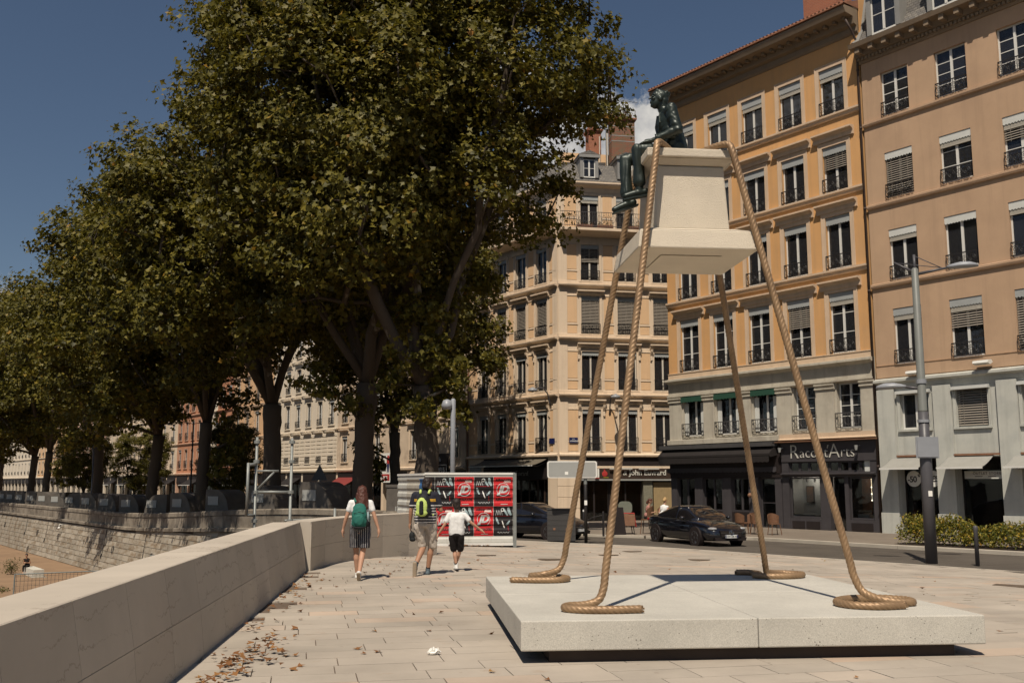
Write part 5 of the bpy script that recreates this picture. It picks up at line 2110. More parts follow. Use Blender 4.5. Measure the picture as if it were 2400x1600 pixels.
# mansard, dormers, attic block and chimneys over the side front
for face, x0, x1 in ((fl, -10.9, -.2), (fr, .2, 12.0)):
    mansard(face, x0, x1, 22.16, 23.7, 5.5)
dormer(fr, 2.20, .85, 22.45, 23.75, y0=-.3)
dormer(fr, 4.85, .85, 22.45, 23.75, y0=-.3)
dormer(fr, 7.6, .85, 22.45, 23.75, y0=-.3)
for x in (-8.5, -5.6, -2.9):
    dormer(fl, x, .85, 22.45, 23.75, y0=-.3)
part('attic_block', MB().box(.9, 7.5, 2.2, 5, 23.7, 25.0), MATS['panel_peach'], fr)
chimney(fr, 4.25, 5.95, 1.2, 2.1, 23.2, 27.25, 'brick_b', 5, True)
chimney(fr, 2.95, 3.85, 2.6, 3.6, 24.6, 26.8, 'brick_a', 3)
part('cowl', MB().lathe([(.11, 0), (.11, .35), (.2, .45), (.2, .6), (.05, .72)], 12, (4.8, 1.6, 27.6)).lathe([(.11, 0), (.11, .35), (.2, .45), (.2, .6), (.05, .72)], 12, (5.5, 1.6, 27.6)), MATS['galv'], fr)
antenna(fr, 5.3, 1.7, 27.4, 1.6, 2.2, .2)
antenna(fr, 4.08, 2.1, 23.8, 4.0, .9, .2)
part('flue_pipe', MB().tube([(4.02, 1.6, 23.6), (4.02, 1.6, 26.6)], .05, 6).tube([(3.6, 2.1, 24.2), (3.6, 2.1, 26.3)], .04, 6), MATS['cream_paint'], fr)
# flower boxes on the balcony
mat_leaf('flowers', [(0, (.05, .055, .02)), (.7, (.12, .10, .04)), (1, (.35, .12, .05))], .3)
for face, xs in ((fr, (1.2, 2.6, 4.6, 6.4)), (fl, (-8.8, -6.5, -4.2, -1.8))):
    for x in xs:
        o = part('flower_box', MB().box(x, x + 1.1, -.80, -.60, 18.82, 19.0), MATS['roof_tile'], face)
        pts = [(x + rnd.random() * 1.1, -.7 + rnd.gauss(0, .08), 19.02 + abs(rnd.gauss(0, .13))) for _ in range(160)]
        leaf_cloud('flowers', pts, .10, 'flowers', o, shape='blade', seed=int(abs(x) * 10))
dissolve(fl, pe)
dissolve(fr, pe)


# ================================================================== the row of houses further along the quay
def house(label, t0, t1, floors, wall_m, trim_m, nwin, setback=0.0, frame='white_paint', zf=None, shutters=None, hoods=False, rail=.6, arched=False, awn=None, base_m='shop_black', cornice=True, roof_h=2.2, fh=3.55, win_w=1.1, extra=None, blinds=()):
    w = t1 - t0
    # facade runs along the street line through the peach corner; its left end is the far one
    x, y = 3.1 + UX * t1, 66.0 + UY * t1
    x, y = x + PX * setback, y + PY * setback
    zb = gz(x, y) - .1
    b = thing('townhouse', label, 'house', (x, y, zb), ANG)
    g = 4.4
    H_ = g + fh * floors
    sp = w / nwin
    ops = []
    for f in range(floors):
        for k in range(nwin):
            xc = sp * (k + .5)
            z0 = g + f * fh + .75
            ops.append((round(xc - win_w / 2, 2), round(xc + win_w / 2, 2), round(z0, 2), round(z0 + min(2.35, fh - 1.1), 2), f, k))
    part('wall', wall_with_openings(0, w, g - .2, H_, [o[:4] for o in ops]), MATS[wall_m], b)
    shell(b, 0, w, 0, H_, 11, wall_m, roof_h=roof_h, eave=.5)
    for (a, c, z0, z1, f, k) in ops:
        window(b, a, c, z0, z1, frame=frame, rows=1 + (f + k) % 2, rail=rail, rail_w=.08, blind='full' if (f * nwin + k) % 5 in blinds else None, val='valance_grey' if (f + k) % 3 == 0 else None, vh=.28)
        if trim_m:
            surround(b, a, c, z0, z1, .15, trim_m, sill=True)
        if hoods:
            hood(b, (a + c) / 2, win_w + .7, z1 + .62, trim_m, .28)
    for f in range(1, floors + 1):
        z = g + f * fh + .25 if f < floors else H_ - .35
        moulding(b, 'string_course' if f < floors else 'cornice', 0, w, [(.03, z - .10), (.14 if f < floors else .5, z), (.16 if f < floors else .55, z + .10), (.04, z + .14)], trim_m or wall_m)
    moulding(b, 'sill_band', 0, w, [(.03, g - .15), (.22, g - .05), (.24, g + .10), (.04, g + .16)], trim_m or wall_m)
    # shops
    ns = max(1, round(w / 4))
    for k in range(ns):
        a, c = w * k / ns, w * (k + 1) / ns
        part('shop_pier', MB().box(a, a + .45, -.05, .4, 0, g - .2), MATS[trim_m or wall_m], b)
        part('shop_fascia', MB().box(a + .46, c - .02, -.1, .3, g - 1.15, g - .22), MATS[base_m], b)
        window(b, round(a + .46, 2), round(c - .02, 2), .1, g - 1.2, rec=.3, frame='shop_brown', glass='shop_glass', fname='shop_window')
        if awn and awn[k % len(awn)]:
            awning(b, a + .5, c - .1, g - .6, g - 1.35, 1.3, awn[k % len(awn)])
    return b


mat('wall_cream', (.72, .57, .42), .9, .07, .6, .3, 40, stain=(.50, .38, .27), stain_scale=.5, stain_amt=.4)
mat('wall_pale', (.72, .62, .49), .9, .07, .6, .3, 40)
mat('wall_terracotta', (.50, .235, .135), .9, .08, .6, .3, 40)
mat('wall_ochre', (.68, .43, .24), .9, .07, .6, .3, 40)
mat('wall_rose', (.58, .36, .25), .9, .07, .6, .3, 40)
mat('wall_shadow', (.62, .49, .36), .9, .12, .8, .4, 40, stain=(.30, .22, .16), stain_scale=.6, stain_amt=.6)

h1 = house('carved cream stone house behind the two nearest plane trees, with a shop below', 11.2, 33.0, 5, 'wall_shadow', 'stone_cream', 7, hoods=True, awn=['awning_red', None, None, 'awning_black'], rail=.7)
# its shop signs
o = part('hanging_sign', MB().box(-1.15, 1.15, -.35, -.2, -.55, .45), MATS['shop_black'], h1, (5.55, 0, 4.75))
star = []
for k in range(10):
    r_ = .30 if k % 2 == 0 else .125
    star.append((r_ * math.sin(math.pi * k / 5), r_ * math.cos(math.pi * k / 5) + .12))
part('star_emblem', MB().prism_y(star, -.372, -.352), MATS['white_letter'], o)
text(o, "CONVERSE", .26, 'white_letter', (-.82, -.36, -.42), ext=.005, bold=.006, spacing=1.1)
o = part('poster_sign', MB().box(-.85, .85, -.5, -.35, -1.25, 1.2), MATS['white_letter'], h1, (10.25, 0, 4.55))
part('red_band', MB().box(-.6, .72, -.515, -.501, -1.08, -.55), MATS['red_paint'], o)
text(o, "LEVI'S", .36, 'white_letter', (-.5, -.525, -.96), ext=.004, bold=.01)
part('printed_line', MB().box(-.7, .05, -.512, -.501, .8, .98).box(-.7, -.05, -.512, -.501, .25, .42).box(-.7, .1, -.512, -.501, -.3, -.12), MATS['shop_black'], o)
part('printed_figure', MB().prism_y([(.28, -.4), (.40, -.4), (.45, .1), (.5, -.4), (.62, -.4), (.62, .3), (.28, .3)], -.514, -.501), MATS['blue_plate'], o)
part('printed_jacket', MB().prism_y([(.26, .3), (.64, .3), (.72, .75), (.55, 1.0), (.35, 1.0), (.2, .6)], -.515, -.501), MATS['red_paint'], o)
o = part('hanging_sign', MB().box(-.75, .75, -.45, -.3, -.95, .95), MATS['shop_black'], h1, (19.1, 0, 4.55))
text(o, "la", .42, 'white_letter', (-.42, -.46, .38), ext=.005, bold=.006)
text(o, "BF15", .52, 'white_letter', (-.62, -.46, -.48), ext=.005, bold=.008)
part('sign_outline', MB().box(-.70, .70, -.465, -.451, -.68, -.64).box(-.70, .70, -.465, -.451, .06, .10).box(-.70, -.66, -.465, -.451, -.64, .06).box(.66, .70, -.465, -.451, -.64, .06), MATS['white_letter'], o)
# arched doorways of that house
for xc in (18.0, 14.5, 6.0):
    mb = MB()
    for k in range(11):
        a0 = math.pi * k / 11
        a1 = math.pi * (k + 1) / 11 - .02
        pr = [(xc + 1.35 * math.cos(a0), 3.0 + 1.35 * math.sin(a0)), (xc + 1.35 * math.cos(a1), 3.0 + 1.35 * math.sin(a1)), (xc + 1.0 * math.cos(a1), 3.0 + 1.0 * math.sin(a1)), (xc + 1.0 * math.cos(a0), 3.0 + 1.0 * math.sin(a0))]
        mb.prism_y(pr[::-1], -.16, -.08)
    part('stone_arch', mb, MATS['stone_cream'], h1)
h2 = house('pale ornate stone house with rusticated base seen between the tree trunks', 33.05, 48.4, 5, 'wall_pale', 'wall_pale', 6, hoods=True, awn=[None, 'awning_black', None, None], rail=.6)
for k in range(9):
    moulding(h2, 'rustication', 0, 15.3, [(.03, 4.72 + k * .36), (.05, 4.74 + k * .36), (.05, 5.0 + k * .36), (.03, 5.02 + k * .36)], 'wall_pale')
h3 = house('ochre house with dark shutters behind the third plane tree', 48.45, 60.3, 5, 'wall_ochre', 'trim_orange', 4, hoods=True, awn=['awning_black', None, None], blinds=(0, 2), rail=.5)
h4 = house('narrow terracotta house with brown downpipe in the far row', 60.35, 65.4, 5, 'wall_terracotta', None, 2, rail=.5, win_w=1.4)
h5 = house('narrow pale cream house beside the terracotta one', 65.45, 70.5, 5, 'wall_pale', None, 2, rail=.45)
h6 = house('brick-red house with white windows and an iron balcony', 70.55, 80.2, 5, 'wall_terracotta', 'wall_rose', 4, rail=.9, awn=[None, 'awning_black'])
h7 = house('plain light peach house with a dark shop awning behind the quay trees', 80.25, 96, 4, 'wall_cream', None, 4, awn=['awning_taupe', 'awning_taupe', None, 'awning_black'], win_w=1.3)
h8 = house('long cream house with two rows of narrow windows in the far row', 96.05, 117, 4, 'wall_cream', 'wall_pale', 8, awn=[None, 'awning_black'], win_w=1.0)
h9 = house('rose coloured house at the far end of the quay', 117.05, 140, 5, 'wall_rose', 'wall_pale', 7)
h10 = house('ochre house far down the quay, almost hidden by the trees', 140.05, 170, 5, 'wall_ochre', 'wall_pale', 9)
h11 = house('pale house farthest down the quay', 170.05, 215, 5, 'wall_pale', None, 12)
mat_emitless = mat('awning_orange_text', (.55, .12, .04), .6, .05, 3)


# ================================================================== plane trees along the quay
mat_two('bark', (.085, .066, .050), (.30, .26, .20), 1.6, (1, 1, .35), .9, .8, 9, .04, .60, .70, detail=3.0)
mat_leaf('plane_leaf', [(0, (.042, .040, .007)), (.30, (.092, .083, .011)), (.62, (.155, .132, .016)), (.84, (.225, .175, .022)), (.93, (.28, .17, .022)), (1, (.36, .155, .022))], .33, .55)


def tree_meshes(seed, trunk_r, fork_h, ells, nclump, leaves, leaf_size, extra=(), lean=(0, 0), sigma=(.85, .85, .55), minsep=1.0, limbs=5, zmin=6.2):
    rs = np.random.RandomState(seed)
    vol = np.array([e[3] * e[4] * e[5] for e in ells])
    vol = vol / vol.sum()
    cl = []
    tries = 0
    while len(cl) < nclump and tries < 60000:
        tries += 1
        e = ells[rs.choice(len(ells), p=vol)]
        d = rs.normal(size=3)
        d /= np.linalg.norm(d)
        p = np.array(e[:3]) + d * np.array(e[3:]) * rs.uniform(.05, 1) ** .34
        # keep the outline ragged
        p += np.clip(rs.normal(size=3), -1.5, 1.5) * .35
        if p[2] < zmin + rs.uniform(0, 1.5):
            continue
        if cl and min(((p - q) ** 2).sum() for q in cl) < minsep ** 2 * rs.uniform(.4, 1.2):
            continue
        cl.append(p)
    nmain = len(cl)
    cl += [np.array(p, float) for p in extra]
    fork = np.array([lean[0], lean[1], fork_h])
    nodes = [np.array([0, 0, -.3]), np.array([lean[0] * .1, lean[1] * .1, fork_h * .33]), np.array([lean[0] * .5, lean[1] * .5, fork_h * .68]), fork]
    par = [-1, 0, 1, 2]
    dist = [0, fork_h * .33, fork_h * .66, fork_h]
    cz = np.mean([c[2] for c in cl])
    # main limbs
    for k in range(limbs):
        a = 2 * math.pi * (k + rs.uniform(-.25, .25)) / limbs
        e = ells[k % len(ells)]
        tgt = np.array([e[0] + e[3] * .5 * math.cos(a), e[1] + e[4] * .5 * math.sin(a), e[2] + e[5] * rs.uniform(.05, .6)])
        last = 3
        n = 7
        for i in range(1, n + 1):
            t = i / n
            p = fork * (1 - t) + tgt * t
            out = tgt - fork
            p = p + np.array([out[0], out[1], 0]) * .22 * math.sin(math.pi * t) * (1 if k % 2 else .6) + rs.normal(size=3) * .16
            nodes.append(p)
            par.append(last)
            dist.append(dist[last] + np.linalg.norm(nodes[-1] - nodes[last]))
            last = len(nodes) - 1
    order = sorted(range(len(cl)), key=lambda i: np.linalg.norm(cl[i] - fork))
    tips = []
    for i in order:
        c = cl[i]
        NA = np.array(nodes[2:])
        dd = np.linalg.norm(NA - c, axis=1) + .12 * np.array(dist[2:]) + np.where(NA[:, 2] > c[2] + 1.0, 1.5, 0)
        j = int(np.argmin(dd)) + 2
        d = np.linalg.norm(nodes[j] - c)
        n = max(1, int(d / 1.1))
        last = j
        for k in range(1, n + 1):
            t = k / n
            p = nodes[j] * (1 - t) + c * t + np.array([0, 0, .14 * d * math.sin(math.pi * t)]) + (rs.normal(size=3) * .10 if k < n else 0)
            nodes.append(p)
            par.append(last)
            dist.append(dist[last] + np.linalg.norm(p - nodes[last]))
            last = len(nodes) - 1
        tips.append(last)
    wgt = np.zeros(len(nodes))
    for t_ in tips:
        wgt[t_] += 1
    for i in range(len(nodes) - 1, 0, -1):
        wgt[par[i]] += wgt[i]
    rad = trunk_r * np.maximum(wgt / max(wgt[3], 1), 0) ** .47
    rad = np.maximum(rad, .018)
    mb = MB()
    # trunk with a flared foot and slight burls
    tp = []
    tr = []
    base_pts = [nodes[0], nodes[1], nodes[2], nodes[3]]
    for k in range(15):
        t = k / 14
        s = t * 3
        i = min(2, int(s))
        f = s - i
        p = base_pts[i] * (1 - f) + base_pts[i + 1] * f
        tp.append(p + rs.normal(size=3) * np.array([.025, .025, 0]))
        tr.append(trunk_r * (1.0 + .55 * math.exp(-t * 14) + .12 * math.exp(-((t - 1) ** 2) * 60) - .12 * t) * rs.uniform(.96, 1.05))
    mb.tube(tp, tr, 16)
    kids = {}
    for i in range(4, len(nodes)):
        kids.setdefault(par[i], []).append(i)
    # branches as chains
    done = set()
    for i in range(4, len(nodes)):
        if i in done:
            continue
        chain = [par[i], i]
        done.add(i)
        cur = i
        while cur in kids:
            nx = max(kids[cur], key=lambda q: wgt[q])
            if nx in done:
                break
            chain.append(nx)
            done.add(nx)
            cur = nx
        r = [min(rad[chain[1]] * 1.12, tr[-1] * .9)] + [rad[q] for q in chain[1:]]
        n = 9 if r[0] > .12 else (6 if r[0] > .05 else 4)
        mb.tube([nodes[q] for q in chain], r, n)
    trunk_me = mb.mesh('trunk', MATS['bark'], True)
    # leaves
    cen = np.array([np.mean([c[0] for c in cl]), np.mean([c[1] for c in cl]), cz - 2])
    P, NRM = [], []
    per = leaves // len(cl)
    for ic, c in enumerate(cl):
        m = int(per * rs.uniform(.5, 1.5) * (1 if ic < nmain else .6))
        sg = np.array(sigma) * rs.uniform(.7, 1.3) * (1 if ic < nmain else .62)
        # a clump is a few sprays
        ns = 5
        sp = c + np.clip(rs.normal(size=(ns, 3)), -1.5, 1.5) * sg * .85
        pts = sp[rs.randint(0, ns, m)] + np.clip(rs.normal(size=(m, 3)), -1.7, 1.7) * sg * .50
        P.append(pts)
        o = (c - cen)
        o = o / (np.linalg.norm(o) + 1e-6)
        q = pts - c
        q = q / (np.linalg.norm(q, axis=1)[:, None] + 1e-6)
        NRM.append(o * .30 + q * .55)
    P = np.concatenate(P)
    NRM = np.concatenate(NRM)
    ob = leaf_cloud('crown', P, leaf_size, 'plane_leaf', None, up=.52, seed=seed, nrm=NRM)
    me = ob.data
    bpy.data.objects.remove(ob)
    return trunk_me, me


def place_tree(meshes, label, x, y, rz=0.0, s=1.0, group=None):
    t = thing('plane_tree', label, 'tree', (x, y, gz(x, y)), rz, group or 'plane trees along the quay')
    t.scale = (s, s, s)
    link('trunk', meshes[0], t)
    link('crown', meshes[1], t)
    return t


def tpos(px_, p_=22.0):
    r = (px_ - 1200) / 2333
    y = p_ / (PX * r + PY)
    return r * y, y


T1 = tree_meshes(21, .52, 6.2, [(-3.2, 0, 17.0, 4.3, 6.5, 9.8), (3.5, -.3, 20.0, 4.7, 5, 7.4), (-.7, 0, 21.5, 3.8, 5, 6.8)], 265, 92000, .235,
                 extra=[(.5, -.5, 8.0), (.8, -.6, 7.0), (.7, -.5, 6.0), (.5, -.8, 4.9), (-.1, -.7, 5.6), (-1.3, -.8, 6.2), (-.9, -.8, 5.0), (.2, -.9, 7.4), (.3, -.6, 8.9), (-.3, -1.0, 8.3), (-.8, -1, 7.0), (1.0, -.5, 6.4), (1.15, -.4, 5.4)],
                 lean=(-.2, 0), zmin=10.0, minsep=.95)
place_tree(T1, 'nearest huge plane tree, its crown filling the top of the picture', *tpos(1005))
T2 = tree_meshes(22, .47, 6.6, [(-.6, 0, 17.8, 8.2, 7.5, 11.0), (-4.8, 0, 22.5, 4.4, 4.4, 5.5)], 270, 92000, .24, lean=(.15, 0), zmin=8.4, extra=[(-1.4, -.8, 6.2), (-.6, -1, 5.6), (-2.4, -.6, 6.9)], minsep=.95)
place_tree(T2, 'second plane tree, thick dark trunk behind the woman with the green rucksack', *tpos(852, 21))
T3 = tree_meshes(23, .50, 6.4, [(-.8, -.8, 15.6, 7.6, 8.2, 9.3)], 200, 66000, .255, lean=(-.1, 0), zmin=8.8)
place_tree(T3, 'third plane tree with two low limbs spreading over the scaffold', *tpos(643, 20.6))
T4 = tree_meshes(24, .38, 6.4, [(-.8, -1.2, 15.4, 6.2, 8.2, 9.6)], 170, 52000, .285, lean=(.15, 0), zmin=6.9, extra=[(1.5, -.4, 4.4), (2.2, -.4, 4.8), (1.8, -.4, 5.3), (1.2, -.4, 3.7)])
place_tree(T4, 'fourth plane tree with leafy shoots on its slim trunk', *tpos(480, 20.4))
T5 = tree_meshes(25, .40, 6.2, [(-1.2, -1.2, 14.8, 6.4, 8.2, 9.2)], 170, 52000, .285, lean=(.35, 0), zmin=6.2, extra=[(-4.5, -.5, 6.2), (-3.2, -.5, 6.4), (-5.4, -.4, 5.8)])
place_tree(T5, 'fifth plane tree with a pale patched trunk beside the white van', *tpos(364, 20.4))
place_tree(T3, 'sixth plane tree, trunk hidden behind a lower tree', *tpos(238, 20.4), .5, .92)
place_tree(T4, 'leaning plane tree, right one of a close pair far down the quay', *tpos(119, 20.6), .4, .94)
place_tree(T5, 'plane tree, left one of a close pair far down the quay', *tpos(84, 20.8), -.4, .94)
place_tree(T3, 'plane tree at the left edge of the picture, far down the quay', *tpos(10, 20.6), -.6, .90)
place_tree(T2, 'farthest plane tree of the row, at the left edge', *tpos(-60, 20.6), .6, .82)
place_tree(T4, 'plane tree across the road, its thin trunk between the two nearest trees', *tpos(930, 31), 3.6, .92)
x, y = tpos(205, 21.2)
place_tree(T4, 'small bushy young plane tree behind the containers', x, y, .7, .34, 'small trees on the quay')
x, y = tpos(325, 27)
place_tree(T5, 'small dark street tree in front of the shop awnings', x, y, 2.2, .36, 'small trees on the quay')
x, y = tpos(560, 27)
place_tree(T5, 'small street tree behind the scaffold', x, y, .2, .34, 'small trees on the quay')

# ------------------------------------------------------------------ fallen leaves
mat_leaf('dry_leaf', [(0, (.10, .045, .018)), (.4, (.20, .085, .03)), (.8, (.30, .15, .05)), (1, (.34, .25, .09))], .1, .8)
pts = []
for k in range(110):          # drift along the foot of the parapet
    t = 4 + 14 * rnd.random() ** .75
    y = .6 + t
    xw = -2.03 - .0995 * t
    d = abs(rnd.gauss(0, .30)) * (1.5 if y < 11 else .7)
    pts.append((xw + .05 + d, y, .012 + rnd.random() * .03 * max(0, 1 - d)))
for k in range(150):           # heap under the wall in the foreground
    pts.append((-2.66 + abs(rnd.gauss(0, .22)), 9.4 + rnd.gauss(0, .9), .012 + rnd.random() * .05))
for k in range(260):           # scattered over the paving
    x, y = rnd.uniform(-3.3, 3.0), rnd.uniform(6, 26)
    if rnd.random() < math.exp(-max(0, x + 2.6) * .55) and inside(x, y, plaza_poly):
        pts.append((x, y, gz(x, y) + .012))
for k in range(50):
    x, y = rnd.uniform(-1, 9), rnd.uniform(6, 32)
    if inside(x, y, plaza_poly):
        pts.append((x, y, gz(x, y) + .012))
for k in range(700):           # along the hoarding
    x = rnd.uniform(-1.9, .1)
    pts.append((x, 30.82 + .3 * (x + 2) - abs(rnd.gauss(.02, .10)), gz(x, 30.8) + .012 + rnd.random() * .04))
fo = leaf_cloud('fallen_leaves', pts, .075, 'dry_leaf', None, up=.82, seed=9, kind='stuff')
fo['label'] = 'dry brown plane leaves fallen along the parapet and over the paving'


# ================================================================== street furniture
# tall double lamp post by the road
def beam(parent, name, a, b, r0, r1, m, n=10):
    return part(name, MB().tube([a, b], [r0, r1], n), MATS[m], parent, smooth=True)


lx, ly = 11.6, 28.1
lamp = thing('street_lamp', 'tall grey street lamp with two lanterns at the roadside on the right', 'street lamp', (lx, ly, gz(lx, ly)))
part('post', MB().lathe([(.16, 0), (.16, 2.9), (.145, 2.95), (.14, 4.2)], 18), MATS['lamp_post'], lamp, smooth=True)
part('upper_post', MB().lathe([(.138, 4.2), (.12, 4.25), (.095, 8.3), (.06, 8.34)], 18), MATS['lamp_upper_lit'], lamp, smooth=True)
part('collar', MB().lathe([(.175, 3.0), (.175, 3.08)], 16).lathe([(.165, 3.9), (.165, 3.98)], 16).lathe([(.14, 5.0), (.14, 5.12)], 16), MATS['lamp_head'], lamp)
U_ = Vector((.92, -.39, 0))


def lantern(root, base, out, drop=0.0, ln=.78):
    d = Vector(out).normalized()
    q = d.to_track_quat('X', 'Z').to_matrix().to_4x4()
    mb = MB()
    for (x, w, z0, z1) in ((0, .07, -.03, .04), (.12, .13, -.05, .08), (.35, .19, -.06, .13), (.6, .18, -.06, .12), (.78, .10, -.05, .05), (.82, .03, -.04, .0)):
        ring = []
        for k in range(12):
            a = 2 * math.pi * k / 12
            ring.append((x, w * math.cos(a), (z1 if math.sin(a) > 0 else -z0) * math.sin(a)))
        mb.v += ring
    for i in range(5):
        for k in range(12):
            mb.f.append((i * 12 + k, i * 12 + (k + 1) % 12, (i + 1) * 12 + (k + 1) % 12, (i + 1) * 12 + k))
            mb.m.append(0)
    mb.f += [tuple(range(12))[::-1], tuple(60 + k for k in range(12))]
    mb.m += [0, 0]
    mb.xf(Matrix.Translation(base) @ q)
    return part('lantern', mb, MATS['lamp_head'], root, smooth=True)


top = Vector((0, 0, 8.15))
e_ = top + U_ * .95 + Vector((0, 0, .14))
part('arm', MB().tube([top, e_], [.045, .03], 8).tube([top + Vector((0, 0, .55)), top + U_ * .75 + Vector((0, 0, .11))], .014, 6).tube([top, top + Vector((0, 0, .58))], .04, 8).tube([top + Vector((0, 0, .05)), top - U_ * .55 + Vector((0, 0, .40))], [.04, .025], 8).tube([top - U_ * .5 + Vector((0, 0, .38)), top + U_ * .7 + Vector((0, 0, .14))], .012, 6), MATS['lamp_post'], lamp, smooth=True)
lantern(lamp, e_ - U_ * .1, U_)
b2 = Vector((0, 0, 4.85))
e2_ = b2 - U_ * .45 + Vector((0, 0, .08))
part('arm', MB().tube([b2, e2_], [.05, .035], 8), MATS['lamp_post'], lamp, smooth=True)
lantern(lamp, e2_ + U_ * .05, -U_)
sg = part('sign_plate', MB().box(-.30, .26, -.23, -.20, 2.93, 3.46).box(-.34, .30, -.205, -.19, 2.90, 3.49), MATS['lamp_head'], lamp)
part('sign_bracket', MB().box(-.2, .2, -.19, -.14, 3.03, 3.07).box(-.2, .2, -.19, -.14, 3.35, 3.39), MATS['galv'], lamp)
part('sticker', MB().box(-.05, .06, -.171, -.166, 1.85, 2.0), MATS['white_letter'], lamp)

# slim bollards
bol = MB().lathe([(.055, 0), (.055, .95), (.062, .97), (.062, 1.05), (.04, 1.08)], 14)
bme = bol.mesh('bollard', MATS['lamp_post'], True)
for k, (x, y, lab) in enumerate([(12.5, 27.3, 'slim dark bollard at the plaza edge right of the tall street lamp'), (2.95, 41.3, 'black bollard with a white cap on the far pavement by the wine shop'), (16.4, 21.9, 'slim dark bollard at the plaza edge beyond the right picture edge')]):
    o = link('bollard', bme, None, (x, y, gz(x, y) + (.09 if k == 1 else 0)))
    tag(o, lab, 'bollard', 'bollards along the road')
    if k == 1:
        part('cap_band', MB().lathe([(.064, .98), (.064, 1.06)], 12), MATS['white_paint'], o)

# low iron barrier on the far pavement
br_ = thing('iron_barrier', 'low black iron barrier rail on the far pavement behind the sign post', 'barrier', (2.35, 41.6, gz(2.4, 41.6) + .09), -.35)
for x in (0, 1.45):
    part('barrier_post', MB().lathe([(.045, 0), (.045, .95), (.03, 1.0)], 10, (x, 0, 0)), MATS['iron'], br_)
part('barrier_rail', MB().tube([(0, 0, .28), (1.45, 0, .28)], .02, 6).tube([(0, 0, .35), (.4, 0, .42), (1.0, 0, .75), (1.45, 0, .85)], .02, 6), MATS['iron'], br_)

# blank sign panel seen from behind
sx_, sy_ = 2.64, 36.5
sp = thing('road_sign', 'wide blank grey road sign panel seen from behind on a black post', 'road sign', (sx_, sy_, gz(sx_, sy_)))
part('post', MB().lathe([(.06, 0), (.06, 2.1), (.045, 2.12), (.045, 3.1)], 12, (.03, .06, 0)), MATS['iron'], sp, smooth=True)
part('post_sleeve', MB().lathe([(.062, 2.1), (.062, 2.35)], 12, (.03, .06, 0)), MATS['galv'], sp)


def rounded(x0, x1, z0, z1, r, n=5):
    out = []
    for cx, cz, a0 in ((x1 - r, z0 + r, -90), (x1 - r, z1 - r, 0), (x0 + r, z1 - r, 90), (x0 + r, z0 + r, 180)):
        for k in range(n + 1):
            a = R(a0 + 90 * k / n)
            out.append((cx + r * math.cos(a), cz + r * math.sin(a)))
    return out


part('panel_frame', MB().prism_y(rounded(-1.36, .45, 2.32, 2.93, .08), -.05, .03), MATS['white_paint'], sp)
part('panel', MB().prism_y(rounded(-1.31, .40, 2.36, 2.89, .06), -.056, -.052), MATS['sign_grey'], sp)
part('sticker', MB().box(-.72, -.60, -.060, -.057, 2.44, 2.55), MATS['white_letter'], sp)
part('post_label', MB().box(-.02, .08, -.008, -.003, 1.35, 1.52), MATS['white_letter'], sp)

# grey slatted utility cabinet
cb = thing('utility_cabinet', 'dark grey slatted utility cabinet standing on the plaza edge', 'cabinet', (1.82, 37.3, gz(1.8, 37.3)), R(-4))
part('body', MB().box(-.50, .50, -.02, .5, 0, 1.16), MATS['cabinet'], cb)
sl_me = MB().box(-.52, .52, -.045, -.022, 0, .175).mesh('slat', MATS['cabinet'])
for k in range(6):
    link('slat', sl_me, cb, (0, 0, .03 + k * .185))
part('top', MB().box(-.54, .54, -.06, .54, 1.162, 1.2), MATS['cabinet'], cb)
part('lock', MB().box(-.30, -.22, -.06, -.046, .42, .5).box(.16, .24, -.06, -.046, .40, .48), MATS['rust_metal'], cb)

# ------------------------------------------------------------------ corrugated hoarding with posters
mat('hoarding', (.56, .55, .50), .6, .08, 2, .1, 30, stain=(.42, .40, .35), stain_scale=1.5)
mat('poster_red', (.50, .018, .022), .55, .1, 4, .1, 30)
mat('poster_black', (.014, .011, .012), .5, .2, 4, .1, 30)
mat('poster_ink', (.03, .008, .008), .6, .1, 4)
mat('poster_grey', (.50, .50, .49), .5, .1, 4)
mat('poster_cyan', (.28, .36, .37), .5, .25, 9, .1, 30)
mat('poster_blue', (.05, .14, .32), .55, .1, 4)
hx, hy = -2.66, 30.75
hd = thing('poster_hoarding', 'white corrugated hoarding covered with red and black posters', 'hoarding', (hx, hy, gz(hx, hy)), R(9))
HH = 2.12


def corr(z):
    t = (z / .27) % 1.0
    return -.030 * min(1, max(0, (min(t, 1 - t) * 4 - .6) * 1.8))


def corr_sheet(x0, x1, z0, z1, off, n=None):
    n = n or max(6, int((z1 - z0) / .022))
    mb = MB()
    zs = np.linspace(z0, z1, n + 1)
    for x in (x0, x1):
        mb.v += [(x, corr(z) - off, z) for z in zs]
    mb.f = [(i, n + 1 + i, n + 2 + i, i + 1) for i in range(n)]
    mb.m = [0] * n
    return mb


W_ = 2.72
for k in range(4):
    part('corrugated_panel', corr_sheet(W_ * k / 4, W_ * (k + 1) / 4 - .004, .05, HH, 0), MATS['hoarding'], hd)
part('post', MB().box(W_, W_ + .10, -.08, .08, -.25, HH + .06), MATS['galv'], hd)
part('top_rail', MB().box(-.02, W_ + .05, -.05, .04, HH + .002, HH + .07), MATS['white_paint'], hd)
part('foot_rail', MB().box(-.02, W_, -.06, .04, -.02, .06), MATS['white_paint'], hd)
part('brace', MB().box(0, W_, .02, .06, .9, 1.0), MATS['galv'], hd)
# left wing, bent back
wing = Matrix.Rotation(R(103), 4, 'Z')
LW = 3.0
for k in range(5):
    mb = corr_sheet(.004 + LW * k / 5, LW * (k + 1) / 5, .1, HH - .02, 0)
    mb.v = [(x, -y, z) for x, y, z in mb.v]
    mb.xf(wing)
    part('corrugated_panel', mb, MATS['hoarding'], hd)
mb = MB().box(0, LW, -.04, .05, HH - .018, HH + .05)
mb.xf(wing)
part('top_rail', mb, MATS['white_paint'], hd)


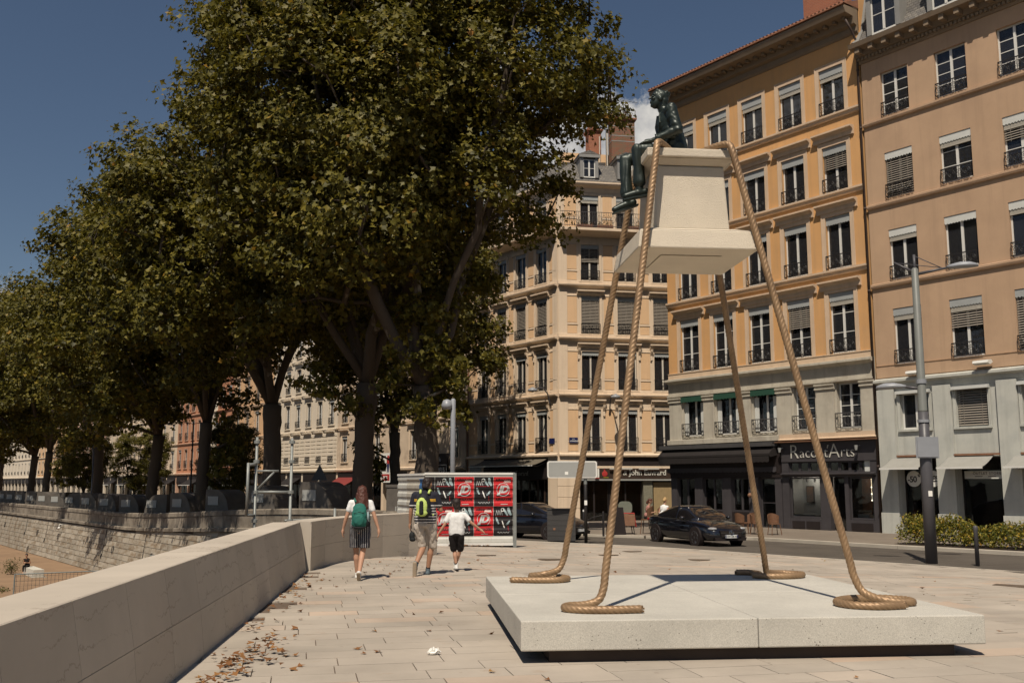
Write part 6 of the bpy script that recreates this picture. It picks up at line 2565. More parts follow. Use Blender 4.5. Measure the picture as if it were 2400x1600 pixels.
def conform(me, off):
    """lay flat print on the corrugated sheet"""
    me = me.copy()
    for v in me.vertices:
        v.co.y = corr(v.co.z) - off
    return me


def flat_text(body, size, mname, x, z, off, parent, **kw):
    me = text_me(body, size, mname, ext=0.0, **kw).copy()
    me.transform(Matrix.Translation((x, 0, z)))
    bm = bmesh.new()
    bm.from_mesh(me)
    bmesh.ops.triangulate(bm, faces=bm.faces)
    zz = [v.co.z for v in bm.verts]
    k = min(zz)
    while k < max(zz):
        bmesh.ops.bisect_plane(bm, geom=bm.verts[:] + bm.edges[:] + bm.faces[:], plane_co=(0, 0, k), plane_no=(0, 0, 1))
        k += .03
    bm.to_mesh(me)
    bm.free()
    return link('print', conform(me, off), parent)


def strip(parent, pts, w, m, off):
    """a printed stroke: a band along points (x,z)"""
    mb = MB()
    V = []
    P = [Vector((a, b)) for a, b in pts]
    Q = []
    for i in range(len(P) - 1):
        n = max(1, int((P[i + 1] - P[i]).length / .03))
        Q += [P[i].lerp(P[i + 1], k / n) for k in range(n)]
    Q.append(P[-1])
    for i, p in enumerate(Q):
        t = (Q[min(i + 1, len(Q) - 1)] - Q[max(0, i - 1)]).normalized()
        nn = Vector((-t.y, t.x)) * w / 2 * (.5 + .5 * math.sin(math.pi * (i + .5) / len(Q)) if w > .03 else 1)
        for s in (-1, 1):
            q = p + nn * s
            V.append((q.x, corr(q.y) - off, q.y))
    mb.add(V, [(2 * i, 2 * i + 1, 2 * i + 3, 2 * i + 2) for i in range(len(Q) - 1)])
    return part('print', mb, MATS[m], parent)


PW = W_ / 4.5
rs_ = random.Random(4)


def poster(x0, z0, kind, w=None):
    w = w or PW - .01
    h = .89
    o = part('poster', corr_sheet(x0, x0 + w, z0, z0 + h, .006), MATS['poster_red' if kind else 'poster_black'], hd)
    xc = x0 + w / 2
    if kind:
        r = w * .33
        strip(o, [(xc + r * math.cos(a), z0 + .50 + r * math.sin(a)) for a in np.linspace(0, 2 * math.pi, 30)], .016, 'poster_grey', .012)
        for zz in (.66, .345):
            strip(o, [(x0 + .07, z0 + zz - .03), (x0 + w - .07, z0 + zz - .02)], .06, 'poster_ink', .009)
        flat_text("JD", .30, 'poster_grey', x0 + w * .25, z0 + .41, .016, o, shear=.30, bold=.014, spacing=.95)
        flat_text("AIRMAX95", .105, 'poster_ink', x0 + .06, z0 + .76, .010, o, bold=.006)
        flat_text("AIRMAX95", .105, 'poster_ink', x0 + .06, z0 + .165, .010, o, bold=.006)
        strip(o, [(xc - .08, z0 + .055), (xc + .14, z0 + .06)], .022, 'poster_grey', .010)
        for k in range(5):
            a = xc + .02 + k * .04
            strip(o, [(a, z0 + .70), (a + .03, z0 + .79), (a + .05, z0 + .71)], .012, 'white_letter', .013)
    else:
        # pale sneakers and legs on black, scribbled tag below
        strip(o, [(x0 + .08, z0 + .56), (x0 + .12, z0 + .44), (x0 + .16, z0 + .36)], .06, 'poster_cyan', .010)
        strip(o, [(x0 + .26, z0 + .46), (x0 + .30, z0 + .34), (x0 + .34, z0 + .24)], .035, 'white_letter', .010)
        strip(o, [(x0 + .50, z0 + .46), (x0 + .44, z0 + .38), (x0 + .38, z0 + .33)], .055, 'poster_cyan', .010)
        strip(o, [(x0 + .30, z0 + .84), (x0 + .37, z0 + .72), (x0 + .44, z0 + .60)], .06, 'poster_cyan', .010)
        strip(o, [(x0 + .46, z0 + .86), (x0 + .48, z0 + .72), (x0 + .54, z0 + .62)], .09, 'poster_cyan', .010)
        strip(o, [(x0 + .28 + .045 * math.cos(a), z0 + .79 + .045 * math.sin(a)) for a in np.linspace(0, 6.28, 14)], .014, 'white_letter', .012)
        strip(o, [(x0 + .06 + k * .035, z0 + .62 + (.16 if k % 2 else 0)) for k in range(7)], .010, 'poster_grey', .012)
        strip(o, [(x0 + .12 + k * .03, z0 + .10 + .03 * math.sin(k * 2.2)) for k in range(13)], .012, 'poster_grey', .012)
        strip(o, [(x0 + .05, z0 + .60), (x0 + w - .1, z0 + .60)], .012, 'poster_red', .011)
        strip(o, [(x0 + .45, z0 + .30), (x0 + .46, z0 + .16)], .012, 'poster_red', .011)
    return o


for k in range(5):
    xk = W_ - (k + 1) * PW
    w = PW - .01
    if xk < 0:
        xk, w = .0, W_ - 4 * PW - .01
        if True:
            o = part('poster', corr_sheet(0, w, 1.17, 2.06, .006), MATS['poster_black'], hd)
            strip(o, [(.05, 1.6), (.12, 1.5), (.2, 1.42)], .06, 'poster_cyan', .010)
            o = part('poster', corr_sheet(0, w, .28, 1.16, .006), MATS['poster_red'], hd)
            strip(o, [(.02, .8), (.25, .78)], .08, 'poster_ink', .010)
        continue
    poster(xk, 1.17, (k % 2 == 0))
    poster(xk, .27, (k % 2 == 1))
mb = corr_sheet(.02, .5, 1.05, 2.0, 0)
mb.v = [(x, -y + .006, z) for x, y, z in mb.v]
mb.xf(wing)
part('poster', mb, MATS['poster_blue'], hd)
mb = corr_sheet(.55, 1.9, .75, 2.0, 0)
mb.v = [(x, -y + .006, z) for x, y, z in mb.v]
mb.xf(wing)
part('poster', mb, MATS['blind_pale'], hd)

# ------------------------------------------------------------------ galvanised scaffold behind the parapet
sc_ = thing('scaffold_tower', 'galvanised steel scaffold frame rising behind the parapet', 'scaffold', (-5.25, 20.6, LOW))
TT = .030


def tubes(name, segs, r=TT):
    for a, b in segs:
        part(name, MB().tube([a, b], r, 8), MATS['galv'], sc_, smooth=True)


Zt = 6.95
tubes('standard', [((0, 0, 0), (0, 0, Zt)), ((.70, .1, 0), (.70, .1, Zt - .02)), ((-.10, -.25, 5.35), (-.10, -.25, 6.42))])
tubes('ledger', [((0, 0, 5.83), (.70, .1, 5.83)), ((0, 0, 3.9), (.70, .1, 3.9)), ((-.10, -.25, 6.38), (0, 0, 6.40)), ((-.10, -.25, 5.38), (0, 0, 5.36))])
tubes('bracket', [((.0, 0, 6.26), (.45, .06, 6.26)), ((.05, .0, 5.9), (.36, .05, 6.24))], .022)
ros = MB().lathe([(.05, -.035), (.062, -.03), (.062, .03), (.05, .035)], 10).mesh('coupler', MATS['galv'])
for (x, y) in ((0, 0), (.7, .1)):
    for z in (5.25, 6.45, 6.85, 5.83, 3.9):
        link('coupler', ros, sc_, (x, y, z))
sc2 = thing('scaffold_rail', 'low galvanised scaffold rail just above the bend of the parapet', 'scaffold', (-4.75, 21.6, LOW))
for a, b in [((0, 0, 0), (0, 0, 5.35)), ((.75, 1.2, 0), (.75, 1.2, 5.45)), ((1.1, 2.4, 0), (1.1, 2.4, 5.35))]:
    part('standard', MB().tube([a, b], TT, 8), MATS['galv'], sc2, smooth=True)
for a, b in [((-.1, 0, 5.22), (1.15, 2.5, 5.22)), ((-.1, .1, 5.12), (.8, 1.3, 5.14))]:
    part('ledger', MB().tube([a, b], .024, 8), MATS['galv'], sc2, smooth=True)

# ------------------------------------------------------------------ waste containers in a row on the quay
def bin_mesh(w, h, d, flip):
    prof = [(0, 0), (0, h)]
    prof += [(w * .42, h)]
    for k in range(1, 9):
        a = math.pi / 2 * k / 8
        prof.append((w * .42 + w * .56 * math.sin(a), h * .42 + h * .58 * math.cos(a)))
    prof += [(w * .98, 0)]
    prof = [((w - x if flip else x) - w / 2, z) for x, z in prof]
    if not flip:
        prof = prof[::-1]
    return MB().prism_y(prof, -d / 2, d / 2)


bins = [(36, 0), (56, 0), (79, 0), (105, 0), (133, 0), (164, 1), (199, 1), (238, 0), (282, 0), (334, 0), (395, 1), (457, 0), (543, 0), (648, 0), (770, 0)]
bm0 = bin_mesh(1.55, 1.72, 1.3, False).mesh('body', MATS['grey_bin'])
bm1 = bin_mesh(1.55, 1.72, 1.3, True).mesh('body', MATS['grey_bin'])
hatch = MB().box(-.34, .34, -.03, .0, 0, .38).mesh('hatch', MATS['sign_grey'])
names = ['eleventh', 'tenth', 'ninth', 'eighth', 'seventh', 'sixth', 'fifth']
order = ['leftmost', 'second from left', 'third from left', 'fourth from left', 'fifth from left', 'sixth from left', 'seventh from left', 'eighth from left', 'ninth from left', 'tenth from left', 'eleventh from left', 'twelfth from left', 'thirteenth from left', 'fourteenth from left', 'nearest, rightmost']
for k, (px_, fl_) in enumerate(bins):
    x, y = tpos(px_, 20.0)
    o = thing('waste_container', 'grey domed waste container on the quay, %s of the row' % order[k], 'container', (x, y, gz(x, y)), R(-54 + 22) if k > 10 else R(-54 + 30), 'waste containers along the quay')
    o.scale = (1.2, 1.2, 1.25)
    link('body', bm1 if fl_ else bm0, o)
    part('base_rim', MB().box(-.8, .8, -.68, .68, -.02, .08), MATS['iron_grey'], o)
    link('hatch', hatch, o, (-.25, -.652, 1.05))
# big square container next to the hoarding
x, y = -4.2, 38.3
o = thing('waste_container', 'tall square grey container with a white sticker left of the hoarding', 'container', (x, y, gz(x, y)), R(-8))
part('body', MB().prism_y(rounded(-.47, .47, .1, 1.82, .1)[:6 * 4], -.45, .45), MATS['grey_bin'], o)
part('lid', MB().box(-.5, .5, -.48, .48, 1.825, 1.93), MATS['grey_bin'], o)
part('sticker', MB().lathe([(.07, -.004), (.07, .004)], 14, (.33, -.456, 1.52), ax='y'), MATS['white_letter'], o)
part('printed_mark', MB().box(-.12, -.08, -.454, -.451, .95, 1.12).box(-.04, .02, -.454, -.451, .95, 1.16), MATS['sign_grey'], o)

# ------------------------------------------------------------------ more lamps and signs
def simple_lamp(name, label, x, y, h, arm, m='lamp_post', double=False):
    o = thing(name, label, 'street lamp', (x, y, gz(x, y)))
    part('post', MB().lathe([(.10, 0), (.10, h * .3), (.07, h * .32), (.055, h)], 12), MATS[m], o, smooth=True)
    for s in ((1, -1) if double else (1,)):
        ex = arm * s
        part('arm', MB().tube([(0, 0, h - .15), (ex * .6, 0, h - .02), (ex, 0, h - .05)], .03, 6), MATS[m], o, smooth=True)
        part('lantern', MB().lathe([(.05, .06), (.17, .0), (.22, -.10), (.18, -.14)], 14, (ex, 0, h - .12)), MATS['lamp_head'], o, smooth=True)
    return o


x, y = (1062 - 1200) / 2333 * 35.8, 35.8
o = thing('street_lamp', 'short grey lamp post with one lantern rising behind the hoarding', 'street lamp', (x, y, gz(x, y)))
part('post', MB().lathe([(.09, 0), (.09, 4.95), (.05, 5.0)], 14), MATS['lamp_head'], o, smooth=True)
part('lantern', MB().lathe([(.04, .22), (.14, .18), (.2, .02), (.2, -.06), (.12, -.14)], 14, (-.22, -.05, 4.75)).tube([(0, 0, 4.9), (-.22, -.05, 4.9)], .03, 6), MATS['lamp_head'], o, smooth=True)
x, y = tpos(226, 19.6)
simple_lamp('street_lamp', 'thin bare pole standing on the old quay parapet', x, y, 6.6, .01)
x, y = tpos(455, 26)
simple_lamp('street_lamp', 'dark double-armed street lamp between the fourth and fifth trees', x, y, 8.0, 1.9, 'iron', True)
# warning sign seen from the back
x, y = tpos(753, 24.6)
o = thing('road_sign', 'triangular and round traffic signs seen from behind on one post', 'road sign', (x, y, gz(x, y)), R(-20))
part('post', MB().lathe([(.035, 0), (.035, 3.5)], 8, (0, .05, 0)), MATS['galv'], o)
part('triangle_plate', MB().prism_y([(-.52, 2.75), (.52, 2.75), (0, 3.65)], -.015, .015), MATS['lamp_post'], o)
part('round_plate', MB().lathe([(.40, -.012), (.40, .012)], 24, (0, 0, 2.32), ax='y'), MATS['lamp_post'], o)
# sandwich board
x, y = 4.35, 42.4
o = thing('sandwich_board', 'black sandwich board standing outside the wine shop', 'sign', (x, y, gz(x, y) + .09), R(25))
for s in (-1, 1):
    mb = MB().box(-.36, .36, -.015, .015, 0, 1.15)
    mb.xf(Matrix.Translation((0, s * .22, 0)) @ Matrix.Rotation(R(11 * s), 4, 'X'))
    part('board', mb, MATS['shop_black'], o)

# ------------------------------------------------------------------ hedge on the far pavement
mat_leaf('hedge_leaf', [(0, (.06, .075, .016)), (.40, (.14, .145, .026)), (.68, (.34, .27, .035)), (1, (.52, .25, .04))], .3, .45)
ha, hb_ = (13.75, 36.0), (21.5, 25.3)
pts = []
hl = math.hypot(hb_[0] - ha[0], hb_[1] - ha[1])
for k in range(26000):
    t = rnd.random()
    hgt = .78 + .16 * math.sin(t * 19) + .10 * math.sin(t * 47 + 1)
    a = rnd.random() * math.pi
    rr = (.55 + .45 * rnd.random())
    off = math.cos(a) * .62 * rr
    z = .12 + math.sin(a) * hgt * rr
    x, y = ha[0] + (hb_[0] - ha[0]) * t, ha[1] + (hb_[1] - ha[1]) * t
    x, y = x + PX * (off + .4), y + PY * (off + .4)
    pts.append((x + rnd.gauss(0, .05), y + rnd.gauss(0, .05), gz(x, y) + .09 + z + rnd.gauss(0, .05)))
hg = thing('hedge', 'low green and yellow hedge along the road in front of the outlet shop', 'hedge', (ha[0], ha[1], gz(*ha) + .09))
o = leaf_cloud('foliage', [(a - ha[0], b - ha[1], c - gz(*ha) - .09) for a, b, c in pts], .10, 'hedge_leaf', hg, up=.35, shape='blade', seed=17)
mb = MB()
for k in range(60):
    t = rnd.random()
    x, y = (hb_[0] - ha[0]) * t + PX * .4, (hb_[1] - ha[1]) * t + PY * .4
    mb.tube([(x, y, 0), (x + rnd.gauss(0, .2), y + rnd.gauss(0, .2), .7)], .012, 4)
part('stems', mb, MATS['bark'], hg)
bd = MB().add([(PX * -.3, PY * -.3, .0), (PX * 1.2, PY * 1.2, .0), ((hb_[0] - ha[0]) + PX * 1.2, (hb_[1] - ha[1]) + PY * 1.2, .0), ((hb_[0] - ha[0]) + PX * -.3, (hb_[1] - ha[1]) + PY * -.3, .0)], [(0, 3, 2, 1)])
bd.v = [(a, b, .02) for a, b, c in bd.v]
part('soil_bed', bd, MATS['plinth_dark'], hg)

# ------------------------------------------------------------------ lower quay: bench, mesh fence, planter
bx, by = -31.6, 67.2
bn = thing('stone_bench', 'long pale concrete bench on the lower quay', 'bench', (bx, by, LOW), QR + R(0))
part('bench_block', MB().prism_y([(-1.7, .0), (1.7, 0), (1.75, .5), (-1.75, .5)][::-1], -.32, .32), MATS['concrete'], bn)
part('bench_foot', MB().box(-1.5, 1.5, -.25, .25, -.02, .001).box(-1.9, -1.0, -.45, .4, -.02, .05), MATS['kerb'], bn)


def fence_panel(label, a, b, h=1.95):
    dx, dy = b[0] - a[0], b[1] - a[1]
    w = math.hypot(dx, dy)
    o = thing('mesh_fence', label, 'fence', (a[0], a[1], LOW), math.atan2(dy, dx), 'temporary mesh fence panels')
    for x in (0, w):
        part('fence_post', MB().tube([(x, 0, 0), (x, 0, h)], .035, 6), MATS['galv'], o)
    part('fence_rail', MB().tube([(0, 0, h - .02), (w, 0, h - .02)], .03, 6).tube([(0, 0, .2), (w, 0, .2)], .02, 6), MATS['galv'], o)
    mb = MB()
    for k in range(int(w / .16)):
        x = .08 + k * .16
        mb.box(x - .006, x + .006, -.005, .005, .2, h)
    for k in range(8):
        z = .35 + k * .21
        mb.box(0, w, -.004, .006, z - .005, z + .005)
    m_ = part('fence_mesh', mb, MATS['iron_grey'], o)
    part('fence_foot', MB().box(-.3, .3, -.12, .12, 0, .12), MATS['concrete'], o)
    return o


fence_panel('mesh fence panel nearest the left picture edge on the lower quay', (-22.6, 46.3), (-17.9, 49.0))
fence_panel('mesh fence panel in the middle of the lower quay', (-17.8, 49.1), (-14.3, 51.2))
fence_panel('mesh fence panel running back towards the quay wall', (-17.4, 56.8), (-14.1, 55.0))
fence_panel('mesh fence panel at the foot of the quay wall', (-20.8, 58.4), (-17.5, 56.9))
pl = thing('potted_plant', 'bushy dry plant on the lower quay beside the bench', 'plant', (-33.6, 68.3, LOW))
leaf_cloud('foliage', [(rnd.gauss(0, .25), rnd.gauss(0, .25), .1 + abs(rnd.gauss(.35, .3))) for _ in range(500)], .12, 'weed', pl, shape='blade', seed=8)
part('stems', MB().tube([(0, 0, 0), (.1, 0, .6)], .02, 5).tube([(0, 0, 0), (-.1, .1, .5)], .02, 5), MATS['bark'], pl)

# crumpled paper on the paving
mb = MB()
mb.ball((0, 0, .025), (.065, .04, .03), 14, 9)
rr = random.Random(3)
mb.v = [(x * rr.uniform(.7, 1.3), y * rr.uniform(.7, 1.3), max(.001, z * rr.uniform(.6, 1.5))) for x, y, z in mb.v]
o = part('crumpled_paper', mb, MATS['white_letter'], None, (-.76, 10.05, .003), (0, 0, .5))
tag(o, 'small crumpled white paper lying on the paving', 'litter')


# ------------------------------------------------------------------ vehicles
mat('car_black', (.006, .006, .009), .18, .1, 3, 0, metal=.0, spec=.6, coat=1.0)
mat('car_white', (.70, .69, .66), .25, .03, 3, 0, spec=.5, coat=.6)
mat('car_glass', (.010, .009, .010), .05, .1, 3, 0, spec=.8, coat=.5)
mat('chrome', (.65, .65, .66), .12, .05, 3, 0, metal=1.0)
mat('headlight', (.55, .55, .55), .08, .1, 20, 0, metal=.5, coat=1.0)
mat('rim', (.16, .16, .165), .3, .1, 5, 0, metal=.8)
mat('plate_white', (.72, .72, .70), .5, .03, 3)
mat('tail_light', (.25, .01, .01), .2, .1, 5, 0, coat=1.0)


def loft(stations, ring):
    """stations -> list of rings (same length), mirrored half profiles closed into tubes"""
    mb = MB()
    n = None
    for st in stations:
        half = ring(st)
        full = half + [(x, -y, z) for x, y, z in half[::-1] if abs(y) > 1e-6]
        n = len(full)
        mb.v += full
    m = len(stations)
    for i in range(m - 1):
        for k in range(n):
            k2 = (k + 1) % n
            mb.f.append((i * n + k, (i + 1) * n + k, (i + 1) * n + k2, i * n + k2))
            mb.m.append(0)
    mb.f += [tuple(range(n)), tuple((m - 1) * n + k for k in range(n))[::-1]]
    mb.m += [0, 0]
    return mb


def subsurf(o, lv=2):
    md = o.modifiers.new('s', 'SUBSURF')
    md.levels = lv
    md.render_levels = lv
    return o


def wheel(root, x, y, r, side):
    s = side
    o = part('wheel', MB().lathe([(r * .62, -.10), (r * .93, -.11), (r, -.07), (r, .07), (r * .93, .11), (r * .62, .10)], 28, ax='y'), MATS['rubber'], root, (x, y, r), smooth=True)
    rim = MB().lathe([(r * .64, -.02), (r * .64, .02)], 24, (0, s * .07, 0), ax='y')
    for k in range(5):
        a = 2 * math.pi * k / 5
        for da in (-.13, .13):
            rim.tube([(r * .10 * math.cos(a), s * .085, r * .10 * math.sin(a)), (r * .63 * math.cos(a + da), s * .105, r * .63 * math.sin(a + da))], .018, 5)
    rim.lathe([(r * .13, -.02), (r * .10, .02)], 12, (0, s * .095, 0), ax='y')
    q = part('rim', rim, MATS['rim'], o)
    t_ = MB().tube([(r * .66 * math.cos(a), s * .10, r * .66 * math.sin(a)) for a in np.linspace(0, 2 * math.pi, 29)], .015, 5, cap=False)
    part('rim_edge', t_, MATS['rim'], o)
    return o


def sedan(name, label, x, y, heading, plate):
    root = thing(name, label, 'car', (x, y, gz(x, y) - .03), heading)
    S_ = [(-2.37, .55, .48, .88), (-2.30, .76, .34, 1.00), (-2.0, .86, .24, 1.07), (-1.5, .90, .20, 1.05), (-.9, .915, .19, 1.0), (0, .92, .19, .97), (.8, .92, .19, .96), (1.25, .91, .19, .94), (1.75, .88, .21, .86), (2.1, .82, .22, .76), (2.28, .70, .24, .66), (2.36, .52, .30, .58)]

    def ring(st):
        xx, w, zb, zt = st
        return [(xx, 0, zb), (xx, w * .78, zb), (xx, w * .97, zb + .10), (xx, w, zb + (zt - zb) * .5), (xx, w * .965, zt - .13), (xx, w * .88, zt - .035), (xx, w * .5, zt + .01), (xx, 0, zt + .025)]
    body = subsurf(part('body', loft(S_, ring), MATS['car_black'], root, smooth=True), 2)
    C_ = [(-1.86, .74, 1.02, 1.06, .60), (-1.35, .78, .98, 1.24, .56), (-.85, .80, .96, 1.385, .55), (-.2, .81, .94, 1.44, .56), (.30, .81, .93, 1.41, .55), (.75, .79, .92, 1.22, .60), (1.28, .74, .90, .965, .66)]

    def cring(st):
        xx, wb, zb, zt, wt = st
        return [(xx, 0, zb - .1), (xx, wb, zb - .1), (xx, wb, zb), (xx, (wb + wt) / 2 + .03, (zb + zt) / 2), (xx, wt + .02, zt - .05), (xx, wt * .8, zt - .01), (xx, 0, zt + .01)]
    subsurf(part('windows', loft(C_, cring), MATS['car_glass'], root, smooth=True), 2)
    Rf = [(-1.1, .56, 1.315, .53), (-.8, .555, 1.395, .54), (-.2, .56, 1.445, .55), (.25, .555, 1.425, .545), (.42, .56, 1.375, .55)]

    def rring(st):
        xx, wb, zt, wt = st
        return [(xx, 0, zt - .035), (xx, wt * .8, zt - .045), (xx, wb, zt - .06), (xx, wb, zt - .045), (xx, wt * .8, zt), (xx, 0, zt + .018)]
    subsurf(part('roof', loft(Rf, rring), MATS['car_black'], root, smooth=True), 1)
    for s in (-1, 1):
        part('door_pillar', MB().tube([(-.02, s * .80, .93), (-.10, s * .585, 1.41)], .03, 5), MATS['car_black'], root)
        part('window_trim', MB().tube([(-1.75, s * .775, 1.03), (-.9, s * .835, .985), (.1, s * .84, .955), (1.1, s * .79, .935)], .012, 5), MATS['chrome'], root)
        part('mirror', MB().ball((.72, s * .99, 1.0), (.11, .10, .07), 10, 8), MATS['car_black'], root, smooth=True)
        part('door_handle', MB().box(-.25, -.05, s * .925 - .012, s * .925 + .012, .80, .83).box(-1.15, -.95, s * .915 - .012, s * .915 + .012, .82, .85), MATS['chrome'], root)
        hl_ = MB().ball((2.10, s * .60, .655), (.20, .17, .062), 12, 8)
        part('headlight', hl_, MATS['headlight'], root, smooth=True)
        part('tail_light', MB().ball((-2.26, s * .62, .86), (.10, .16, .08), 10, 8), MATS['tail_light'], root, smooth=True)
        for wx in (-1.40, 1.44):
            part('wheel_arch', MB().lathe([(.372, -.10), (.372, .055)], 26, (wx, s * .83, .35), ax='y'), MATS['shop_black'], root)
            wheel(root, wx, s * .82, .335, s)
    part('grille', MB().prism_x([(-.40, .38), (.40, .38), (.46, .60), (-.46, .60)], 2.28, 2.385), MATS['shop_black'], root)
    part('air_intake', MB().prism_x([(-.62, .24), (.62, .24), (.66, .36), (-.66, .36)], 2.20, 2.35), MATS['shop_black'], root)
    part('grille_bar', MB().box(2.383, 2.40, -.42, .42, .515, .525), MATS['chrome'], root)
    em = MB().tube([(2.40, .085 * math.cos(a), .52 + .085 * math.sin(a)) for a in np.linspace(0, 2 * math.pi, 21)], .010, 5, cap=False)
    for k in range(3):
        a = math.pi / 2 + 2 * math.pi * k / 3
        em.tube([(2.40, 0, .52), (2.40, .085 * math.cos(a), .52 + .085 * math.sin(a))], [.014, .005], 5)
    part('emblem', em, MATS['chrome'], root)
    pt = part('number_plate', MB().box(2.392, 2.405, -.26, .26, .34, .45), MATS['plate_white'], root)
    part('plate_band', MB().box(2.4055, 2.408, -.26, -.215, .345, .445).box(2.4055, 2.408, .215, .26, .345, .445), MATS['blue_plate'], pt)
    if plate:
        me = text_me(plate, .085, 'shop_black', ext=.001, bold=.002)
        ob = link('lettering', me, pt, (2.407, -.195, .365), (0, 0, R(90)))
    return root


hd_car = math.atan2(-.932, .363)
# near front wheel at (6.6, 36.2): work back to the car's middle
fx, fy = .363, -.932
rx, ry = -fy, fx            # left of heading
cxx, cyy = 6.62 - 1.44 * fx - (-.82) * -ry * 0, 36.25 - 1.44 * fy
# the visible side is the car's right-hand side seen from the front-left: its offset from the axis
cxx += .82 * .932 * 1.0
cyy += .82 * .363 * 1.0
sedan('parked_car', 'black saloon car with silver star badge on the road behind the sculpture', cxx, cyy, hd_car, 'GW 230 AF')
sedan('parked_car', 'black car half hidden between the hoarding and the grey cabinet', .85, 41.0, math.atan2(-.811, .585) + R(16), '')


def van(name, label, x, y, heading):
    root = thing(name, label, 'van', (x, y, gz(x, y) - .03), heading)
    S_ = [(-2.1, .74, .35, 1.72), (-2.05, .84, .28, 1.80), (-.5, .88, .25, 1.86), (.6, .88, .25, 1.82), (.95, .86, .25, 1.62), (1.35, .85, .25, 1.10), (1.85, .80, .27, .95), (2.1, .66, .32, .75)]

    def ring(st):
        xx, w, zb, zt = st
        return [(xx, 0, zb), (xx, w * .9, zb), (xx, w, zb + .15), (xx, w, zb + (zt - zb) * .5), (xx, w * .93, zt - .12), (xx, w * .78, zt - .02), (xx, 0, zt)]
    subsurf(part('body', loft(S_, ring), MATS['car_white'], root, smooth=True), 1)
    part('windscreen', MB().add([(.86, -.66, 1.66), (.86, .66, 1.66), (1.37, .72, 1.16), (1.37, -.72, 1.16)], [(0, 1, 2, 3)]).add([(.88, -.66, 1.68), (.88, .66, 1.68), (1.39, .72, 1.18), (1.39, -.72, 1.18)], [(0, 3, 2, 1)]), MATS['car_glass'], root)
    part('rear_window', MB().box(-2.13, -2.09, -.6, .6, 1.15, 1.6), MATS['car_glass'], root)
    for s in (-1, 1):
        part('side_window', MB().box(.0, .85, s * .875 - .01, s * .875 + .01, 1.1, 1.55), MATS['car_glass'], root)
        part('headlight', MB().ball((1.95, s * .6, .78), (.12, .16, .1), 8, 6), MATS['headlight'], root)
        for wx in (-1.3, 1.3):
            wheel(root, wx, s * .78, .31, s)
    return root


x, y = tpos(428, 28.6)
van('delivery_van', 'small white van parked beyond the fifth plane tree', x, y, math.atan2(-.811, .585))
x, y = tpos(340, 28.4)
van('delivery_van', 'white car half hidden behind the pale patched trunk', x, y, math.atan2(.811, -.585))
# café chairs
mat('wicker', (.15, .075, .04), .7, .25, 12, .4, 60)


def cafe_chair(label, x, y, rz):
    o = thing('cafe_chair', label, 'chair', (x, y, gz(x, y) + .095), rz, 'wicker café chairs outside the black café')
    part('seat', MB().prism_z([(.24 * math.cos(a), .22 * math.sin(a)) for a in np.linspace(0, 2 * math.pi, 13)[:-1]], .43, .465), MATS['wicker'], o)
    bk = MB()
    for i in range(9):
        a = R(20 + 140 * i / 8)
        bk.v += [(.26 * math.cos(a), .24 * math.sin(a), .47), (.28 * math.cos(a), .27 * math.sin(a), .72 + .16 * math.sin(a))]
    bk.f = [(2 * i, 2 * i + 2, 2 * i + 3, 2 * i + 1) for i in range(8)]
    bk.m = [0] * 8
    q = part('backrest', bk, MATS['wicker'], o)
    md = q.modifiers.new('t', 'SOLIDIFY')
    md.thickness = .03
    for sx2, sy2 in ((-1, -1), (1, -1), (-1, 1), (1, 1)):
        part('leg', MB().tube([(sx2 * .17, sy2 * .15, .44), (sx2 * .22, sy2 * .2, 0)], .016, 6), MATS['wicker'], o)
    return o


for k, (x, y, rz) in enumerate([(9.0, 43.4, .4), (9.75, 43.0, 2.2), (10.3, 42.6, 1.0), (10.95, 42.2, .2), (10.2, 43.5, -1.2)]):
    cafe_chair(['wicker chair just right of the parked black saloon', 'second wicker chair from the black saloon, turned away', 'third wicker chair from the black saloon', 'wicker chair nearest the gallery front', 'wicker chair in the back against the café window'][k], x, y, rz)
# highchair-like padded seat with a red rim outside the wine shop
x, y = 4.85, 42.9
o = thing('padded_chair', 'high chair with grey-green rounded back and red frame outside the wine shop', 'chair', (x, y, gz(x, y) + .095), .1)
mat('pad_green', (.17, .18, .14), .7, .1, 5)
part('backrest', MB().prism_y(rounded(-.30, .30, .82, 1.36, .2), .16, .24), MATS['pad_green'], o)
part('frame', MB().tube([(-.36, .1, .86), (.36, .1, .86), (.40, -.05, .3)], .03, 6).tube([(-.36, .1, .86), (-.40, -.05, .3)], .03, 6), MATS['red_paint'], o)
part('seat', MB().box(-.32, .32, -.25, .2, .35, .82), MATS['rust_metal'], o)
for sx2, sy2 in ((-1, -1), (1, -1), (-1, 1), (1, 1)):
    part('leg', MB().tube([(sx2 * .25, sy2 * .18, .4), (sx2 * .30, sy2 * .22, 0)], .02, 6), MATS['iron'], o)


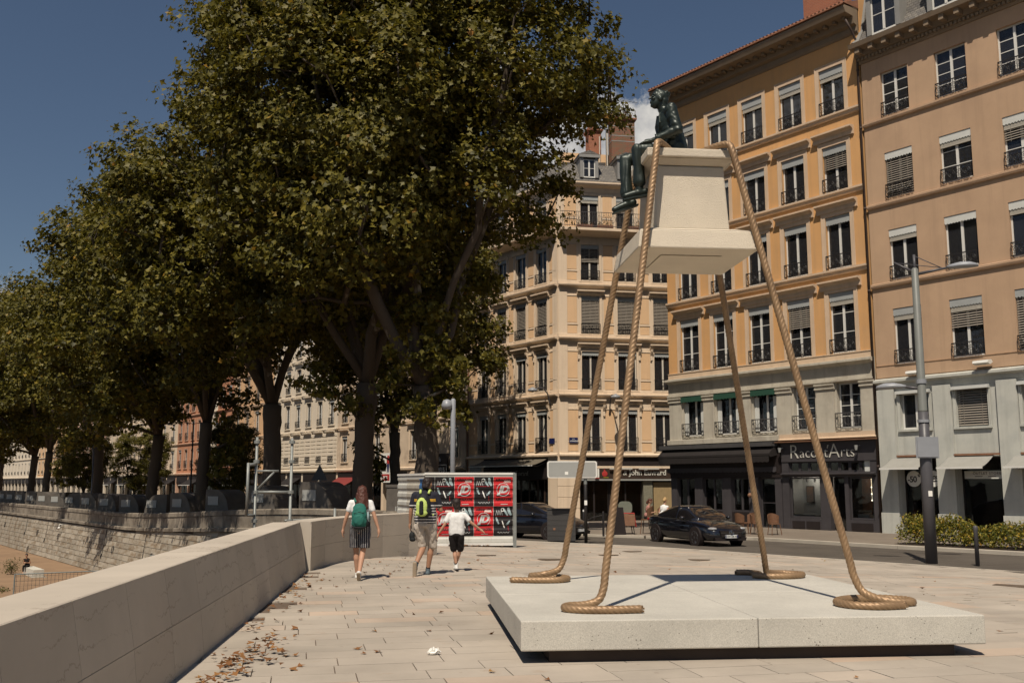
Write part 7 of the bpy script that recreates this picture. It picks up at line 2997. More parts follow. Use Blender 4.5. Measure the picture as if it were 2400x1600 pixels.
# ================================================================== figures
SCR = bpy.data.scenes.new('scratch')          # a side scene to evaluate modifiers in, removed at the end
def blob(name, prims, vox, m, parent=None, smooth=4, loc=None, rot=None, wrinkle=0.0, wscale=14.0, label=None, stretch=(1, 1, 1)):
    """one continuous skin over capsules ('c', p0, r0, p1, r1) and ellipsoids ('e', centre, radii[, euler])"""
    mb = MB()
    for p in prims:
        if p[0] == 'c':
            _, a, ra, b, rb = p
            a, b = Vector(a), Vector(b)
            mb.tube([a, b], [ra, rb], 14)
            mb.ball(a, ra, 14, 9)
            mb.ball(b, rb, 14, 9)
        else:
            s0 = len(mb.v)
            mb.ball((0, 0, 0), p[2], 18, 12)
            M_ = Matrix.Translation(p[1])
            if len(p) > 3:
                from mathutils import Euler
                M_ = M_ @ Euler([R(q) for q in p[3]]).to_matrix().to_4x4()
            mb.xf(M_, s0)
    me = mb.mesh(name, MATS[m])
    tmp = bpy.data.objects.new('tmp', me)
    SCR.collection.objects.link(tmp)
    md = tmp.modifiers.new('r', 'REMESH')
    md.mode = 'VOXEL'
    md.voxel_size = vox
    ms_ = tmp.modifiers.new('s', 'SMOOTH')
    ms_.factor = .5
    ms_.iterations = smooth
    SCR.view_layers[0].update()
    dg = SCR.view_layers[0].depsgraph
    out = bpy.data.meshes.new_from_object(tmp.evaluated_get(dg))
    bpy.data.objects.remove(tmp)
    bpy.data.meshes.remove(me)
    if wrinkle:
        from mathutils import noise
        out.update()
        co = [v.co.copy() for v in out.vertices]
        no = [v.normal.copy() for v in out.vertices]
        for v, c, n_ in zip(out.vertices, co, no):
            q = Vector((c.x * stretch[0], c.y * stretch[1], c.z * stretch[2])) * wscale
            f = noise.noise(q) + .5 * noise.noise(q * 2.1)
            v.co = c + n_ * (abs(f) - .3) * wrinkle
    out.name = name
    out.materials.clear()
    out.materials.append(MATS[m])
    out.polygons.foreach_set('use_smooth', [True] * len(out.polygons))
    o = link(name, out, parent, loc, rot)
    if label:
        o['label'] = label
    return o


def V3(*a):
    return Vector(a)


def hand(wrist, dirv, side, palm_n, s=1.0, curl=.5, spread=.25):
    """palm and five fingers. dirv: along the hand, palm_n: direction the palm faces, side: +1 thumb lies towards dirv x palm_n"""
    d = Vector(dirv).normalized()
    n = Vector(palm_n)
    n = (n - d * n.dot(d)).normalized()
    t = d.cross(n) * side
    w = Vector(wrist)
    P = []
    P.append(('c', w, .026 * s, w + d * .05 * s, .032 * s))
    for k, (off, ln) in enumerate(((-.030, .062), (-.010, .078), (.010, .082), (.030, .075))):
        b = w + d * (.085 * s) + t * off * s
        P.append(('c', w + d * .02 * s + t * off * .6 * s, .017 * s, b, .0125 * s))
        m1 = b + (d * math.cos(curl * .6) + n * math.sin(curl * .6)) * ln * .52 * s + t * off * spread * s
        m2 = m1 + (d * math.cos(curl * 1.5) + n * math.sin(curl * 1.5)) * ln * .5 * s
        P.append(('c', b, .0105 * s, m1, .0095 * s))
        P.append(('c', m1, .0095 * s, m2, .008 * s))
    tb = w + d * .03 * s + t * .03 * s
    tm = tb + (d * .6 + t * .6 + n * .35).normalized() * .042 * s
    te = tm + (d * .85 + t * .2 + n * .45).normalized() * .035 * s
    P.append(('c', tb, .016 * s, tm, .0125 * s))
    P.append(('c', tm, .0125 * s, te, .010 * s))
    return P


def head(c, yaw, pitch, s=1.0, ears=True):
    """head prims around centre c (middle of the skull), facing +y before yaw/pitch"""
    M_ = Matrix.Translation(c) @ Matrix.Rotation(yaw, 4, 'Z') @ Matrix.Rotation(pitch, 4, 'X')

    def T(x, y, z):
        return M_ @ Vector((x * s, y * s, z * s))
    eu = (math.degrees(pitch), 0, math.degrees(yaw))
    P = [('e', T(0, -.012, .022), (.078 * s, .098 * s, .092 * s), eu), ('e', T(0, .018, -.040), (.060 * s, .061 * s, .083 * s), eu), ('e', T(0, .052, -.100), (.023 * s, .021 * s, .018 * s), eu), ('e', T(0, .038, .036), (.066 * s, .047 * s, .064 * s), eu)]
    P += [('c', T(0, .083, .010), .010 * s, T(0, .104, -.026), .0135 * s)]             # nose
    P += [('e', T(0, .076, .030), (.052 * s, .016 * s, .012 * s), eu)]                # brow
    P += [('e', T(0, .079, -.060), (.026 * s, .011 * s, .008 * s), eu), ('e', T(0, .077, -.073), (.022 * s, .011 * s, .007 * s), eu)]  # lips
    for q in (-1, 1):
        P += [('e', T(q * .045, .066, -.028), (.020 * s, .016 * s, .018 * s), eu)]    # cheek
        if ears:
            P += [('e', T(q * .080, -.008, -.012), (.012 * s, .022 * s, .033 * s), eu)]
    return P, T


def face_details(root, T, s, dark='shop_black', white='white_letter'):
    for q in (-1, 1):
        c = T(q * .031, .078, .004)
        part('eye', MB().ball(c, .0125 * s, 10, 8), MATS[dark], root, smooth=True)


mat('skin', (.46, .255, .165), .55, .06, 8, .1, 60, spec=.35)
mat('skin_tan', (.36, .19, .115), .55, .06, 8, .1, 60, spec=.35)
mat('hair_auburn', (.085, .026, .014), .45, .35, 8, .6, 30, stretch=(12, 12, 1), spec=.5)
mat('hair_dark', (.022, .013, .010), .55, .3, 20, .6, 60, spec=.4)
mat('hair_blond', (.42, .27, .12), .5, .2, 20, .4, 50)
mat('tee_white', (.74, .73, .71), .9, .04, 6, .2, 40)
mat('cloth_black', (.016, .013, .013), .9, .15, 6, .2, 50)
mat('teal', (.022, .135, .105), .75, .15, 8, .25, 60)
mat('dark_nylon', (.012, .014, .015), .7, .2, 8, .2, 60)
mat('lime', (.50, .62, .17), .75, .1, 8, .25, 60)
mat('beige_cloth', (.43, .375, .315), .9, .08, 7, .25, 60)
mat('shoe_white', (.66, .64, .60), .7, .06, 10, .2, 60)
mat('shoe_sole', (.36, .29, .21), .85, .1, 10, .2, 60)
mat('shoe_blue', (.10, .13, .15), .8, .1, 10, .2, 60)
mat('sock_dark', (.03, .025, .025), .9, .1, 10)
mat('rose_cloth', (.36, .17, .14), .9, .1, 7, .2, 60)


def mat_stripes(name, c1, c2, axis, freq, duty, off=0.0, zlo=None, zhi=None, band=None):
    m = bpy.data.materials.new(name)
    m.use_nodes = True
    t = m.node_tree
    L = t.links.new
    b = t.nodes['Principled BSDF']
    tc = N(t, 'ShaderNodeTexCoord')
    sx = N(t, 'ShaderNodeSeparateXYZ')
    L(tc.outputs['Object'], sx.inputs[0])
    if axis == 'A':                       # around the body
        at = N(t, 'ShaderNodeMath', operation='ARCTAN2')
        L(sx.outputs['Y'], at.inputs[0])
        L(sx.outputs['X'], at.inputs[1])
        src = at.outputs[0]
    else:
        src = sx.outputs[axis]
    mu = N(t, 'ShaderNodeMath', operation='MULTIPLY_ADD', inp={1: freq, 2: off})
    L(src, mu.inputs[0])
    fr_ = N(t, 'ShaderNodeMath', operation='FRACT')
    L(mu.outputs[0], fr_.inputs[0])
    lt = N(t, 'ShaderNodeMath', operation='LESS_THAN', inp={1: duty})
    L(fr_.outputs[0], lt.inputs[0])
    fac = lt.outputs[0]
    if zhi is not None:
        l2 = N(t, 'ShaderNodeMath', operation='LESS_THAN', inp={1: zhi})
        L(sx.outputs['Z'], l2.inputs[0])
        mm = N(t, 'ShaderNodeMath', operation='MULTIPLY')
        L(fac, mm.inputs[0])
        L(l2.outputs[0], mm.inputs[1])
        fac = mm.outputs[0]
    mx = N(t, 'ShaderNodeMix', data_type='RGBA')
    L(fac, mx.inputs[0])
    mx.inputs[6].default_value = (*c1, 1)
    mx.inputs[7].default_value = (*c2, 1)
    cur = mx.outputs[2]
    if band:
        z0, z1, col = band
        g1 = N(t, 'ShaderNodeMath', operation='GREATER_THAN', inp={1: z0})
        g2 = N(t, 'ShaderNodeMath', operation='LESS_THAN', inp={1: z1})
        L(sx.outputs['Z'], g1.inputs[0])
        L(sx.outputs['Z'], g2.inputs[0])
        mm0 = N(t, 'ShaderNodeMath', operation='MULTIPLY')
        L(g1.outputs[0], mm0.inputs[0])
        L(g2.outputs[0], mm0.inputs[1])
        ax = N(t, 'ShaderNodeMath', operation='ABSOLUTE')
        L(sx.outputs['X'], ax.inputs[0])
        g3 = N(t, 'ShaderNodeMath', operation='LESS_THAN', inp={1: .198})
        L(ax.outputs[0], g3.inputs[0])
        mm = N(t, 'ShaderNodeMath', operation='MULTIPLY')
        L(mm0.outputs[0], mm.inputs[0])
        L(g3.outputs[0], mm.inputs[1])
        m2 = N(t, 'ShaderNodeMix', data_type='RGBA')
        L(mm.outputs[0], m2.inputs[0])
        L(cur, m2.inputs[6])
        m2.inputs[7].default_value = (*col, 1)
        cur = m2.outputs[2]
    L(cur, b.inputs['Base Color'])
    b.inputs['Roughness'].default_value = .9
    n3 = N(t, 'ShaderNodeTexNoise', inp={'Scale': 60, 'Detail': 3.0})
    L(tc.outputs['Object'], n3.inputs['Vector'])
    bp = N(t, 'ShaderNodeBump', inp={'Strength': .2, 'Distance': .01})
    L(n3.outputs['Fac'], bp.inputs['Height'])
    L(bp.outputs[0], b.inputs['Normal'])
    MATS[name] = m


mat_stripes('striped_shorts', (.020, .018, .026), (.50, .48, .46), 'X', 27.0, .20, .3)
mat_stripes('striped_polo', (.012, .012, .022), (.60, .58, .56), 'Z', 20.0, .40, .1, zhi=1.29, band=(1.325, 1.375, (.55, .30, .03)))


def shoe(name, ankle, dirv, up, s, m, sole_m, parent, high=False):
    d = Vector(dirv).normalized()
    u = Vector(up)
    u = (u - d * u.dot(d)).normalized()
    a = Vector(ankle)
    base = a - u * .075 * s
    P = [('c', base + d * -.05 * s + u * .012, .038 * s, base + d * .06 * s + u * .006, .040 * s), ('c', base + d * .06 * s + u * .006, .040 * s, base + d * .155 * s - u * .002, .032 * s),
         ('c', a + u * (.045 if high else .0) * s, .043 * s, base + d * .01 * s + u * .02 * s, .042 * s)]
    o = blob(name, P, .008, m, parent, 3)
    S_ = [('c', base - d * .055 * s - u * .022 * s, .036 * s, base + d * .15 * s - u * .024 * s, .034 * s)]
    so = blob('sole', [('e', tuple(base + d * .05 * s - u * .024 * s), (.001, .001, .001))] + S_, .008, sole_m, o, 2)
    # flatten the sole along the foot's up axis
    me = so.data
    zc = base - u * .024 * s
    for v in me.vertices:
        h = (v.co - zc).dot(u)
        v.co = v.co - u * (h * .55)
    return o


def leg_prims(h, k, a, s=1.0, rt=.078, rk=.050, ra=.034):
    h, k, a = Vector(h), Vector(k), Vector(a)
    calf = k.lerp(a, .30)
    bk = Vector((0, -.018, 0))
    return [('c', h, rt * s, k, rk * s), ('c', k, rk * s, calf + bk, .053 * s), ('c', calf + bk, .053 * s, a, ra * s)]


def arm_prims(sh, el, wr, s=1.0):
    sh, el, wr = Vector(sh), Vector(el), Vector(wr)
    fo = el.lerp(wr, .25)
    return [('c', sh, .047 * s, el, .037 * s), ('c', el, .037 * s, fo, .038 * s), ('c', fo, .038 * s, wr, .024 * s)]


# ------------------------------------------------------------------ the woman with the green rucksack
def woman():
    x, y = -2.66, 17.75
    root = thing('person', 'woman in white tee and striped shorts with a green rucksack, walking away', 'person', (x, y, gz(x, y)), R(2))
    hp, T = head((.015, .03, 1.50), R(4), R(-6), .95)
    shL, shR = (-.165, .0, 1.31), (.165, .0, 1.31)
    eL, wL = (-.245, -.01, 1.07), (-.305, .03, .86)
    eR, wR = (.250, -.04, 1.08), (.325, -.05, .86)
    hipL, kL, aL = (-.085, .02, .83), (-.075, .11, .46), (-.055, .14, .09)
    hipR, kR, aR = (.085, .0, .83), (.050, .00, .46), (.020, -.22, .13)
    P = hp + [('c', (0, 0, 1.33), .050, (.01, .015, 1.45), .046)]
    P += [('e', (0, 0, 1.20), (.155, .095, .17)), ('e', (0, .0, 1.03), (.13, .088, .14)), ('e', (0, .0, .88), (.150, .082, .12)), ('c', shL, .05, shR, .05)]
    P += arm_prims(shL, eL, wL, .92) + arm_prims(shR, eR, wR, .92)
    P += hand(wL, (-.10, .06, -1), -1, (1, 0, 0), .92, .5) + hand(wR, (.12, -.02, -1), 1, (-1, 0, 0), .92, .5)
    P += leg_prims(hipL, kL, aL, .95) + leg_prims(hipR, kR, aR, .95)
    P += [('c', aL, .032, (-.055, .2, .04), .03), ('c', aR, .032, (.02, -.16, .05), .03)]
    blob('body', P, .0075, 'skin', root, 3)
    face_details(root, T, .95)
    S_ = [('e', (0, 0, 1.21), (.172, .112, .175)), ('e', (0, .0, 1.04), (.150, .104, .13)), ('e', (0, 0, .95), (.162, .115, .08)), ('c', shL, .062, shR, .062)]
    for s_, e_ in ((shL, eL), (shR, eR)):
        m_ = Vector(s_).lerp(Vector(e_), .48)
        S_ += [('c', s_, .060, m_, .056)]
    blob('tee_shirt', S_, .010, 'tee_white', root, 9, wrinkle=.007, wscale=9)
    H_ = [('e', (0, .0, .905), (.185, .135, .11)), ('c', (-.06, 0, .97), .115, (.06, 0, .97), .115)]
    for h_, k_, q in ((hipL, kL, -1), (hipR, kR, 1)):
        m_ = Vector(h_).lerp(Vector(k_), .72)
        H_ += [('c', (h_[0], h_[1], .86), .105, (m_.x + q * .018, m_.y, m_.z), .098)]
    o = blob('shorts', H_, .010, 'striped_shorts', root, 3, wrinkle=.014, wscale=8, stretch=(2, 2, .6))
    for v in o.data.vertices:
        if v.co.z < .545:
            v.co.z = .545 + (v.co.z - .545) * .12
    shoe('shoe', aL, (0, 1, -.05), (0, .05, 1), .95, 'shoe_white', 'shoe_sole', root)
    shoe('shoe', aR, (.04, .55, -.83), (.0, .83, .55), .95, 'shoe_white', 'shoe_sole', root)
    Hh = [('e', tuple(T(0, -.025, .035)), (.083, .098, .088)), ('c', T(0, -.05, .03), .085, T(0, -.085, -.14), .086), ('c', T(0, -.085, -.14), .086, T(.0, -.115, -.30), .080), ('c', T(-.05, -.06, -.05), .055, T(-.085, -.085, -.29), .045), ('c', T(.05, -.06, -.05), .055, T(.088, -.085, -.28), .045),
          ('c', T(.0, -.115, -.30), .070, T(.01, -.12, -.38), .045)]
    blob('hair', Hh, .010, 'hair_auburn', root, 2, wrinkle=.018, wscale=22, stretch=(1.6, 1.6, .22))
    bp = blob('rucksack', [('e', (.0, -.19, 1.10), (.135, .085, .20)), ('e', (0, -.18, 1.00), (.140, .09, .14)), ('e', (0, -.175, 1.22), (.115, .07, .10))], .010, 'teal', root, 3, wrinkle=.012, wscale=10)
    blob('front_pocket', [('e', (0, -.255, 1.03), (.098, .045, .11))], .010, 'teal', bp, 2, wrinkle=.008, wscale=14)
    blob('rucksack_base', [('e', (0, -.19, .90), (.12, .08, .035))], .010, 'dark_nylon', bp, 2)
    blob('side_pocket', [('e', (.135, -.16, .98), (.028, .05, .085))], .009, 'dark_nylon', bp, 2)
    part('water_bottle', MB().lathe([(.028, 0), (.028, .12), (.016, .14), (.016, .165)], 10, (.145, -.165, 1.0)), MATS['poster_cyan'], bp, smooth=True)
    part('zip', MB().tube([(-.09, -.255, 1.14), (0, -.268, 1.165), (.09, -.255, 1.14)], .006, 5), MATS['dark_nylon'], bp)
    for q in (-1, 1):
        pts = [(q * .075, -.11, 1.33), (q * .105, -.03, 1.385), (q * .115, .07, 1.34), (q * .12, .115, 1.2), (q * .15, .05, 1.02), (q * .13, -.1, .95)]
        part('strap', MB().tube(catmull(pts, .03), .020, 6), MATS['teal'], bp, smooth=True)
    return root


# ------------------------------------------------------------------ the man with the lime rucksack
def man():
    x, y = -1.60, 18.62
    root = thing('person', 'man in striped navy polo and beige shorts with a lime rucksack, walking away', 'person', (x, y, gz(x, y)), R(-3))
    hp, T = head((.035, .03, 1.645), R(-22), R(-8), 1.0)
    shL, shR = (-.19, .0, 1.44), (.19, .0, 1.44)
    eL, wL = (-.265, .0, 1.16), (-.285, .05, .92)
    eR, wR = (.285, .03, 1.17), (.225, .24, 1.25)
    hipL, kL, aL = (-.095, .0, .93), (-.03, .06, .51), (-.13, -.24, .20)
    hipR, kR, aR = (.095, .02, .93), (.105, .12, .50), (.045, .12, .09)
    P = hp + [('c', (0, 0, 1.46), .060, (.02, .02, 1.58), .056)]
    P += [('e', (0, 0, 1.32), (.185, .115, .19)), ('e', (0, .0, 1.12), (.155, .088, .15)), ('e', (0, .0, .98), (.155, .088, .12)), ('c', shL, .055, shR, .055)]
    P += arm_prims(shL, eL, wL, 1.05) + arm_prims(shR, eR, wR, 1.05)
    P += hand(wL, (-.02, .08, -1), -1, (1, .2, 0), 1.05, .6) + hand(wR, (-.2, .8, .25), -1, (-.9, 0, .2), 1.05, .9)
    P += leg_prims(hipL, kL, aL, 1.08) + leg_prims(hipR, kR, aR, 1.08)
    P += [('c', aL, .034, (-.13, -.18, .12), .03), ('c', aR, .034, (.045, .19, .04), .03)]
    blob('body', P, .008, 'skin_tan', root, 3)
    face_details(root, T, 1.0)
    S_ = [('e', (0, 0, 1.34), (.203, .130, .19)), ('c', (-.07, 0, 1.25), .128, (-.075, 0, 1.0), .132), ('c', (.07, 0, 1.25), .128, (.075, 0, 1.0), .132), ('c', (0, 0, 1.25), .131, (0, 0, 1.0), .135), ('c', shL, .068, shR, .068), ('c', (0, .0, 1.47), .075, (.01, .01, 1.53), .066)]
    for s_, e_ in ((shL, eL), (shR, eR)):
        S_ += [('c', s_, .070, Vector(s_).lerp(Vector(e_), .66), .066)]
    o = blob('polo_shirt', S_, .010, 'striped_polo', root, 9, wrinkle=.008, wscale=8)
    for v in o.data.vertices:
        if v.co.z < .93:
            v.co.z = .93 + (v.co.z - .93) * .10
    H_ = [('e', (0, .0, .91), (.186, .130, .09))]
    for h_, k_, q in ((hipL, kL, -1), (hipR, kR, 1)):
        kk = Vector(k_)
        H_ += [('c', (h_[0] + q * .01, h_[1], .86), .112, (kk.x + q * .02, kk.y - .01, kk.z + .03), .088)]
    blob('shorts', H_, .010, 'beige_cloth', root, 3, wrinkle=.030, wscale=7, stretch=(1.6, 1.6, .7))
    shoe('shoe', aR, (.02, 1, -.03), (0, .03, 1), 1.05, 'shoe_blue', 'shoe_sole', root)
    shoe('shoe', aL, (-.05, .22, -.97), (0, .97, .22), 1.08, 'shoe_blue', 'shoe_sole', root)
    for a_, k_ in ((aL, kL), (aR, kR)):
        m_ = Vector(a_).lerp(Vector(k_), .12)
        blob('sock', [('c', a_, .042, m_, .042)], .010, 'sock_dark', root, 2)
    Hh = [('e', tuple(T(0, -.028, .040)), (.087, .095, .086)), ('c', T(-.03, -.06, .0), .055, T(-.025, -.075, -.06), .045), ('c', T(.03, -.06, .0), .055, T(.025, -.075, -.06), .045), ('e', tuple(T(0, .02, .075)), (.070, .07, .045))]
    blob('hair', Hh, .008, 'hair_dark', root, 2, wrinkle=.010, wscale=45)
    bp = blob('rucksack', [('e', (-.005, -.20, 1.28), (.135, .085, .20)), ('e', (0, -.20, 1.15), (.145, .095, .12))], .010, 'dark_nylon', root, 3, wrinkle=.008, wscale=10)
    fp = blob('front_panel', [('e', (-.03, -.265, 1.24), (.108, .050, .165)), ('e', (-.03, -.26, 1.13), (.118, .052, .07))], .009, 'lime', bp, 2, wrinkle=.008, wscale=12)
    blob('mesh_pocket', [('c', (-.03, -.305, 1.31), .038, (-.03, -.308, 1.13), .042)], .008, 'dark_nylon', bp, 2)
    for q in (-1, 1):
        pts = [(q * .075, -.12, 1.47), (q * .085, -.05, 1.525), (q * .10, .06, 1.50), (q * .13, .135, 1.35), (q * .17, .08, 1.15), (q * .15, -.1, 1.08)]
        part('strap', MB().tube(catmull(pts, .03), .024, 6), MATS['lime'], bp, smooth=True)
    # camera bag hanging at his left side
    cb_ = thing('camera_bag', 'small black camera case hanging from the hand of the man in navy', 'bag', (x - .235, y - .02, gz(x, y) + .70), R(-3))
    blob('case', [('e', (0, 0, 0), (.055, .045, .085)), ('e', (.01, .0, -.06), (.06, .05, .04))], .009, 'dark_nylon', cb_, 2)
    part('strap', MB().tube([(-.02, 0, .07), (-.035, .03, .18), (-.02, .06, .22)], .008, 5), MATS['dark_nylon'], cb_)
    return root


# ------------------------------------------------------------------ the boy in the white tee
def boy():
    x, y = -1.08, 19.75
    root = thing('person', 'boy in white tee and black shorts walking away with arms spread', 'person', (x, y, gz(x, y)), R(3))
    s = 1.0
    hp, T = head((-.01, .02, 1.272), R(6), R(-4), .92)
    shL, shR = (-.145, .0, 1.075), (.145, .0, 1.075)
    eL, wL = (-.235, -.03, .885), (-.365, .0, .69)
    eR, wR = (.285, -.03, .92), (.46, .02, .79)
    hipL, kL, aL = (-.07, .02, .66), (-.04, .10, .37), (.0, .06, .09)
    hipR, kR, aR = (.07, .0, .66), (.06, .10, .37), (-.02, .22, .10)
    P = hp + [('c', (0, 0, 1.09), .042, (-.005, .015, 1.19), .040)]
    P += [('e', (0, 0, .98), (.135, .08, .14)), ('e', (0, .0, .84), (.115, .08, .12)), ('e', (0, .0, .72), (.11, .068, .09)), ('c', shL, .04, shR, .04)]
    P += arm_prims(shL, eL, wL, .78) + arm_prims(shR, eR, wR, .78)
    P += hand(wL, (-.25, .05, -.9), -1, (1, .2, -.2), .82, .5) + hand(wR, (.75, .1, -.5), 1, (-.5, .2, -.6), .82, .4)
    P += leg_prims(hipL, kL, aL, .78) + leg_prims(hipR, kR, aR, .78)
    blob('body', P, .0075, 'skin', root, 3)
    face_details(root, T, .92)
    S_ = [('e', (0, 0, 1.0), (.150, .098, .13)), ('c', (-.055, 0, 1.0), .096, (-.062, 0, .73), .096), ('c', (.055, 0, 1.0), .096, (.062, 0, .73), .096), ('c', (0, 0, 1.0), .099, (0, 0, .73), .099), ('c', shL, .052, shR, .052)]
    for s_, e_ in ((shL, eL), (shR, eR)):
        S_ += [('c', s_, .052, Vector(s_).lerp(Vector(e_), .62), .054)]
    o = blob('tee_shirt', S_, .009, 'tee_white', root, 9, wrinkle=.007, wscale=8)
    for v in o.data.vertices:
        if v.co.z < .675:
            v.co.z = .675 + (v.co.z - .675) * .12
    H_ = [('e', (0, .0, .69), (.143, .105, .07))]
    for h_, k_, q in ((hipL, kL, -1), (hipR, kR, 1)):
        kk = Vector(k_)
        H_ += [('c', (h_[0], h_[1], .66), .088, (kk.x + q * .018, kk.y - .01, kk.z + .055), .072)]
    blob('shorts', H_, .009, 'cloth_black', root, 3, wrinkle=.014, wscale=8)
    shoe('high_top_shoe', aL, (-.1, 1, -.35), (0, .35, 1), .92, 'shoe_white', 'shop_black', root, True)
    shoe('high_top_shoe', aR, (.05, 1, 0), (0, 0, 1), .92, 'shoe_white', 'shop_black', root, True)
    for a_, k_ in ((aL, kL), (aR, kR)):
        m_ = Vector(a_).lerp(Vector(k_), .26)
        n_ = Vector(a_).lerp(Vector(k_), .14)
        blob('sock', [('c', n_, .036, m_, .034)], .009, 'sock_dark', root, 2)
    Hh = [('e', tuple(T(0, -.026, .042)), (.085, .095, .085)), ('c', T(-.03, -.06, .0), .052, T(-.022, -.07, -.065), .040), ('c', T(.03, -.06, .0), .052, T(.022, -.07, -.065), .040), ('e', tuple(T(0, .03, .075)), (.066, .06, .042))]
    blob('hair', Hh, .008, 'hair_dark', root, 2, wrinkle=.012, wscale=40)
    return root


woman()
man()
boy()


# ------------------------------------------------------------------ people sitting far off
def sitter(label, x, y, z, rz, top_m, bottom_m, hair_m, seat_h=.45, lean=.12, back_head=-8, long_hair=False):
    root = thing('person', label, 'person', (x, y, z), rz)
    h = seat_h
    hp, T = head((0, .06 + lean, h + .76), 0, R(-22 + back_head), .96)
    P = hp + [('c', (0, lean, h + .56), .05, (0, .03 + lean, h + .68), .048), ('e', (0, lean * .7, h + .40), (.16, .10, .19)), ('e', (0, .02, h + .15), (.15, .11, .14)), ('c', (-.15, lean, h + .50), .05, (.15, lean, h + .50), .05)]
    for q in (-1, 1):
        wr = (q * .06, .33, h + .30)
        P += arm_prims((q * .16, lean, h + .49), (q * .22, .10, h + .25), wr, .9)
        P += hand(wr, (-q * .3, .9, .3), q, (0, .2, -1), .9, .8)
        P += leg_prims((q * .09, .03, h + .09), (q * .10, .42, h + .08), (q * .09, .46, .09), .95)
        P += [('c', (q * .09, .46, .07), .034, (q * .09, .60, .035), .03)]
    blob('body', P, .012, 'skin', root, 3)
    S_ = [('e', (0, lean * .7, h + .41), (.175, .115, .19)), ('e', (0, .02, h + .17), (.165, .125, .14)), ('c', (-.15, lean, h + .50), .06, (.15, lean, h + .50), .06)]
    blob('top', S_, .014, top_m, root, 3, wrinkle=.01, wscale=9)
    B_ = [('e', (0, .02, h + .08), (.175, .14, .10))]
    for q in (-1, 1):
        B_ += [('c', (q * .09, .03, h + .08), .095, (q * .10, .42, h + .08), .068), ('c', (q * .10, .42, h + .08), .066, (q * .09, .45, .22), .055)]
    blob('trousers', B_, .014, bottom_m, root, 3, wrinkle=.01, wscale=8)
    Hh = [('e', tuple(T(0, -.026, .042)), (.088, .098, .086)), ('c', T(0, -.06, 0), .07, T(0, -.09, -.12 if long_hair else -.04), .06)]
    if not long_hair:
        Hh += [('e', tuple(T(0, -.06, .12)), (.04, .04, .04))]
    blob('hair', Hh, .012, hair_m, root, 2, wrinkle=.012, wscale=30)
    for q in (-1, 1):
        blob('shoe', [('c', (q * .09, .45, .045), .042, (q * .09, .60, .035), .036)], .012, 'dark_nylon', root, 2)
    return root


sitter('woman in dark clothes sitting on the bench of the lower quay', bx + 1.25 * UX - .12, by + 1.25 * UY - .1, LOW + .05, QR + R(60), 'cloth_black', 'cloth_black', 'hair_dark', lean=.2)
gxy = gz(5.9, 43.3) + .095
sitter('woman with rose top and long hair sitting behind the black saloon', 5.75, 43.2, gxy, R(-110), 'rose_cloth', 'cloth_black', 'hair_auburn', seat_h=.60, long_hair=True)
sitter('blond person in a white shirt sitting between the black saloon and the plywood panel', 6.45, 43.4, gxy, R(-40), 'tee_white', 'beige_cloth', 'hair_blond', seat_h=.62, lean=.2)
for k, (x, y, rz, lab) in enumerate([(5.75, 43.2, R(-110), 'wicker chair under the woman in the rose top'), (6.45, 43.4, R(-40), 'wicker chair under the blond person in white')]):
    o = cafe_chair(lab, x, y, rz + math.pi * 0)
    o.scale = (1.1, 1.1, 1.33)


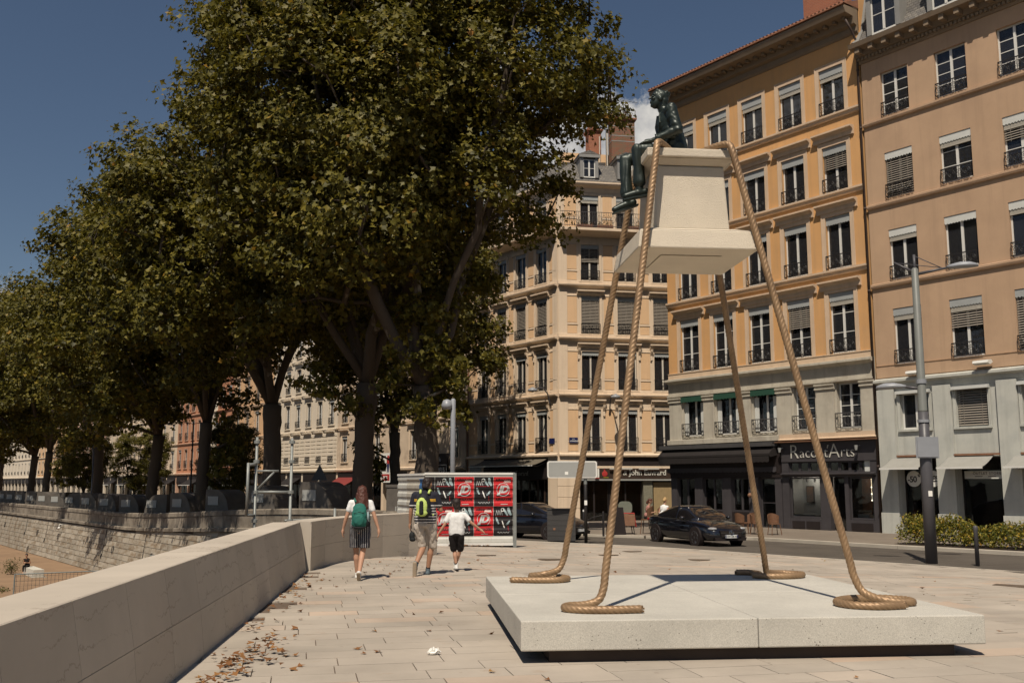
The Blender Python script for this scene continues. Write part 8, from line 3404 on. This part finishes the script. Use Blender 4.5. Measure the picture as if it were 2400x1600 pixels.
# ------------------------------------------------------------------ the bronze man on the pedestal
def bronze():
    # person frame: +y forward; turned so that he faces the sculpture's -x
    base = PC + Matrix.Rotation(TH, 4, 'Z') @ Vector((0, -.02, 5.51))
    root = thing('bronze_statue', 'dark green bronze man in a suit seated on the edge of the pedestal', 'statue', base, TH + R(90))
    hp, T = head((0, .265, .785), R(3), R(16), 1.04)
    shL, shR = (-.205, .165, .59), (.205, .165, .59)
    eL, wL = (-.275, .10, .31), (-.16, .40, .20)
    eR, wR = (.275, .10, .31), (.17, .38, .20)
    P = hp + [('c', (0, .18, .61), .066, (0, .235, .725), .060)]
    P += [('c', Vector(eL).lerp(Vector(wL), .6), .034, wL, .028), ('c', Vector(eR).lerp(Vector(wR), .6), .034, wR, .028)]
    P += hand(wL, (.25, .95, -.18), -1, (.1, -.1, -1), 1.12, .35) + hand(wR, (-.2, .95, -.18), 1, (-.1, -.1, -1), 1.12, .35)
    P += [('e', (0, .13, .50), (.14, .10, .18)), ('c', shL, .04, shR, .04), ('c', shL, .04, eL, .035), ('c', eL, .035, wL, .03), ('c', shR, .04, eR, .035), ('c', eR, .035, wR, .03)]
    blob('figure', P, .0075, 'bronze_dark', root, 3)
    for q in (-1, 1):
        part('eye', MB().ball(T(q * .031, .078, .004), .0135, 10, 8), MATS['bronze_dark'], root, smooth=True)
    Hh = [('e', tuple(T(0, -.030, .045)), (.088, .096, .084)), ('c', T(-.03, -.065, .0), .054, T(-.025, -.075, -.07), .045), ('c', T(.03, -.065, .0), .054, T(.025, -.075, -.07), .045), ('e', tuple(T(0, .01, .085)), (.066, .06, .040))]
    for k in range(26):
        a = rnd.random() * 6.28
        Hh.append(('e', tuple(T(.07 * math.cos(a) * rnd.random(), -.03 + .08 * math.sin(a), .06 + .05 * rnd.random())), (.022, .022, .022)))
    blob('hair', Hh, .008, 'bronze_dark', root, 2, wrinkle=.007, wscale=30)
    J = [('e', (0, .155, .47), (.205, .140, .20)), ('c', (-.065, .07, .13), .142, (-.07, .15, .48), .125), ('c', (.065, .07, .13), .142, (.07, .15, .48), .125), ('c', (0, .08, .13), .150, (0, .16, .48), .135), ('c', shL, .078, shR, .078), ('c', (0, .16, .60), .09, (0, .195, .655), .076)]
    for s_, e_, w_ in ((shL, eL, wL), (shR, eR, wR)):
        J += [('c', s_, .076, e_, .062), ('c', e_, .062, Vector(e_).lerp(Vector(w_), .72), .052)]
    J += [('c', (-.06, .25, .50), .03, (-.02, .24, .14), .035), ('c', (.06, .25, .50), .03, (.02, .24, .14), .035)]
    blob('jacket', J, .009, 'bronze_dark', root, 8, wrinkle=.016, wscale=6.5, stretch=(.6, 1.2, 1.5))
    part('lapel', MB().add([(-.02, .262, .28), (-.11, .27, .46), (-.06, .255, .60), (.02, .262, .28), (.11, .27, .46), (.06, .255, .60), (-.02, .278, .28), (-.11, .288, .46), (-.06, .275, .60), (.02, .278, .28), (.11, .288, .46), (.06, .275, .60)],
                           [(6, 7, 8), (9, 11, 10), (0, 2, 1), (3, 4, 5), (0, 1, 7, 6), (1, 2, 8, 7), (3, 9, 10, 4), (4, 10, 11, 5)]), MATS['bronze_dark'], root)
    part('collar', MB().tube([(-.085, .235, .60), (-.095, .16, .66), (-.05, .105, .69), (.05, .105, .69), (.095, .16, .66), (.085, .235, .60)], [.018, .024, .026, .026, .024, .018], 8), MATS['bronze_dark'], root, smooth=True)
    for w_, e_ in ((wL, eL), (wR, eR)):
        c_ = Vector(e_).lerp(Vector(w_), .76)
        d_ = (Vector(w_) - Vector(e_)).normalized()
        part('cuff', MB().tube([c_ - d_ * .012, c_ + d_ * .02], [.058, .056], 14), MATS['bronze_dark'], root, smooth=True)
    # near leg (his left, towards the camera side is -x in his frame after turning: right-hand side = +x)
    hipN, kN, aN = (-.10, .08, .105), (-.115, .56, .10), (-.10, .54, -.37)
    hipF, kF, aF = (.10, .08, .105), (.115, .66, .045), (.06, .66, -.47)
    Tr = [('e', (0, .08, .10), (.20, .16, .105))]
    for h_, k_, a_ in ((hipN, kN, aN), (hipF, kF, aF)):
        kk, aa = Vector(k_), Vector(a_)
        hem = kk.lerp(aa, .84)
        Tr += [('c', h_, .098, k_, .076), ('c', k_, .074, kk.lerp(aa, .45), .068), ('c', kk.lerp(aa, .45), .068, hem, .080)]
    o = blob('trousers', Tr, .009, 'bronze_dark', root, 7, wrinkle=.018, wscale=6.0, stretch=(1.7, 1.7, .4))
    for a_, d_ in ((aN, (0, 1, -.22)), (aF, (0, 1, -.38))):
        a_ = Vector(a_)
        d_ = Vector(d_).normalized()
        u_ = Vector((0, -d_.z, d_.y)).normalized()
        b_ = a_ - u_ * .055
        blob('shoe', [('c', b_ - d_ * .06, .044, b_ + d_ * .08, .046), ('c', b_ + d_ * .08, .046, b_ + d_ * .19 - u_ * .008, .036), ('c', a_ + u_ * .06, .046, b_ + d_ * .01, .046)], .008, 'bronze_dark', root, 3)
        part('shoe_sole', MB().prism_z([(-.045, -.10), (.045, -.10), (.052, .10), (.035, .23), (-.035, .23), (-.052, .10)], -.058, -.040).xf(Matrix.Translation(b_) @ Matrix(((1, 0, 0, 0), (0, d_.y, u_.y, 0), (0, d_.z, u_.z, 0), (0, 0, 0, 1)))), MATS['bronze_dark'], root)
    return root


bronze()

bpy.data.scenes.remove(SCR)
